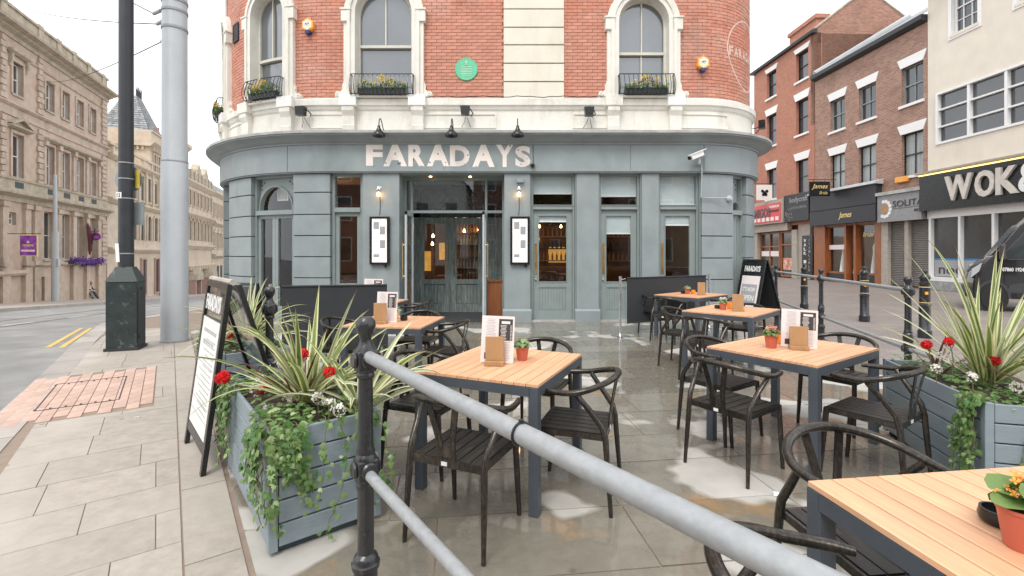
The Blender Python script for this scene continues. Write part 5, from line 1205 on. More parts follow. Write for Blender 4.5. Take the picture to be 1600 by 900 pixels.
for k in range(11): a = rn.uniform(.0, .2); S.append((o+dl*a+V((0, 0, rim)), lf_, rn.uniform(.15, .5), 2, rn.uniform(-.1, .2)))
for k in range(12): a = rn.uniform(.85, 1.22); S.append((o+dl*a+V((0, 0, rim)), lf_, rn.uniform(.2, .66), 2, rn.uniform(-.1, .15)))
for k in range(6): a = rn.uniform(.25, .55); S.append((o+dw*a+V((0, 0, rim)), fr, rn.uniform(.35, .62), 1, rn.uniform(-.15, .15)))
ivy_strands('ivy', 'ivy trailing over the near corners of the nearest left planter', S, 5, cover=[(edge_clump(p1, 0, .35, -.02, .24), 150, .025), (edge_clump(p1, .8, 1.22, -.02, .25), 130, .024), (edge_clump(p1, 0, .25, .3, .57), 110, .025), (surf(p1), 240, .022)], grp=None)
o, dl, dw = p2; S = []
for k in range(16): a = rn.uniform(.7, 1.24); S.append((o+dl*a+V((0, 0, rim)), -dw, rn.uniform(.15, .5), 2, 0))
for k in range(3): S.append((o+dw*rn.uniform(0, .5)+V((0, 0, rim)), -dl, rn.uniform(.1, .25), 1, 0))
ivy_strands('ivy', 'ivy on the far planter seen left of the sign board', S, 6, cover=[(surf(p2), 300, .024), (edge_clump(p2, .8, 1.25, -.05, .2, up=.12), 120, .024)])
o, dl, dw = p3; S = []
for k in range(9): S.append((o+dl*rn.uniform(.02, .16)+V((0, 0, rim)), -dw, rn.uniform(.3, .6), 2, 0))
for k in range(6): S.append((o+dw*rn.uniform(.25, .55)+V((0, 0, rim)), -dl, rn.uniform(.2, .5), 1, 0))
ivy_strands('ivy', 'ivy covering the right planter and hanging at its corner', S, 7, cover=[(surf(p3, 1.25, .6), 560, .023), (edge_clump(p3, 0, .3, 0, .55, up=.03), 150, .024)])
def on(p, a, b, z=.59): o, dl, dw = p; q = o+dl*a+dw*b; return (q.x, q.y, z)
spiky(on(p1, .45, .30), 50, 'large variegated spiky plant in the nearest left planter', 31, (.4, .85), w=.040, elr=(.6, 1.5), curl=(.25, 1.7))
spiky(on(p1, .12, .50), 30, 'variegated spiky plant close behind the nearest railing post', 32, (.35, .72), w=.042, elr=(.45, 1.4), curl=(.4, 1.9), mats=[M_bladep, M_blade])
spiky(on(p1, .55, .30), 40, 'bronze red spiky plant in the nearest left planter', 33, (.25, .5), mats=[M_bladered], w=.014, elr=(.2, 1.2), curl=(.2, .8), grp='bronze spiky plants')
spiky(on(p2, .45, .28), 56, 'variegated spiky plant in the planter behind the left sign board', 34, (.45, .85), w=.032, elr=(.4, 1.45), curl=(.4, 1.8))
spiky(on(p2, .7, .2), 24, 'bronze spiky plant beside the left sign board', 35, (.4, .6), mats=[M_bladered], w=.016, elr=(.6, 1.45), curl=(.1, .6), grp='bronze spiky plants')
spiky(on(p3, .62, .36), 58, 'large variegated spiky plant in the right planter', 36, (.55, 1.12), w=.036, elr=(.55, 1.45), curl=(.15, 1.0))
spiky(on(p3, .85, .18), 10, 'bronze spiky plant at the left end of the right planter', 37, (.3, .5), mats=[M_bladered], w=.02, elr=(.5, 1.3), curl=(.1, .5), grp='bronze spiky plants')
spiky(on(p3, .2, .50), 12, 'bronze spiky plant near the front of the right planter', 38, (.3, .55), mats=[M_bladered], w=.024, elr=(.5, 1.3), curl=(.1, .5), grp='bronze spiky plants')
def pz(px, py, Y): return ((px-800)*Y/740, Y, 1.5+(397-py)*Y/740)
for (px, py, Y, R, lab) in ((348, 590, 3.0, .04, 'red geranium head beside the foot of the left sign board'), (411, 607, 2.95, .036, 'red geranium above the middle of the nearest left planter'), (472, 554, 2.95, .036, 'red geranium between the blades of the nearest left planter'), (515, 582, 2.75, .032, 'red geranium deep in the blades near the railing post'), (356, 524, 4.6, .035, 'red geranium seen through the left sign board'), (1448, 539, 3.4, .031, 'red geranium at the left end of the right planter'), (1482, 534, 3.3, .028, 'red geranium among the blades of the right planter'), (1553, 564, 3.1, .03, 'red geranium right of the blades of the right planter')):
    flowerhead(pz(px, py, Y), lab, M_redfl, int(px), R, .14, grp='red geraniums', lean=(rn.uniform(-.02, .02), .02))
for (px, py, Y, lab) in ((401, 609, 2.9, 'white begonia behind the left rim of the nearest planter'), (431, 573, 3.1, 'white begonia at the back of the nearest left planter'), (408, 591, 3.0, 'small white begonia by the left rim of the nearest planter'), (514, 632, 2.55, 'white begonia cluster under the drooping blades'), (497, 622, 2.6, 'small white begonia left of the drooping blades'), (1463, 577, 3.2, 'white begonia left in the right planter'), (1488, 567, 3.3, 'white begonia beside the blades of the right planter'), (1472, 556, 3.4, 'small white begonia behind the right planter rim'), (1590, 605, 2.85, 'white begonia at the right edge of the right planter'), (421, 640, 2.7, 'tiny white begonia over the left rim of the nearest planter'), (449, 625, 2.75, 'white begonia in the middle of the nearest planter'), (530, 640, 2.5, 'white begonia beside the near railing post'), (1520, 590, 3.0, 'white begonia in the middle of the right planter')):
    flowerhead(pz(px, py, Y), lab, M_whitefl, int(px), .034, .09, grp='white begonias', n=11)

# ================================================================== SIGN BOARDS
def aboard(nearfoot, u, lab, Wd, H, f, bk, left=True):
    """u: width direction (2-D), f/bk: spread of front and back frames perpendicular"""
    u = V((*u, 0)).normalized(); pr = V((u.y, -u.x, 0)); 
    if pr.dot(V((0, 1, 0))) < 0 and left: pr = -pr
    t = thing('sign_board', (*nearfoot, 0), lab, 'sign board', 'folding pavement signs'); A = pr*f
    def frame(nm, p0, p1, inner=True):
        # p0: foot offset, p1: apex offset ; two stiles and rails
        for k in (0, 1):
            a = V(p0)+u*(k*(Wd-.06)); c = V(p1)+u*(k*(Wd-.06)); b = MB(); d = (c-a).normalized(); n = u.cross(d).normalized(); w = u*.055
            b.add([a-n*.016, a-n*.016+w, a+n*.016+w, a+n*.016, c-n*.016, c-n*.016+w, c+n*.016+w, c+n*.016], [(3, 2, 1, 0), (4, 5, 6, 7), (0, 1, 5, 4), (1, 2, 6, 5), (2, 3, 7, 6), (3, 0, 4, 7)]); bevel(b.build('stile', M_black, t), .003)
        d = (V(p1)-V(p0)); n = u.cross(d.normalized()).normalized()
        def panel(s0, s1, th, x0, x1, name, m, off=0):
            a = V(p0)+d*s0+u*x0+n*off; c = V(p0)+d*s1+u*x0+n*off; w = u*(x1-x0); b = MB()
            b.add([a-n*th, a-n*th+w, a+n*th+w, a+n*th, c-n*th, c-n*th+w, c+n*th+w, c+n*th], [(3, 2, 1, 0), (4, 5, 6, 7), (0, 1, 5, 4), (1, 2, 6, 5), (2, 3, 7, 6), (3, 0, 4, 7)]); return b.build(name, m, t)
        panel(.095, .15, .014, .055, Wd-.06, 'rail', M_black); panel(.965, 1.0, .016, .055, Wd-.06, 'rail', M_black)
        return panel, n, d
    return t, u, pr, A, frame
t, u, pr, A, frame = aboard((-2.08, 3.19), (-.66, .75), 'tall black folding sign with a menu poster beside the left planter', .80, 1.3, .16, .42)
panel, n, d = frame('front', V((0, 0, 0)), A+V((0, 0, 1.29))); sg = -1 if n.dot(pr) > 0 else 1
panel(.15, .79, .006, .055, .74, 'poster_backing', M_black); panel(.155, .78, .003, .075, .72, 'poster', M_white, sg*.011)
for s0, s1, x0, x1 in ((.70, .72, .15, .62), (.64, .655, .2, .6), (.52, .525, .1, .7), (.42, .425, .1, .7), (.31, .315, .1, .7), (.24, .245, .1, .7)): panel(s0, s1, .001, x0, x1, 'poster_line', M_lead, sg*.015)
for k in range(14): panel(.27+k*.03, .276+k*.03, .001, .14, .14+.3+.2*((k*7) % 5)/5, 'poster_line', M_lead, sg*.0152)
panel(.79, .965, .005, .055, .74, 'clear_panel', M_acryl)
# lettering FARADAYS on the header
face = -pr; cpos = V((0, 0, 0))+d*.875+u*.40+n*sg*.016
xa = -u; za = d.normalized(); ya = za.cross(xa)
xd = u if u.cross(za).dot(n*sg) > 0 else -u
R3 = Matrix((xd, za, xd.cross(za))).transposed().to_euler()
text('letters', 'FARADAYS', M_white, t, cpos, R3, .56, .12, depth=.003, bold=.03)
panel2, n2, d2 = frame('back', pr*.60, A*1.35+V((0, 0, 1.285))); panel2(.15, .965, .004, .055, .74, 'back_panel', M_acryl)
b = MB(); hh = [A*1.1+V((0, 0, 1.30)), A*1.1+u*.8+V((0, 0, 1.30))]; b.tube(hh, .022, 8); b.build('hinge_bar', M_beige, t)
b = MB(); b.tube([V((0, 0, .6))+A*.47, pr*.45+V((0, 0, .45))], .006, 6); b.build('stay', M_black, t); b = MB(); b.tube([u*.74+V((0, 0, .6))+A*.47, u*.74+pr*.45+V((0, 0, .45))], .006, 6); b.build('stay', M_black, t)
# second small dark sign behind it
t2, u2, pr2, A2, frame2 = aboard((-4.35, 7.1), (.85, -.3), 'small black folding sign just behind the left sign board top', .5, 1.0, .2, .4)
pn, n3, d3 = frame2('front', V((0, 0, -.05)), A2+V((0, 0, 1.06))); pn(.15, .95, .005, .055, .44, 'board', M_black); pn, n3, d3 = frame2('back', pr2*.42+V((0, 0, -.05)), A2+V((0, 0, 1.06))); pn(.15, .95, .005, .055, .44, 'board', M_black)
# right board
x0, y0 = 5.22, 10.15
t, u, pr, A, frame = aboard((x0, y0), (-.30, .954), 'black folding sign with faded blue notice beside the far end of the right railing', .66, 1.3, .3, .5)
panel, n, d = frame('front', V((0, 0, 0)), A+V((0, 0, 1.38))); sg = -1 if n.dot(pr) > 0 else 1
panel(.15, .965, .005, .055, .60, 'board', M_black); panel(.16, .735, .003, .075, .58, 'poster', M_paper, sg*.010); panel(.30, .60, .002, .12, .54, 'notice_block', M_gprint2 if 'M_gprint2' in globals() else M_gprint, sg*.0145)
za = d.normalized(); xd = u if u.cross(za).dot(n*sg) > 0 else -u; R3 = Matrix((xd, za, xd.cross(za))).transposed().to_euler()
text('letters', 'FARADAYS', M_white, t, d*.85+u*.33+n*sg*.012, R3, .44, .13, depth=.003, bold=.03)
text('letters', "IT'S NOW", M_white, t, d*.52+u*.33+n*sg*.018, R3, .36, .10, depth=.002, bold=.02)
text('letters', 'OPEN', M_white, t, d*.385+u*.33+n*sg*.018, R3, .34, .12, depth=.002, bold=.02)
panel2, n2, d2 = frame('back', pr*.78, A*1.15+V((0, 0, 1.375))); panel2(.15, .965, .005, .055, .60, 'board', M_blackmatt)

# ================================================================== BARRIERS
def barrier(p, q, z0, z1, lab, posts=True):
    p, q = V((*p, 0)), V((*q, 0)); t = thing('canvas_barrier', p, lab, 'barrier', 'black canvas barriers'); d = (q-p); n = V((-d.y, d.x, 0)).normalized(); b = MB(); N = 14; vs = []
    for k in range(N+1):
        c = p+d*(k/N)
        for zz in (z0, (z0+z1)/2, z1): vs += [c+n*(.006*sin(k*1.9)*(1 if zz < z1 else .2))+V((0, 0, zz))]
    fs = []
    for k in range(N):
        for j in (0, 1): a = k*3+j; fs.append((a, a+3, a+4, a+1))
    m = len(vs); b.add(vs+[v+n*.006 for v in vs], fs+[tuple(i+m for i in f) for f in fs]); b.build('canvas', M_blackmatt, t, world=True, smooth=True)
    for zz in (z0, z1):
        b = MB(); b.tube([p+V((0, 0, zz)), q+V((0, 0, zz))], .014, 8); b.build('hem_bar', M_blackmatt, t, world=True)
    return t
barrier((2.12, 8.72), (3.96, 9.66), .23, 1.06, 'black canvas barrier beside the right tables'); barrier((-3.12, 6.42), (-1.78, 6.75), .2, 1.06, 'black canvas barrier behind the left tables')
def bpost(x, y, lab):
    t = thing('barrier_post', (x, y, 0), lab, 'post', 'chrome barrier posts'); b = MB(); b.lathe([(0, 0), (.17, 0), (.17, .008), (.05, .03), (.022, .05), (.022, 1.06), (.027, 1.065), (.027, 1.09), (0, 1.1)], n=24); b.build('post', M_chrome, t, smooth=True)
    b = MB(); b.tube([(0, 0, 1.03), (.1, .04, 1.05)], .01, 6); b.tube([(.1, .04, 1.05), (.1, .04, .2)], .003, 5); b.build('hook', M_chrome, t)
bpost(1.98, 8.66, 'chrome barrier post at the left end of the right canvas barrier'); bpost(4.03, 9.68, 'chrome barrier post at the right end of the right canvas barrier'); bpost(-3.25, 6.38, 'chrome barrier post behind the left planters')
# ================================================================== POLES AND BOX LEFT
t = thing('feeder_pillar_post', (-6.11, 7.5, 0), 'black scuffed box with pointed cap and tall dark pole rising from it', 'lamp column')
b = MB(); b.box((0, 0, .53), (.40, .36, 1.08), rz=.35); bevel(b.build('box', M_boxdk, t), .008)
b = MB(); R = Matrix.Rotation(.35, 3, 'Z'); lo = [(-.21, -.19), (.21, -.19), (.21, .19), (-.21, .19)]; P = [R @ V((x, y, 1.07)) for x, y in lo]+[R @ V((x*.5, y*.5, 1.30)) for x, y in lo]; b.add(P, [(3, 2, 1, 0), (4, 5, 6, 7), (0, 1, 5, 4), (1, 2, 6, 5), (2, 3, 7, 6), (3, 0, 4, 7)]); b.build('pointed_cap', M_boxdk, t)
b = MB(); b.box((0, 0, .02), (.44, .40, .05), rz=.35); b.build('base_plate', M_iron, t); b = MB(); b.box(R @ V((.205, 0, .95)), (.02, .03, .04), rz=.35); b.box(R @ V((.205, -.1, .2)), (.02, .03, .06), rz=.35); b.box(R @ V((.203, 0, .52)), (.004, .3, .9), rz=.35); b.build('door_fittings', M_iron, t)
b = MB(); b.tube([(0, 0, 1.28), (0, 0, 3.1), (0, 0, 6.5), (0, 0, 11)], [.102, .098, .096, .085], 20); b.build('pole', M_poledk, t, smooth=True)
for z in (1.5, 2.37, 2.68, 2.93): b = MB(); b.lathe([(.1, z), (.104, z), (.104, z+.018), (.1, z+.018)], n=20); b.build('strap', M_galv, t)
b = MB(); b.box((-.03, -.106, 2.42), (.085, .006, .095)); b.build('number_plate', M_white, t); text('number_text', '12', M_black, t, (-.03, -.1095, 2.42), (pi/2, 0, 0), .055, .06, depth=.001, bold=.02)
b = MB(); b.box((-.05, -.107, 1.47+.05), (.055, .008, .29), M=Matrix.Rotation(-.06, 3, 'Y')); b.build('sticker', M_white, t)
b = MB(); b.box((.135, .06, 2.70), (.075, .012, .30), rz=-.2); b.build('yellow_sign', M_signye, t)
b = MB(); b.lathe([(0, 0), (.22, 0), (.22, .015), (0, .015)], (-.05, .12, 2.7), 24, Matrix.Rotation(pi/2, 3, 'X')); b.box((0, .13, 2.15), (.36, .03, .36)); b.build('sign_back', M_signgr, t)
t = thing('tram_mast', (-5.84, 8.2, 0), 'thick pale grey steel mast holding overhead wires', 'mast')
b = MB(); b.lathe([(0, -.05), (.202, -.05), (.200, 3.08), (.188, 3.1), (.186, 9.6), (0, 9.6)], n=32); b.build('mast', M_polegr, t, smooth=True)
b = MB(); b.lathe([(.205, .0), (.22, 0), (.22, .015), (.205, .015)], n=32); b.build('foot_ring', M_galv, t); b = MB(); b.lathe([(.2005, 3.075), (.2025, 3.08), (.2025, 3.1), (.19, 3.104)], n=32); b.build('collar', M_galv, t)
def wire(pts, lab, sag=.2, r=.011):
    p, q = V(pts[0]), V(pts[1]); b = MB(); b.tube([p+(q-p)*k/16-V((0, 0, sag*4*(k/16)*(1-k/16))) for k in range(17)], r, 5); b.build('overhead_wire', M_iron, label=lab, cat='wire', group='overhead wires')
for z, e, l in ((5.85, (-24, 21, 17.4), 'top overhead wire running left from the pale mast'), (5.68, (-28.2, 26, 15.6), 'middle overhead wire rising to the far left roofline'), (5.38, (-31.0, 31.5, 13.0), 'lower overhead wire sloping towards the left sandstone building')):
    b = MB(); d = (V((e[0], e[1], 0))-V((-5.84, 8.2, 0))).normalized(); s = V((-5.84, 8.2, z))
    b.lathe([(.188, z-.02), (.2, z-.02), (.2, z+.02), (.188, z+.02)], (0, 0, 0), 24); b.tube([d*.19+V((0, 0, z)), d*.33+V((0, 0, z+.01))], .035, 8); b.tube([d*.33+V((0, 0, z+.01)), d*.62+V((0, 0, z+.05))], .016, 6); b.tube([d*.62+V((0, 0, z+.05)), d*.95+V((0, 0, z+.09))], .032, 8); b.build('wire_bracket', M_galv, t)
    wire((s+d*.95+V((0, 0, .09)), e), l, .3)
wire((F.P(-9.0, .1, 4.45), (-20, 34, 6.5)), 'thin wire between the pub corner and the far street', .05, .012)
# ================================================================== LEFT STREET
LD = V((-.350, .937)).normalized(); LO = (-19.3, 0)
FL = Straight(LO, LD, 1)          # normal points to the street (right)
if FL.nn.x < 0: FL.nn = -FL.nn
def sU(px): return 15242/(523-px)
def gl(s): p = FL.P(s, 0, 0); return -.07*max(0, p.y-8)
sheet('far_pavement', M_slab, 1, [8, 12, 16, 20, 24, 28, 32, 36, 40, 46, 54, 64, 80], lambda t_, y: -19.3-.374*y-.8+t_*5.6, lambda x, y: gz(x, y)+.01)
fk = MB()
for k in range(40):
    y0 = 8+k*1.8; x0 = -19.3-.374*y0+4.82; x1 = x0-.374*1.78; fk.prism([(x0, y0), (x0+.22, y0), (x1+.22, y0+1.78), (x1, y0+1.78)], lambda x, y: gz(x, y)-.2, lambda x, y: gz(x, y)+.03)
fk.build('far_kerb', M_kerb, kind='structure')
def bldg(name, F_, s0, s1, zt, lab, cat='building', grp=None, depth=12, roofm=None, roofz=None):
    p = F_.P((s0+s1)/2, 0, 0); t = thing(name, (p.x, p.y, 0), lab, cat, grp)
    return t
def Bp(mb, name, m, parent, **k): return mb.build(name, m, parent, world=True, **k)
def mass(F_, t, s0, s1, z0, z1, depth, m, roofm):
    b = MB(); fbox(b, F_, s0, s1, z0, z1, -depth, -.42); Bp(b, 'rear_mass', m, t); b = MB(); fbox(b, F_, s0-.05, s1+.05, z1, z1+.2, -depth-.05, -.3); Bp(b, 'roof', roofm, t)
def sash(F_, t, u0, u1, z0, z1, fm, gm, n=-.22, bars=(1, 1), ft=.06, sill=True, sillm=None, nm='window'):
    fr = MB(); rectframe(fr, F_, u0, u1, z0, z1, ft, n-.06, n+.02); zm = (z0+z1)/2
    fbox(fr, F_, u0+ft, u1-ft, zm-.025, zm+.025, n-.05, n+.03)
    for k in range(1, bars[0]): x = u0+(u1-u0)*k/bars[0]; fbox(fr, F_, x-.015, x+.015, z0+ft, z1-ft, n-.045, n+.012)
    for k in range(1, bars[1]):
        zz = z0+(z1-z0)*k/bars[1]
        if abs(zz-zm) > .1: fbox(fr, F_, u0+ft, u1-ft, zz-.013, zz+.013, n-.045, n+.012)
    f = Bp(fr, nm, fm, t); g = MB(); fbox(g, F_, u0+ft*.5, u1-ft*.5, z0+ft*.5, z1-ft*.5, n-.04, n-.03); Bp(g, 'pane', gm, f)
    if sill: s = MB(); fbox(s, F_, u0-.08, u1+.08, z0-.12, z0-.002, -.2, .09); Bp(s, 'sill', sillm or M_sandl, f)
    return f
# ---- building L1
s0, s1 = 22.0, 42.6; t = bldg('sandstone_building', FL, s0, s1, 15, 'large weathered sandstone building with quoins and mossy parapet at the far left')
cen2 = [34.15, 36.15, 38.2, 40.2]; ops = []
for c in cen2: ops += [(c-.5, c+.5, 11.15, 13.05), (c-.5, c+.5, 6.15, 8.75), (c-.62, c+.62, 1.15, 4.35)]
for c in (30.7, 26.6, 24): ops += [(c-.5, c+.5, 11.2, 13.15), (c-.55, c+.55, 6.15, 8.75)]
ops += [(34.6, 35.35, -1.6, .1), (36.9, 37.9, -2.1, -.05), (39.2, 40.0, -2.2, -.05), (33.1, 33.6, -1.6, 0), (29.9, 30.6, 3.25, 4.0)]
b = MB(); wallop(b, FL, s0, s1, -5, 15.1, ops, -.42, 0); Bp(b, 'wall', M_sand, t); mass(FL, t, s0, s1, -5, 15.1, 13, M_sand, M_lead)
b = MB(); fprof(b, FL, s0-.2, s1+.35, [(-.3, 14.35), (.08, 14.35), (.1, 14.6), (.35, 14.72), (.42, 14.8), (.75, 14.9), (.8, 15.05), (-.3, 15.3)]); fbox(b, FL, s0, s1+.05, 13.55, 13.68, -.1, .07); Bp(b, 'main_cornice', M_moss, t)
b = MB(); fbox(b, FL, s0, s1+.1, 15.2, 16.15, -.5, .05); Bp(b, 'parapet', M_moss, t)
b = MB(); fprof(b, FL, s0, s1+.15, [(-.55, 16.15), (.15, 16.15), (.15, 16.3), (.05, 16.38), (-.45, 16.38)])
Bp(b, 'parapet_coping', M_moss, t)
for c in (29.3, 33.0, 35.2, 37.3, 39.5, 42.0, 25.5): b = MB(); fbox(b, FL, c-.28, c+.28, 15.2, 16.42, -.55, .12); Bp(b, 'parapet_pier', M_moss, t)
b = MB(); fprof(b, FL, s0, s1+.1, [(-.1, 9.75), (.06, 9.75), (.08, 10.25), (.18, 10.32), (.26, 10.42), (.24, 10.5), (-.1, 10.58)]); Bp(b, 'string_course', M_sandl, t)
b = MB(); fprof(b, FL, s0, s1+.3, [(-.1, 4.65), (.1, 4.65), (.12, 4.9), (.3, 5.0), (.5, 5.08), (.52, 5.22), (.3, 5.3), (-.1, 5.34)]); fbox(b, FL, s0, s1+.1, 5.34, 5.95, -.1, .10); fprof(b, FL, s0, s1+.1, [(-.1, 5.95), (.16, 5.95), (.18, 6.08), (-.1, 6.12)]); Bp(b, 'first_floor_cornice', M_moss, t)
b = MB(); fprof(b, FL, 31.3, s1, [(-.1, .68), (.1, .68), (.16, .78), (.15, .9), (-.1, .95)]); fprof(b, FL, s0, 31.2, [(-.1, .2), (.2, .2), (.3, .34), (.28, .5), (-.1, .55)]); Bp(b, 'plinth_course', M_sandl, t)
for c in cen2+[30.7, 26.6]:
    for (z0_, z1_, w_, ft) in ((11.15, 13.05, .5, 0), (6.15, 8.75, .5 if c in cen2 else .55, 1)):
        sash(FL, t, c-w_, c+w_, z0_, z1_, M_white, M_glassdark, n=-.24, ft=.07, sillm=M_moss)
        b = MB(); rectframe(b, FL, c-w_-.17, c+w_+.17, z0_-.02, z1_+.2, .17, -.05, .07, .02); Bp(b, 'architrave', M_sandl, t)
    b = MB()
    if c == 30.7 or c == 26.6:
        fprof(b, FL, c-.95, c+.95, [(-.05, 13.45), (.12, 13.45), (.3, 13.58), (.32, 13.7), (-.05, 13.74)])
        for s in (-1, 1): fprof(b, FL, c+s*.78-.09, c+s*.78+.09, [(-.05, 12.7), (.08, 12.7), (.2, 13.1), (.2, 13.45), (-.05, 13.45)])
        Bp(b, 'window_hood', M_moss, t); b = MB()
        fprof(b, FL, c-1.1, c+1.1, [(-.05, 9.0), (.12, 9.0), (.34, 9.1), (.36, 9.2), (-.05, 9.22)]); fring(b, FL, [(c-1.0, 9.2), (c, 9.62), (c+1.0, 9.2)], [(c-1.12, 9.26), (c, 9.78), (c+1.12, 9.26)], -.05, .34); fpoly(b, FL, [(c-1, 9.2), (c+1, 9.2), (c, 9.65)], -.05, .1); Bp(b, 'pediment', M_moss, t)
        b = MB(); fbox(b, FL, c-.4, c+.4, 5.5, 5.85, -.0, .12); Bp(b, 'vent_grille', M_groove, t)
    else:
        b = MB(); fbox(b, FL, c-.4, c+.4, 5.5, 5.85, -.0, .12); Bp(b, 'vent_grille', M_groove, t)
b = MB(); fprof(b, FL, 33.4, 41.3, [(-.05, 9.0), (.12, 9.0), (.34, 9.12), (.36, 9.24), (-.05, 9.3)]); Bp(b, 'window_hood', M_moss, t)
for c in (33.45, 35.15, 37.2, 39.2, 41.2): b = MB(); fbox(b, FL, c-.14, c+.14, 6.15, 9.0, -.05, .12); fbox(b, FL, c-.2, c+.2, 8.7, 9.02, -.05, .25); Bp(b, 'pilaster', M_sandl, t)
for c in cen2:
    sash(FL, t, c-.62, c+.62, 1.15, 4.35, M_offwhite, M_glassdark, n=-.3, ft=.07, sillm=M_sandl)
for c in (29.35, 31.5, 32.45, 35.15, 37.2, 39.2, 41.1, 28.1): b = MB(); fbox(b, FL, c-.27, c+.27, .95, 4.3, -.05, .16); fbox(b, FL, c-.34, c+.34, 4.3, 4.6, -.05, .24); fbox(b, FL, c-.34, c+.34, .8, 1.05, -.05, .24); fbox(b, FL, c-.36, c+.36, -3.2, .66, -.05, .2); Bp(b, 'pilaster', M_sandl, t)
for (a0, a1) in ((32.65, 33.35), (41.65, 42.62), (29.0, 29.6)):
    for (za, zb_) in ((5.95, 9.7), (10.6, 14.3), (1.0, 4.6)):
        if za == 1.0 and a0 < 41: continue
        zz = za; k = 0
        while zz+.36 < zb_:
            o_ = .12*(k % 2); b = MB(); fbox(b, FL, a0+o_, a1-(o_ if a1 < 42 else 0), zz+.025, zz+.345, -.05, .11); Bp(b, 'quoin', M_sandl, t); zz += .37; k += 1
for (a, c, d, e, m) in ((36.95, 37.4, -2.1, -.1, M_purple), (37.4, 37.85, -2.1, -.1, M_purple), (39.25, 39.95, -2.2, -.1, M_purple), (34.65, 35.3, -1.6, .05, M_glassdark), (33.15, 33.55, -1.6, -.05, M_glassdark)):
    b = MB(); fbox(b, FL, a+.01, c-.01, d, e, -.3, -.2); Bp(b, 'door' if m is M_purple else 'basement_window', m, t)
b = MB(); rectframe(b, FL, 34.6, 35.35, -1.6, .1, .08, -.2, .02); Bp(b, 'purple_frame', M_purple, t)
sash(FL, t, 29.92, 30.58, 3.27, 3.98, M_white, M_glassdark, n=-.2, ft=.05, sill=False)
# things on L1
for (nm, px, py, Y, w, h, shape, lab, cat) in (('banner_sign', 44.5, 383.5, 27.2, .92, 1.12, 'r', 'purple rectangular hanging banner with gold frame on the far left building', 'banner'), ('oval_sign', 150, 369.5, 36.8, .82, .62, 'o', 'small purple oval hanging sign beside the maroon flag', 'sign')):
    c = V(pz(px, py, Y)); tt = thing(nm, c, lab, cat)
    if shape == 'r':
        b = MB(); b.box((0, .02, 0), (w+.12, .05, h+.12)); b.build('frame', M_gold, tt); b = MB(); b.box((0, -.012, 0), (w, .02, h)); b.build('cloth', M_purpsign, tt)
        text('banner_text', 'revero', M_gold, tt, (0, -.023, 0), (pi/2, 0, 0), .62, .14, depth=.004, bold=.02); b = MB(); b.box((0, -.025, -.3), (.78, .006, .11)); b.extr([(-.1, -.024, .14), (.1, -.024, .14), (0, -.024, .3)], (0, -.004, 0)); b.build('banner_print', M_paper, tt)
        b = MB(); b.tube([(-1.3, .1, h/2+.12), (.7, .0, h/2+.12)], .02, 6); b.build('bracket', M_iron, tt)
    else:
        b = MB(); b.lathe([(0, 0), (.5, 0), (.5, .06), (0, .06)], n=24, M=Matrix.Diagonal((w, 1, h)) @ Matrix.Rotation(pi/2, 3, 'X')); b.build('board', M_purpsign, tt); text('sign_text', 'revero', M_gold, tt, (0, -.065, -.05), (pi/2, 0, 0), .5, .11, depth=.003, bold=.02)
        b = MB(); b.tube([(-.6, .1, .4), (.3, 0, .42)], .02, 6); b.build('bracket', M_iron, tt)
c = V(pz(139, 372, 36.6)); tt = thing('flag', c, 'furled maroon flag hanging on a pole from the sandstone building', 'flag'); b = MB()
b.tube([(-.2, 0, 1.35), (-.02, .0, .8), (.1, 0, .1), (.1, 0, -.9), (.05, 0, -1.3)], [.03, .16, .2, .17, .04], 8, flat=.5); b.build('cloth', M_maroon, tt, smooth=True); b = MB(); b.tube([(-.1, .3, -.9), (.9, -.5, .7)], .03, 6); b.build('flagpole', M_iron, tt)
tt = thing('flower_bracket', FL.P(38.2, .2, 1.0), 'long trough of purple flowers over the purple doors', 'flower trough'); b = MB(); rn = random.Random(9)
for k in range(500):
    s = rn.uniform(36.2, 40.9); c = FL.P(s, rn.uniform(.15, .6), 1.0+rn.gauss(0, .12)-(.25*rn.random() if 37.8 < s < 40.3 else 0)); a = V((rn.gauss(0, 1), rn.gauss(0, 1), rn.gauss(0, 1))).normalized()*.08; e = a.orthogonal().normalized()*.06; b.add([c-a, c+e, c+a, c-e], [(0, 1, 2, 3)], rn.random())
b.build('flowers', M_purfl, tt, world=True, kind='stuff'); b = MB(); fbox(b, FL, 36.2, 40.9, .78, .95, .15, .5); b.build('trough', M_groove, tt, world=True)
tt = thing('street_lamp', (-30.2, 31.3, -1.65), 'slim pale grey street pole on the far pavement', 'pole'); b = MB(); b.tube([(0, 0, 0), (0, 0, 4.6), (0, 0, 4.62), (0, 0, 8.4)], [.2, .19, .13, .10], 12); b.build('pole', M_polegr, tt, smooth=True); b = MB(); b.box((.2, 0, 2.6), (.16, .2, .5)); b.build('junction_box', M_polegr, tt)
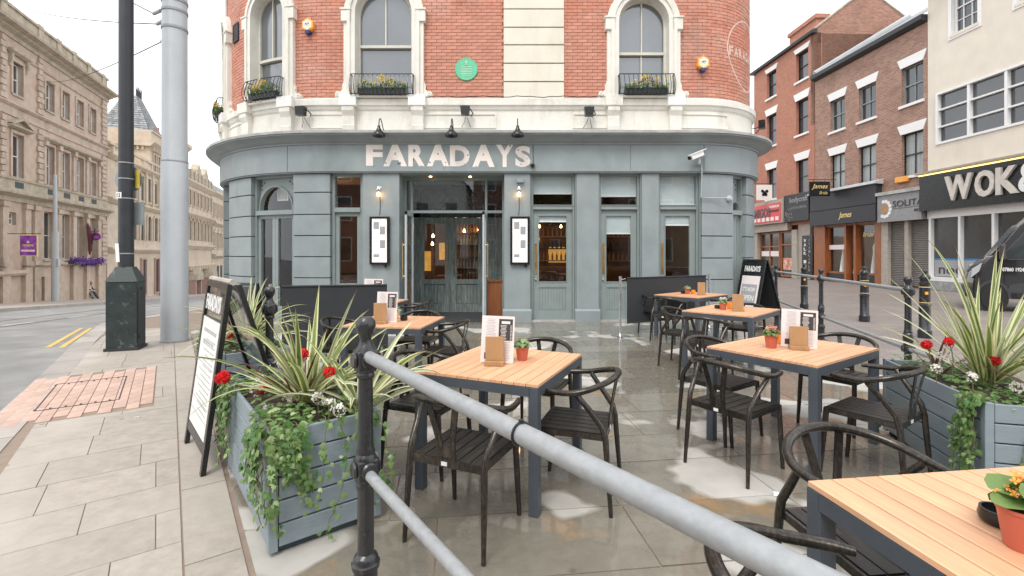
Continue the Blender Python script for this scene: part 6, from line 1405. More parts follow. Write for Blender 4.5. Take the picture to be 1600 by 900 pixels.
# ---- seated person on a bench
Pp = V((-33.1, 37.0, 0)); zg = gz(Pp.x, Pp.y)+.02
tt = thing('person', (Pp.x, Pp.y, zg), 'grey haired person in a dark jacket sitting bent forward on the far pavement', 'person')
def skin(name, nodes, edges, m, parent, root=0, sub=2):
    me = bpy.data.meshes.new(name); me.from_pydata([n[0] for n in nodes], edges, []); me.materials.append(m); o = bpy.data.objects.new(name, me); COL.objects.link(o); o.parent = parent
    md = o.modifiers.new('skin', 'SKIN'); md.use_smooth_shade = True
    for i, n in enumerate(nodes): me.skin_vertices[0].data[i].radius = (n[1], n[1]*(n[2] if len(n) > 2 else 1))
    me.skin_vertices[0].data[root].use_root = True; s = o.modifiers.new('sub', 'SUBSURF'); s.levels = sub; s.render_levels = sub; return o
skin('body', [((-.25, 0, .55), .15), ((-.18, 0, .75), .16), ((.0, 0, .95), .17), ((.14, 0, 1.10), .09), ((.22, 0, 1.20), .06), ((.02, -.19, .98), .07), ((.12, -.24, .78), .055), ((.36, -.16, .72), .045), ((.02, .19, .98), .07), ((.12, .24, .78), .055), ((.36, .16, .72), .045), ((-.2, -.1, .52), .11), ((.25, -.13, .56), .085), ((.42, -.13, .1), .06), ((.54, -.13, .05), .05), ((-.2, .1, .52), .11), ((.3, .13, .56), .085), ((.62, .13, .1), .06), ((.74, .13, .05), .05)],
     [(0, 1), (1, 2), (2, 3), (3, 4), (2, 5), (5, 6), (6, 7), (2, 8), (8, 9), (9, 10), (0, 11), (11, 12), (12, 13), (13, 14), (0, 15), (15, 16), (16, 17), (17, 18)], M_jacket, tt)
b = MB(); b.lathe([(0, -.12), (.06, -.10), (.09, -.03), (.095, .04), (.07, .1), (0, .13)], (.27, 0, 1.30), 14); b.build('head', M_skin, tt, smooth=True); b = MB(); b.lathe([(.098, .0), (.104, .05), (.078, .115), (0, .145)], (.255, 0, 1.31), 14); b.build('hair', M_hair, tt, smooth=True)
b = MB()
for s in (-1, 1): b.tube([(.24, s*.13, .57), (.32, s*.13, .5), (.42+.1*(s > 0), s*.13, .14)], [.09, .08, .062], 8)
b.build('trousers', M_trouser, tt, smooth=True)
tt = thing('bench', (Pp.x, Pp.y, zg), 'small dark bench under the seated person', 'bench'); b = MB(); b.box((-.25, 0, .42), (.45, 1.3, .05)); b.build('seat', M_woodred, tt)
for sx in (-.42, -.08):
    for sy in (-.6, .6): b = MB(); b.box((sx, sy, .2), (.05, .05, .4)); b.build('leg', M_galv, tt)
# ---- L2: pale gothic building with slate tower
def arcwin(F_, t, c, hw, z0, zs, fm=M_lime, n=-.15):
    b = MB(); fpoly(b, F_, archpts(c, hw, z0, zs, 8), .004, .02); o = Bp(b, 'arched_window', M_glassdark, t); b = MB(); fring(b, F_, archpts(c, hw, z0, zs, 8), archpts(c, hw+.2, z0, zs, 8), -.05, .16); Bp(b, 'arch_moulding', fm, o)
def rwin(F_, t, c, hw, z0, z1, fm=M_lime):
    b = MB(); fbox(b, F_, c-hw, c+hw, z0, z1, .004, .02); o = Bp(b, 'window', M_glassdark, t); b = MB(); rectframe(b, F_, c-hw-.15, c+hw+.15, z0-.12, z1+.2, .15, -.05, .14); Bp(b, 'window_surround', fm, o)
s0, s1 = 42.8, 64; t = bldg('gothic_bank_building', FL, s0, s1, 10, 'pale limestone building with arched windows and steep slate tower roof behind the black pole')
b = MB(); fbox(b, FL, s0, s1, -6, 10.1, -12, -.0); Bp(b, 'wall', M_lime, t)
for z, m_ in ((10.0, M_lime), (6.2, M_lime), (1.9, M_lime)): b = MB(); fprof(b, FL, s0, s1, [(-.1, z-.3), (.1, z-.3), (.4, z), (.4, z+.15), (-.1, z+.25)]); Bp(b, 'cornice', m_, t)
for k in range(9): b = MB(); c = s0+1+k*2.3; fbox(b, FL, c-.16, c+.16, 10.2, 11.0, -.1, .15); Bp(b, 'balustrade_pier', M_lime, t)
b = MB(); fbox(b, FL, s0, s1, 10.9, 11.1, -.1, .2); Bp(b, 'balustrade_rail', M_lime, t)
for k in range(9):
    c = 46.5+k*1.9; rwin(FL, t, c, .42, 6.8, 9.2); arcwin(FL, t, c, .5, 2.9, 4.9)
    if k % 2 == 0: rwin(FL, t, c+.5, .55, -2.6, .9, M_pinkst)
for k in range(10): b = MB(); c = 45.5+k*1.9; fbox(b, FL, c-.16, c+.16, 6.4, 9.8, -.1, .22); Bp(b, 'pilaster', M_lime, t)
b = MB(); c = 57.5; fpoly(b, FL, archpts(c, 2.0, -5, .0, 10), -.05, .5); Bp(b, 'entrance_porch', M_pinkst, t); b = MB(); fpoly(b, FL, archpts(c, 1.1, -5, -.6, 10), .5, .52); Bp(b, 'porch_opening', M_groove, t)
FT = Straight(FL.P(0, .05, 0)[:2], LD); FT.nn = FL.nn
b = MB(); fbox(b, FT, 52.6, 57.2, 9, 13.2, -4.4, 0); Bp(b, 'tower_wall', M_lime, t); b = MB(); fprof(b, FT, 52.2, 57.6, [(-4.8, 12.7), (.1, 12.7), (.5, 13.1), (.5, 13.3), (-4.8, 13.3)]); fprof(b, FT, 52.5, 57.3, [(-4.5, 13.3), (.1, 13.3), (.1, 14.2), (.25, 14.25), (.25, 14.4), (-4.6, 14.4)]); Bp(b, 'tower_cornice', M_lime, t)
for k in range(10): b = MB(); c = 52.9+k*.43; fbox(b, FT, c-.08, c+.08, 12.3, 12.75, -.1, .3); Bp(b, 'corbel', M_lime, t); b = MB(); fbox(b, FT, 52.35, 52.7, 12.3, 12.75, -.5-k*.43-.16, -.5-k*.43); Bp(b, 'corbel', M_lime, t)
for k in range(3): rwin(FT, t, 53.7+k*1.25, .28, 10, 12)
b = MB(); b.lathe([(0, 0), (.35, 0), (.35, .1), (0, .1)], FT.P(52.58, -1.6, 11.3), 14, Matrix.Rotation(FL.ang(0)-pi/2, 3, 'Z') @ Matrix.Rotation(pi/2, 3, 'X')); Bp(b, 'round_window', M_groove, t)
base = [FT.P(52.6, -.1, 14.35), FT.P(57.2, -.1, 14.35), FT.P(57.2, -4.4, 14.35), FT.P(52.6, -4.4, 14.35)]; top = [FT.P(54.2, -1.7, 18.3), FT.P(55.6, -1.7, 18.3), FT.P(55.6, -2.8, 18.3), FT.P(54.2, -2.8, 18.3)]
b = MB(); b.add(base+top, [(3, 2, 1, 0), (4, 5, 6, 7)], .5)
Bp(b, 'roof_core', M_slate, t); sl_ = MB(); rn = random.Random(4)
for i in range(4):
    p0, p1, q0, q1 = base[i], base[(i+1) % 4], top[i], top[(i+1) % 4]; N = 16
    nn = (p1-p0).cross(q0-p0).normalized()
    for r_ in range(N):
        a = p0+(q0-p0)*r_/N; c = p1+(q1-p1)*r_/N; a2 = p0+(q0-p0)*(r_+1)/N; c2 = p1+(q1-p1)*(r_+1)/N; M_ = 14
        for k in range(M_):
            sl_.add([a+(c-a)*k/M_+nn*.04, a+(c-a)*(k+1)/M_+nn*.04, a2+(c2-a2)*(k+1)/M_, a2+(c2-a2)*k/M_], [(0, 1, 2, 3)], rn.random())
Bp(sl_, 'slates', M_slate, t, kind='stuff')
b = MB()
for k in range(8): b.tube([top[0]+(top[1]-top[0])*k/7, top[0]+(top[1]-top[0])*k/7+V((0, 0, .7+.3*(k % 2)))], .05, 5)
b.tube([top[0]+V((0, 0, .6)), top[1]+V((0, 0, .6))], .04, 5); Bp(b, 'roof_cresting', M_iron, t)
b = MB(); p = FT.P(60.5, -2, 0); b.box((p.x, p.y, 13.2), (1.4, 1.4, 3.6)); c = Bp(b, 'chimney', M_lime, t); b = MB()
for dx in (-.4, .4): b.lathe([(.2, 0), (.16, 1.3), (.2, 1.4)], (p.x+dx, p.y, 15.0), 8)
Bp(b, 'chimney_pot', M_terra, c)
# ---- L3, L4
s0, s1 = 64.2, 79; t = bldg('balustraded_building', FL, s0, s1, 12, 'pale stone building with green tinged balustrade and hooded porches beyond the pale mast')
b = MB(); fbox(b, FL, s0, s1, -8, 11.2, -12, 0); Bp(b, 'wall', M_lime, t)
for z in (11.1, 6.8, 2.6, -.2): b = MB(); fprof(b, FL, s0, s1, [(-.1, z-.5), (.1, z-.5), (.55, z), (.55, z+.2), (-.1, z+.3)]); Bp(b, 'cornice', M_lime, t)
b = MB(); fbox(b, FL, s0, s1, 11.4, 12.6, -.2, .1); Bp(b, 'parapet', M_moss, t)
for k in range(8): c = s0+.9+k*1.9; rwin(FL, t, c, .38, 8, 10); arcwin(FL, t, c, .45, 3.4, 5.6); b = MB(); fbox(b, FL, c-.12, c+.12, 11.4, 12.8, -.2, .25); Bp(b, 'parapet_pier', M_moss, t)
for k in range(16): b = MB(); c = s0+.5+k*.93; fbox(b, FL, c-.13, c+.13, -.6, -.1, -.1, .75); fbox(b, FL, c-.1, c+.1, 6.2, 6.8, -.1, .45); Bp(b, 'bracket', M_lime, t)
for c in (66.5, 74.5):
    b = MB(); fpoly(b, FL, [(c-1.6, -1.9), (c+1.6, -1.9), (c+1.3, -1.1), (c, -.2), (c-1.3, -1.1)], 0, 1.4); Bp(b, 'porch_hood', M_moss, t); b = MB(); fbox(b, FL, c-1, c+1, -6, -1.9, .004, .03); Bp(b, 'doorway', M_groove, t)
    for s in (-1.3, 1.3): b = MB(); fbox(b, FL, c+s-.2, c+s+.2, -6, -1.9, 0, 1.2); Bp(b, 'porch_column', M_pinkst, t)
arcwin(FL, t, 69.6, .5, -4.4, -2.2); arcwin(FL, t, 71.4, .5, -4.4, -2.2)
b = MB(); p = FL.P(65.3, -1, 0); b.lathe([(1.3, 10), (1.3, 14.8), (1.7, 15.2), (1.7, 15.6), (1.2, 15.6), (1.2, 15.9), (0, 15.9)], (p.x, p.y, 0), 8); Bp(b, 'corner_turret', M_lime, t)
for s in (71.5, 75.5): b = MB(); fpoly(b, FL, [(s-1, 12.6), (s+1, 12.6), (s+.9, 13.3), (s, 14.2), (s-.9, 13.3)], -.8, .1); Bp(b, 'dormer', M_moss, t)
s0, s1 = 79.3, 100; t = bldg('terrace_end_building', FL, s0, s1, 12, 'farthest pale stone building on the left street next to the pub corner')
b = MB(); fbox(b, FL, s0, s1, -9, 11.2, -12, 0); Bp(b, 'wall', M_lime, t)
for z in (11.2, 6.4, 1.2): b = MB(); fprof(b, FL, s0, s1, [(-.1, z-.4), (.1, z-.4), (.6, z), (.6, z+.3), (-.1, z+.4)]); Bp(b, 'cornice', M_lime, t)
b = MB(); fprof(b, FL, s0, s1, [(-6, 11.5), (.2, 11.5), (-1.5, 13.4), (-6, 13.6)]); Bp(b, 'roof', M_slate, t)
for k in range(8):
    c = s0+1.4+k*2.5
    for d_ in (-.4, .4): rwin(FL, t, c+d_, .26, 7.4, 9.6); rwin(FL, t, c+d_, .26, 2.4, 4.6)
    b = MB(); fpoly(b, FL, [(c-1, 4.9), (c+1, 4.9), (c, 5.6)], 0, .3); Bp(b, 'pediment', M_lime, t); b = MB(); fbox(b, FL, c-.8, c+.8, -5.5, -.4, .004, .02); Bp(b, 'shop_opening', M_groove, t)
# side wall closing building behind, far end of the street
t = thing('far_end_building', (-40, 120, -6), 'distant pale building closing the far end of the left street', 'building'); b = MB(); b.box((0, 0, 5), (60, 8, 14)); b.build('wall', M_lime, t)

# ================================================================== RIGHT STREET
FR = Straight((18.4, 0), (-.032, 1), -1)
if FR.nn.x > 0: FR.nn = -FR.nn
def uR(px): return 13616/(px-776)
def lintel(F_, t, u0, u1, z, h=.42, m=None, fl=.12):
    b = MB(); fpoly(b, F_, [(u0-.02, z), (u1+.02, z), (u1+fl+.08, z+h), (u0-fl-.08, z+h)], -.05, .035); Bp(b, 'lintel', m or M_white, t)
# R1
u0, u1 = 27.45, 33.9; t = bldg('orange_brick_house', FR, u0, u1, 14, 'tall orange red brick house with white lintels and tall gable'); ops = []; wins = []
for (a, c) in ((28.0, 29.15), (31.2, 32.3)):
    for (z0_, z1_) in ((12.0, 13.75), (8.75, 10.85), (5.2, 7.2)): ops.append((a, c, z0_, z1_)); wins.append((a, c, z0_, z1_))
b = MB(); wallop(b, FR, u0, u1, 3.3, 14.35, ops, -.4, 0); Bp(b, 'wall', M_redbr, t)
b = MB(); fbox(b, FR, u0, u1, 0, 14.3, -6, -.45); Bp(b, 'rear_mass', M_redbr, t)
for a, c, z0_, z1_ in wins: sash(FR, t, a, c, z0_, z1_, M_black, M_glassdark, n=-.2, sillm=M_white, ft=.05); lintel(FR, t, a, c, z1_, .30 if z0_ > 11 else .45)
b = MB(); fprof(b, FR, u0-.1, u1+.15, [(-.1, 14.3), (.22, 14.3), (.25, 14.45), (-.1, 14.55)]); Bp(b, 'gutter', M_gutter, t)
b = MB(); n0 = 0; pk_ = []
gx = [FR.P(u0, 0, 14.35), FR.P(u0, -3.1, 16.3), FR.P(u0, -3.15, 16.95), FR.P(u0, -6.2, 14.6), FR.P(u0, -6.2, 0), FR.P(u0, 0, 0)]
P = [FR.P(u0, 0, 9), FR.P(u0, 0, 14.5), FR.P(u0, -3.1, 16.9), FR.P(u0, -6.2, 14.7), FR.P(u0, -6.2, 9)]; D = FR.P(u0+.3, 0, 0)-FR.P(u0, 0, 0)
UVg = [(0, 9), (0, 14.5), (3.1, 16.9), (6.2, 14.7), (6.2, 9)]; b = MB(); nv = 5
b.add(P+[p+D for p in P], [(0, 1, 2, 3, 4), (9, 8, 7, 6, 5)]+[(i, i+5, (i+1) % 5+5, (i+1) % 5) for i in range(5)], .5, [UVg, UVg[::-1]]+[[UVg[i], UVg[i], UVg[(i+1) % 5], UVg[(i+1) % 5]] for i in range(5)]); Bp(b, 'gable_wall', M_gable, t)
b = MB(); b.tube([P[1]+V((0, 0, .06)), P[2]+V((0, 0, .06)), P[3]+V((0, 0, .06))], .07, 6); Bp(b, 'verge', M_moss, t)
b = MB(); A_, B_, C_ = FR.P(u0+.3, .1, 14.45), FR.P(u0+.3, -3.1, 16.85), FR.P(u0+.3, -6.2, 14.6); A2, B2, C2 = FR.P(u1, .1, 14.45), FR.P(u1, -3.1, 16.85), FR.P(u1, -6.2, 14.6); b.add([A_, B_, C_, A2, B2, C2], [(0, 1, 4, 3), (1, 2, 5, 4), (0, 2, 1), (3, 4, 5)]); Bp(b, 'roof', M_slate, t)
b = MB(); fbox(b, FR, 28.6, 31.2, 14.2, 15.9, -1.6, -.9); fbox(b, FR, 28.5, 31.3, 15.75, 16.0, -1.7, -.8); Bp(b, 'chimney', M_redbr, t)
# shopfronts of R1
def fascia(F_, t, a, c, z0_, z1_, n, m, name='fascia'): b = MB(); fbox(b, F_, a, c, z0_, z1_, -.1, n); return Bp(b, name, m, t)
tA = thing('taqueria_sign', FR.P(31.9, .3, 4.2), 'red shop sign with black lettering and row of food pictures at the far end', 'shop sign')
b = MB(); fbox(b, FR, 29.9, 34.0, 3.5, 5.0, .0, .42); Bp(b, 'sign_frame', M_beige, tA); b = MB(); fbox(b, FR, 30.0, 33.9, 3.6, 4.8, .42, .45); Bp(b, 'red_panel', M_redsign, tA)
def ftext(s, m, t, F_, u, n, z, w, h, **k): # text read along decreasing u (left = far)
    return text('letters', s, m, t, F_.P(u, n, z), (pi/2, 0, F_.ang(u)), w, h, world=True, depth=.01, **k)
ftext('AMIGOS', M_black, tA, FR, 32.3, .455, 4.25, 2.4, .62, bold=.03); ftext('THE MEXICAN', M_white, tA, FR, 30.7, .455, 4.58, 1.1, .16, bold=.02); ftext('RESTAURANT', M_black, tA, FR, 30.7, .455, 4.3, 1.1, .16, bold=.02)
for k in range(7): b = MB(); c = 33.5-k*.52; fbox(b, FR, c-.17, c+.17, 3.68, 3.92, .45, .46); Bp(b, 'food_picture', M_paper, tA)
b = MB(); fbox(b, FR, 29.7, 34, 3.0, 3.48, -.1, .2); fbox(b, FR, 33.3, 33.9, 0, 3.0, -.3, .1); fbox(b, FR, 29.0, 29.5, 0, 3.0, -.3, .05); Bp(b, 'shop_surround', M_beige, t)
def shopfront(F_, t, a, c, z0_, z1_, m, cols, rows=None, stall=.5, n=-.15, glass=None):
    b = MB(); rectframe(b, F_, a, c, z0_, z1_, .1, n-.1, n+.05); 
    for k in range(1, cols): x = a+(c-a)*k/cols; fbox(b, F_, x-.05, x+.05, z0_, z1_, n-.1, n+.05)
    for z in rows or []: fbox(b, F_, a, c, z-.04, z+.04, n-.1, n+.045)
    f = Bp(b, 'shop_window', m, t); g = MB(); fbox(g, F_, a+.05, c-.05, z0_+.05, z1_-.05, n-.05, n-.04); Bp(g, 'pane', glass or M_glassdark, f)
    if stall: s = MB(); fbox(s, F_, a, c, 0, z0_, -.3, n+.1); Bp(s, 'stall_riser', M_groove if m is M_white else M_gutter, f)
    return f
shopfront(FR, t, 31.0, 33.25, .6, 2.95, M_woodred, 2, [2.0]); shopfront(FR, t, 29.5, 30.9, .05, 2.95, M_woodred, 1, [2.1], stall=0)
b = MB(); fbox(b, FR, 29.75, 30.65, .5, 1.25, -.14, -.13); Bp(b, 'food_poster', mat('food_poster', (.55, .16, .08), .5, var=.3, scale=5, col2=(.75, .68, .6), dscale=2), t)
b = MB(); fbox(b, FR, 31.1, 33.2, 1.35, 1.7, -.14, -.13); Bp(b, 'window_band', M_paper, t)
tt = thing('piercing_sign', FR.P(28.8, .3, 4.3), 'black sign with white gothic lettering between the red sign and the black shop fascia', 'shop sign'); b = MB(); fbox(b, FR, 27.5, 29.85, 3.5, 5.15, .0, .32); Bp(b, 'board', M_blksign, tt)
ftext('bodycraft', M_greysign, tt, FR, 28.4, .33, 4.75, 1.7, .42, bold=.02); ftext('TATTOO & PIERCING', M_greysign, tt, FR, 28.4, .33, 4.3, 1.5, .14); b = MB(); rn = random.Random(2)
for k in range(30): u = rn.uniform(29.0, 29.8); z = rn.uniform(3.6, 4.3); b.tube([FR.P(u, .325, z), FR.P(u+rn.gauss(0, .12), .33, z+rn.gauss(0, .12))], .012, 4)
Bp(b, 'scroll_work', M_greysign, tt, kind='stuff')
b = MB(); fbox(b, FR, 27.9, 29.0, 0, 3.4, -.3, -.05); Bp(b, 'rendered_pier', M_beige, t); tt = thing('walk_ins_sign', FR.P(28.0, .05, 1.5), 'tall narrow black sign reading walk ins available', 'sign'); b = MB(); fbox(b, FR, 27.55, 28.5, .3, 2.6, -.04, .05); Bp(b, 'board', M_black, tt)
for k, ch in enumerate('WALK INS'):
    if ch != ' ': ftext(ch, M_white, tt, FR, 28.2, .06, 2.3-k*.25, .22, .18, bold=.03)
for k, ch in enumerate('AVAILABLE'): ftext(ch, M_greysign, tt, FR, 27.8, .06, 2.32-k*.22, .16, .15, bold=.02)
tt = thing('hanging_sign', FR.P(31.4, .7, 5.4), 'small white square hanging sign with black emblem on the orange brick', 'sign'); c = FR.P(31.2, .8, 5.55); b = MB(); b.box((c.x, c.y, c.z), (1.0, .08, 1.0)); Bp(b, 'board', M_white, tt); b = MB(); b.box((c.x+.05, c.y+.2, c.z+.6), (1.4, .04, .04)); Bp(b, 'bracket', M_iron, tt); b = MB()
for dx, dz in ((-.14, .08), (.14, .08), (0, -.02), (-.08, -.14), (.08, -.14)): b.lathe([(0, 0), (.11, 0), (.1, .01), (0, .01)], (c.x+dx, c.y-.05, c.z+dz), 8, Matrix.Rotation(pi/2, 3, 'X'))
Bp(b, 'emblem', M_black, tt)
# R2
u0, u1 = 20.25, 27.4; t = bldg('brown_brick_house', FR, u0, u1, 11.7, 'brown brick three storey house with slanting dark gutter and white lintels'); ops = []; wins = []
for (a, c) in ((25.05, 26.15), (23.0, 24.1), (20.45, 21.55)):
    for (z0_, z1_) in ((8.2, 9.9), (5.0, 6.9)): ops.append((a, c, z0_, z1_)); wins.append((a, c, z0_, z1_))
b = MB(); wallop(b, FR, u0, u1, 3.0, 11.55, ops, -.4, 0); Bp(b, 'wall', M_brownbr, t); b = MB(); fbox(b, FR, u0, u1, 3, 11.5, -6, -.45); Bp(b, 'rear_mass', M_brownbr, t); b = MB(); fbox(b, FR, u0, u1, 0, 3, -6, -.62); Bp(b, 'shop_interior', M_wallin, t)
for i, (a, c, z0_, z1_) in enumerate(wins): sash(FR, t, a, c, z0_, z1_, M_greyd if z0_ > 7 else M_black, M_glassdark if z0_ > 7 else mat('net_curtain_glass', (.32, .35, .34), .2, var=.25, scale=3, stretch=(12, 12, .3), bump=0) if i < 2 else bpy.data.materials['net_curtain_glass'], n=-.16, bars=(2, 1), ft=.05, sillm=M_white); lintel(FR, t, a, c, z1_, .42)
b = MB(); fprof(b, FR, u0-.02, u1, [(-.1, 11.45), (.1, 11.45), (.3, 11.55), (.3, 11.75), (-.1, 11.75)]); Bp(b, 'gutter', M_gutter, t)
b = MB(); b.add([FR.P(u0, .2, 11.75), FR.P(u1, .2, 11.75), FR.P(u1, -6, 15.5), FR.P(u0, -6, 15.5)], [(0, 1, 2, 3)]); Bp(b, 'roof', M_slate, t)
b = MB(); b.tube([FR.P(u1-.1, .1, 11.9), FR.P(u1-.1, -5.5, 15.3)], .14, 6); Bp(b, 'lead_verge', M_polegr, t)
tt = thing('bridal_fascia', FR.P(25.2, .3, 4), 'wide weathered black shop fascia with small gold script', 'shop sign'); b = MB(); fbox(b, FR, 22.65, 27.4, 3.1, 3.9, -.0, .32); fbox(b, FR, 22.65, 27.4, 3.93, 4.85, -.0, .30); Bp(b, 'board', M_blksign, tt); b = MB(); fprof(b, FR, 22.55, 27.45, [(0, 4.85), (.45, 4.88), (.42, 4.95), (0, 5.1)]); Bp(b, 'lead_capping', M_polegr, tt); ftext('James', M_gold, tt, FR, 24.6, .335, 3.5, .95, .4, shear=.35, bold=.01)
tt = thing('hanging_bridal_sign', FR.P(26, .8, 4.9), 'black hanging sign with cream script above the black fascia', 'sign'); c = FR.P(25.6, 1.0, 5.02); b = MB(); b.box(c, (1.12, .06, .78)); Bp(b, 'board', M_black, tt); text('letters', 'James', M_gold, tt, (c.x, c.y-.04, c.z+.1), (pi/2, 0, 0), .88, .32, depth=.004, shear=.35, world=True, bold=.01); text('letters', 'Bride', M_gold, tt, (c.x+.2, c.y-.04, c.z-.22), (pi/2, 0, 0), .45, .16, depth=.004, shear=.35, world=True); b = MB(); b.box((c.x+.15, c.y, c.z+.5), (1.5, .03, .03)); b.tube([(c.x-.3, c.y, c.z+.5), (c.x-.3, c.y, c.z+.38)], .012, 5); b.tube([(c.x+.3, c.y, c.z+.5), (c.x+.3, c.y, c.z+.38)], .012, 5); Bp(b, 'bracket', M_iron, tt)
shopfront(FR, t, 25.0, 26.5, .45, 3.05, M_woodred, 1, glass=M_glass); shopfront(FR, t, 23.05, 24.3, .45, 3.05, M_woodred, 1, glass=M_glass); b = MB(); fbox(b, FR, 24.35, 24.95, .1, 3.05, -.9, -.8); Bp(b, 'shop_door', M_woodred, t)
b = MB(); fbox(b, FR, 26.5, 27.4, 0, 3.1, -.3, .06); fbox(b, FR, 22.65, 23.0, 0, 3.1, -.3, .06); fbox(b, FR, 24.25, 24.4, 0, 3.1, -.3, .04); fbox(b, FR, 24.92, 25.05, 0, 3.1, -.3, .04); Bp(b, 'wood_post', M_woodred, t)
for u, s in ((25.6, .55), (23.5, .5), (24.6, .6)):
    b = MB(); p = FR.P(u, -.34, 0); b.lathe([(.34*s, .5), (.26*s, 1.0), (.12*s, 1.55), (.15*s, 1.85), (.06*s, 2.0), (0, 2.05)], (p.x, p.y, 0), 12); Bp(b, 'white_dress', M_white, t, smooth=True)
b = MB(); fbox(b, FR, 25.1, 26.4, 1.75, 2.0, -.14, -.13); Bp(b, 'window_band', M_paper, t); ftext('bridal', M_gold, t, FR, 23.6, -.12, 2.5, .7, .25, shear=.3)
tt = thing('grey_fascia_sign', FR.P(21.5, .2, 3.6), 'grey shop sign with white and brown daisy above the closed shutters', 'shop sign'); b = MB(); fbox(b, FR, 20.27, 22.62, 3.0, 4.25, -.0, .25); Bp(b, 'board', M_greysign, tt); b = MB(); fbox(b, FR, 20.27, 22.65, 4.25, 4.4, -.0, .33); Bp(b, 'lead_capping', M_lead, tt)
ftext('SOLITAIRE', M_dprint, tt, FR, 20.62, .26, 3.78, 2.2, .28); ftext('EST', M_dprint, tt, FR, 20.45, .26, 3.42, .3, .1, bold=.02); b = MB(); fbox(b, FR, 20.27, 21.75, 3.56, 3.58, .25, .256); Bp(b, 'rule', M_dprint, tt)
b = MB(); b.lathe([(0, 0), (.22, 0), (.22, .012), (0, .012)], FR.P(22.18, .25, 3.6), 16, Matrix.Rotation(FR.ang(0), 3, 'Z') @ Matrix.Rotation(pi/2, 3, 'X')); Bp(b, 'daisy_centre', M_oak, tt)
for k in range(9): a = pi*.42+k*pi/6.5; b = MB(); b.lathe([(0, 0), (.085, 0), (.085, .012), (0, .012)], FR.P(22.18+.31*-cos(a)*-1, .25, 3.6+.36*sin(a)), 10, Matrix.Rotation(FR.ang(0), 3, 'Z') @ Matrix.Rotation(pi/2, 3, 'X')); Bp(b, 'daisy_petal', M_white, tt)
for (a, c) in ((21.35, 22.25), (20.3, 21.15)):
    tt = thing('roller_shutter', FR.P((a+c)/2, 0, 1.5), 'closed grey roller shutter '+('nearer the bridal shop' if a > 21 else 'nearer the noodle shop'), 'shutter', 'closed roller shutters'); 
    for k in range(36): z = .08+k*.08; b = MB(); fprof(b, FR, a, c, [(-.2, z), (-.115, z+.006), (-.10, z+.04), (-.125, z+.074), (-.2, z+.074)]); Bp(b, 'shutter_slat', M_shut, tt)
b = MB(); fbox(b, FR, 22.25, 22.65, 0, 3.0, -.3, .04); fbox(b, FR, 21.15, 21.35, 0, 3.0, -.3, .04); fbox(b, FR, 20.25, 22.3, 0, 3.0, -.35, -.21); Bp(b, 'shop_pier', M_beige, t)
tt = thing('street_alarm_box', FR.P(21.4, .1, 4.9), 'orange alarm box on the brown brick above the grey shop sign', 'alarm box'); b = MB(); fbox(b, FR, 21.1, 21.75, 4.75, 5.0, 0, .15); bevel(Bp(b, 'housing', M_alarmo, tt), .02)
# R3
u0, u1 = 12.0, 20.2; t = bldg('cream_rendered_building', FR, u0, u1, 16, 'tall cream rendered building with noodle shop on the right edge'); ops = [(13.0, 19.8, 6.05, 8.2)]; 
for c in (18.6, 16.2, 13.6): ops.append((c-.55, c+.55, 10.3, 12.4))
b = MB(); wallop(b, FR, u0, u1, 3.2, 16.5, ops, -.4, .03); Bp(b, 'wall', M_render, t); b = MB(); fbox(b, FR, u0, u1, 0, 16.4, -8, -.45); Bp(b, 'rear_mass', M_render, t); b = MB(); fprof(b, FR, u0-.3, u1+.5, [(-1, 13.35), (.75, 13.35), (.8, 13.5), (-1, 13.7)]) if False else fprof(b, FR, u0-.3, u1+.45, [(-1, 13.0), (.65, 13.0), (.7, 13.12), (-1, 13.3)]); Bp(b, 'eaves', M_lead, t)
for c in (18.6, 16.2, 13.6): sash(FR, t, c-.5, c+.5, 10.35, 12.35, M_white, M_glassdark, n=-.1, bars=(3, 4), ft=.07, sillm=M_render); b = MB(); rectframe(b, FR, c-.66, c+.66, 10.15, 12.5, .14, -.1, .07); Bp(b, 'window_surround', M_white, t)
b = MB(); rectframe(b, FR, 13.0, 19.8, 6.05, 8.2, .09, -.15, .08)
for k in range(1, 5): x = 13.0+6.8*k/5; fbox(b, FR, x-.05, x+.05, 6.05, 8.2, -.15, .06)
for z in (6.77, 7.48): fbox(b, FR, 13.0, 19.8, z-.03, z+.03, -.13, .04)
f = Bp(b, 'band_window', M_white, t); b = MB(); fbox(b, FR, 13.05, 19.75, 6.1, 8.15, -.1, -.09); Bp(b, 'pane', M_glassdark, f)
tt = thing('noodle_shop_sign', FR.P(17, .3, 4), 'big black fascia with raised silver letters WOK and an ampersand', 'shop sign'); b = MB(); fbox(b, FR, 12.2, 20.3, 3.32, 4.85, .0, .32); Bp(b, 'board', M_black, tt); b = MB(); fprof(b, FR, 12.2, 20.35, [(0, 4.85), (.5, 4.88), (.5, 4.95), (0, 5.0)]); Bp(b, 'capping', M_beige, tt); b = MB(); fbox(b, FR, 12.2, 20.3, 4.80, 4.845, .33, .36); Bp(b, 'light_strip', M_lampled, tt)
for ch, a, c, z0_, z1_, m in (('W', 17.95, 19.05, 3.62, 4.6, M_silver), ('O', 17.15, 17.85, 3.62, 4.6, M_silver), ('K', 16.35, 17.1, 3.62, 4.6, M_silver), ('&', 15.7, 16.6-.25, 3.62, 4.6, M_white), ('G', 14.8, 15.5, 3.62, 4.6, M_silver), ('O', 14.0, 14.7, 3.62, 4.6, M_silver)):
    text('letter', ch, m, tt, FR.P((a+c)/2, .33, (z0_+z1_)/2), (pi/2, 0, FR.ang(0)), c-a, z1_-z0_, depth=.10, bold=.03, world=True)
b = MB(); fbox(b, FR, 12.2, 20.2, 3.0, 3.32, -.2, .06); fbox(b, FR, 12.2, 20.2, 0, .55, -.2, .08); Bp(b, 'shop_surround', M_white, t)
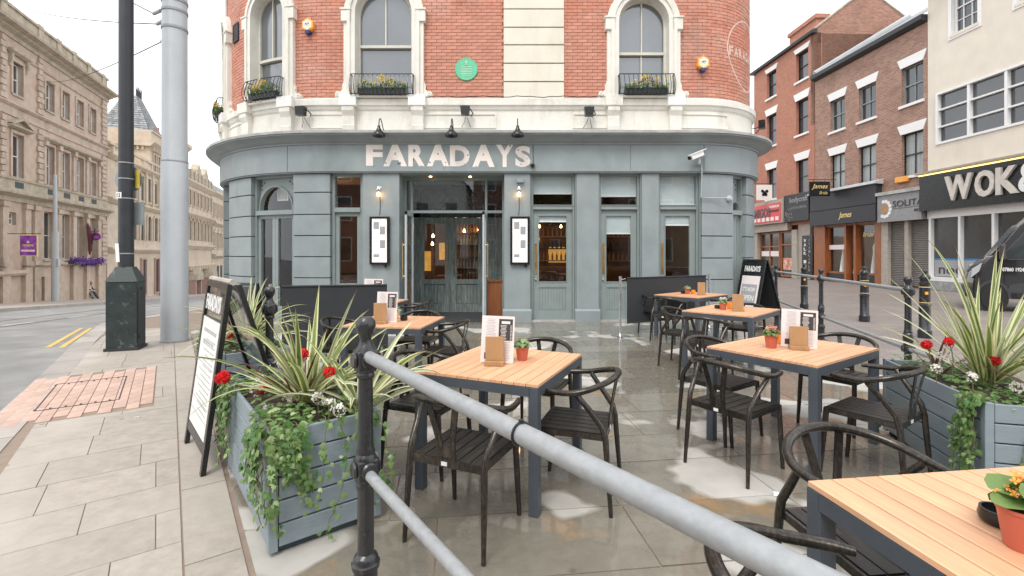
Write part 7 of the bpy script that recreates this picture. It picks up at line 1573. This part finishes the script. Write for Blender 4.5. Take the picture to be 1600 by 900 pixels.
b = MB(); fbox(b, FR, 12.2, 20.2, 0, .38, .081, .1); Bp(b, 'stone_plinth', M_slate, t)
b = MB()
for k in range(7): x = 20.1-k*1.28; fbox(b, FR, x-.07, x+.03, .5, 3.05, -.15, .06)
f = Bp(b, 'shop_window', M_white, t); b = MB(); fbox(b, FR, 12.2, 20.1, .55, 3.0, -.1, -.09); Bp(b, 'pane', M_glassdark, f)
b = MB(); fbox(b, FR, 17.6, 20.0, .58, 1.25, -.088, -.08); Bp(b, 'frosted_band', M_gprint, f); b = MB(); fbox(b, FR, 17.6, 20.0, 1.25, 1.32, -.086, -.078); Bp(b, 'blue_band', M_blueband, f); ftext('noodle', M_dprint, f, FR, 18.85, -.078, .88, 1.9, .4)
# sliver building beyond R1
t = bldg('white_end_building', FR, 34.2, 44, 12, 'pale rendered building glimpsed between the pub and the orange brick house'); b = MB(); fbox(b, FR, 34.2, 46, 0, 9.5, -8, .2); Bp(b, 'wall', M_render, t); b = MB(); fbox(b, FR, 34.15, 35.2, 1, 2.6, .2, .3); Bp(b, 'orange_poster', M_alarmo, t)
b = MB(); b.tube([FR.P(34.0, .15, 0), FR.P(34.0, .15, 11)], .06, 6); Bp(b, 'downpipe', M_gutter, t)
rwin(FR, t, 36.5, .5, 5, 7)
# ================================================================== VAN
M_vglass = mat('van_glass', (.02, .028, .028), .1, var=.2, scale=2, bump=0, spec=.35)
vh = ang((.76, -.65)); t = thing('van', (12.3, 12.8, 0), 'black delivery van with white phone number on its door at the right edge', 'van', rz=vh); t.scale = (.72, 1, 1)
def lx(x, y, z): return V((x, y, z))
prof = [(.02, .32), (-.02, .45), (0, .75), (.06, 1.0), (.18, 1.16), (.55, 1.36), (.68, 1.45), (1.38, 2.25), (1.7, 2.5), (2.15, 2.62), (5.6, 2.66), (5.65, .4)]
b = MB(); n = len(prof); W = 2.0; vs = []
for yy, ins in ((0, 0), (.0, 0)): pass
def ring(y, tum): return [lx(x+(0 if x > .5 else .0), y+(tum if z > 1.4 else 0)*(z-1.4), z) for x, z in prof]
r0, r1 = ring(0, .12), ring(W, -.12)
nose = lambda pts, s: [lx(p.x+(.18 if p.x < .3 else .0), p.y, p.z) for p in pts]
rm = ring(.22, 0); rm2 = ring(W-.22, 0); rings = [nose(r0, 1), rm, rm2, nose(r1, 1)]
for rr_ in rings: vs += rr_
fs = [tuple(range(n))[::-1], tuple(range(3*n, 4*n))]
for j in range(3):
    for k in range(n): fs.append((j*n+k, j*n+(k+1) % n, (j+1)*n+(k+1) % n, (j+1)*n+k))
b.add(vs, fs); o = b.build('body', M_van, t, smooth=True); bevel(o, .03, 3)
def sidepoly(pts, y, th, name, m): b = MB(); b.extr([lx(x, y+.12*max(0, z-1.4), z) for x, z in pts], (0, th, 0)); return b.build(name, m, t)
sidepoly([(.92, 1.42), (1.0, 1.58), (1.52, 2.12), (2.12, 2.12), (2.12, 1.38), (1.1, 1.34)], -.012, .02, 'window_rubber', M_plastic); sidepoly([(.98, 1.45), (1.04, 1.57), (1.54, 2.08), (2.08, 2.08), (2.08, 1.42), (1.12, 1.38)], -.018, .02, 'side_window', M_vglass)
sidepoly([(1.05, .5), (5.6, .5), (5.6, .75), (1.3, .75), (1.1, .68)], -.02, .03, 'side_trim', M_plastic)
b = MB(); a = [(.68+.47*cos(pi*k/12), .34+.47*sin(pi*k/12)) for k in range(13)]; i_ = [(.68+.40*cos(pi*k/12), .34+.40*sin(pi*k/12)) for k in range(13)]
vs = [];
for p, q in zip(i_, a): vs += [lx(p[0], -.015, p[1]), lx(q[0], -.015, q[1]), lx(q[0], .06, q[1]), lx(p[0], .06, p[1])]
b.add(vs, [(i*4+k, i*4+(k+1) % 4, i*4+4+(k+1) % 4, i*4+4+k) for i in range(12) for k in range(4)]); b.build('wheel_arch', M_plastic, t)
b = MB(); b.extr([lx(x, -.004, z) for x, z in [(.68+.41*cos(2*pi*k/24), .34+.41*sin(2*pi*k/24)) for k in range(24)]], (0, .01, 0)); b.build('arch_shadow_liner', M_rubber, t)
b = MB(); b.add([lx(.12, .25, .34), lx(.12, .25, .62), lx(.12, 1.75, .62), lx(.12, 1.75, .34), lx(-.04, .3, .34), lx(-.04, .3, .6), lx(-.04, 1.7, .6), lx(-.04, 1.7, .34)], [(0, 1, 2, 3), (4, 5, 6, 7), (0, 4, 5, 1), (1, 5, 6, 2), (2, 6, 7, 3), (3, 7, 4, 0)]); b.build('bumper', M_plastic, t)
for wx in (.68, 4.3):
    b = MB(); Rw = Matrix.Rotation(pi/2, 3, 'X'); b.lathe([(.2, -.1), (.31, -.1), (.34, -.07), (.34, .07), (.31, .1), (.2, .1)], (wx, .08, .34), 28, Rw); w_ = b.build('wheel', M_rubber, t, smooth=True)
    b = MB(); b.lathe([(0, .06), (.05, .07), (.07, .04), (.17, .05), (.2, .09), (.215, .1), (.2, .02), (0, .02)], (wx, .08, .34), 28, Rw); b.build('rim', M_galv, w_, smooth=True)
    b = MB()
    for k in range(14): a = 2*pi*k/14; b.box((wx+.135*cos(a), -.0, .34+.135*sin(a)), (.05, .02, .018), M=Matrix.Rotation(-a, 3, 'Y'))
    b.build('rim_slot', M_black, w_)
b = MB(); b.extr([lx(.10, -.01, .86), lx(.14, -.012, 1.10), lx(.40, -.012, 1.26), lx(.32, -.012, 1.04)], (0, .3, 0)); b.build('headlight', M_polegr, t)
b = MB(); b.box((.90, -.22, 1.55), (.16, .26, .42)); bevel(b.build('wing_mirror', M_plastic, t), .05, 3); b = MB(); b.box((.98, -.05, 1.42), (.08, .2, .06)); b.build('mirror_arm', M_plastic, t)
text('phone_number', '07860 192430', M_white, t, (1.25, -.012, 1.10), (pi/2, 0, 0), .66, .10, depth=.003, bold=.03)
b = MB(); b.box((2.2, -.004, 1.3), (.012, .01, 1.9)); b.build('door_gap', M_rubber, t); b = MB(); b.box((.98, -.004, .95), (.012, .01, .9)); b.build('door_gap', M_rubber, t); b = MB(); b.box((2.05, -.02, 1.22), (.16, .04, .04)); b.build('door_handle', M_plastic, t)
b = MB(); b.add([lx(.69, .26, 1.47), lx(1.36, .26, 2.24), lx(1.36, 1.74, 2.24), lx(.69, 1.74, 1.47)], [(0, 1, 2, 3)]); o = b.build('windscreen', M_vglass, t); o.location = (-.012, 0, .012)
# ================================================================== ACROSS THE SQUARE (seen only in the glass)
def opp(x0, x1, y, h, m, lab, roof=True, seed=0, gable=False):
    t = thing('opposite_house', ((x0+x1)/2, y, 0), lab, 'building', None); Fo = Straight((x0, y), (1, 0)); Fo.nn = V((0, 1, 0)); b = MB(); fbox(b, Fo, 0, x1-x0, 0, h, -8, 0); Bp(b, 'wall', m, t)
    if gable: b = MB(); fpoly(b, Fo, [(0, h), (x1-x0, h), ((x1-x0)/2, h+3)], -8, 0); Bp(b, 'gable', m, t)
    b = MB(); L = x1-x0; zt = h+3.4; b.add([Fo.P(-.3, .4, h), Fo.P(L+.3, .4, h), Fo.P(L+.3, -4, zt), Fo.P(-.3, -4, zt), Fo.P(-.3, -8.4, h), Fo.P(L+.3, -8.4, h)], [(0, 1, 2, 3), (3, 2, 5, 4), (0, 3, 4), (1, 5, 2)]) if not gable else b.add([Fo.P(-.3, .2, h-.1), Fo.P(L/2, .2, h+3.1), Fo.P(L/2, -8, h+3.1), Fo.P(-.3, -8, h-.1), Fo.P(L+.3, .2, h-.1), Fo.P(L+.3, -8, h-.1)], [(0, 1, 2, 3), (1, 4, 5, 2)]); Bp(b, 'roof', M_slate, t)
    n = int((x1-x0)/2.4)
    for k in range(n):
        for z in (1.0, 4.2, 7.3):
            if z+1.8 < h: c = (k+.5)*(x1-x0)/n; b = MB(); fbox(b, Fo, c-.5, c+.5, z, z+1.7, .0, .02); o = Bp(b, 'window', M_glassdark, t); b = MB(); rectframe(b, Fo, c-.6, c+.6, z-.1, z+1.85, .1, 0, .06); Bp(b, 'frame', M_white, o)
opp(-24, -12, -16, 9.5, M_gable, 'red brick terrace behind the viewer, mirrored in the pub windows'); opp(-11.5, -4, -19, 7.5, M_white, 'white gabled house behind the viewer, mirrored over the entrance', gable=True); opp(-3.5, 8, -21, 9.8, M_brownbr, 'dark brick terrace behind the viewer, mirrored in the door glass'); opp(9, 24, -18, 11, M_brownbr, 'red brick block behind the viewer, mirrored in the right windows')
t = thing('street_tree', (2.5, -13.5, 0), 'leafy tree behind the viewer, mirrored over the entrance doors', 'tree'); b = MB(); b.tube([(0, 0, 0), (.1, 0, 2), (0, .1, 4), (.2, 0, 6.5)], [.25, .2, .16, .08], 10)
for a in range(6): b.tube([(0, 0, 3+a*.4), (cos(a*1.1)*1.2, sin(a*1.1)*1.2, 4.5+a*.4), (cos(a*1.1)*2.2, sin(a*1.1)*2.2, 5.6+a*.4)], [.1, .06, .03], 6)
b.build('trunk', M_woodin, t); b = MB(); rn = random.Random(12); cl = [(rn.uniform(-2.2, 2.2), rn.uniform(-2, 2), rn.uniform(4, 8), rn.uniform(.7, 1.3)) for _ in range(22)]
for k in range(5200):
    q = rn.choice(cl); d = V((rn.gauss(0, 1), rn.gauss(0, 1), rn.gauss(0, 1))).normalized()*q[3]*rn.random()**.4; c = V(q[:3])+d; a = V((rn.gauss(0, 1), rn.gauss(0, 1), rn.gauss(0, 1))).normalized()*.13; e = a.orthogonal().normalized()*.09; b.add([c-a, c+e, c+a, c-e], [(0, 1, 2, 3)], rn.random())
b.build('crown', leafmat('tree_leaf', (.035, .085, .02), (.09, .17, .04)), t, kind='stuff')
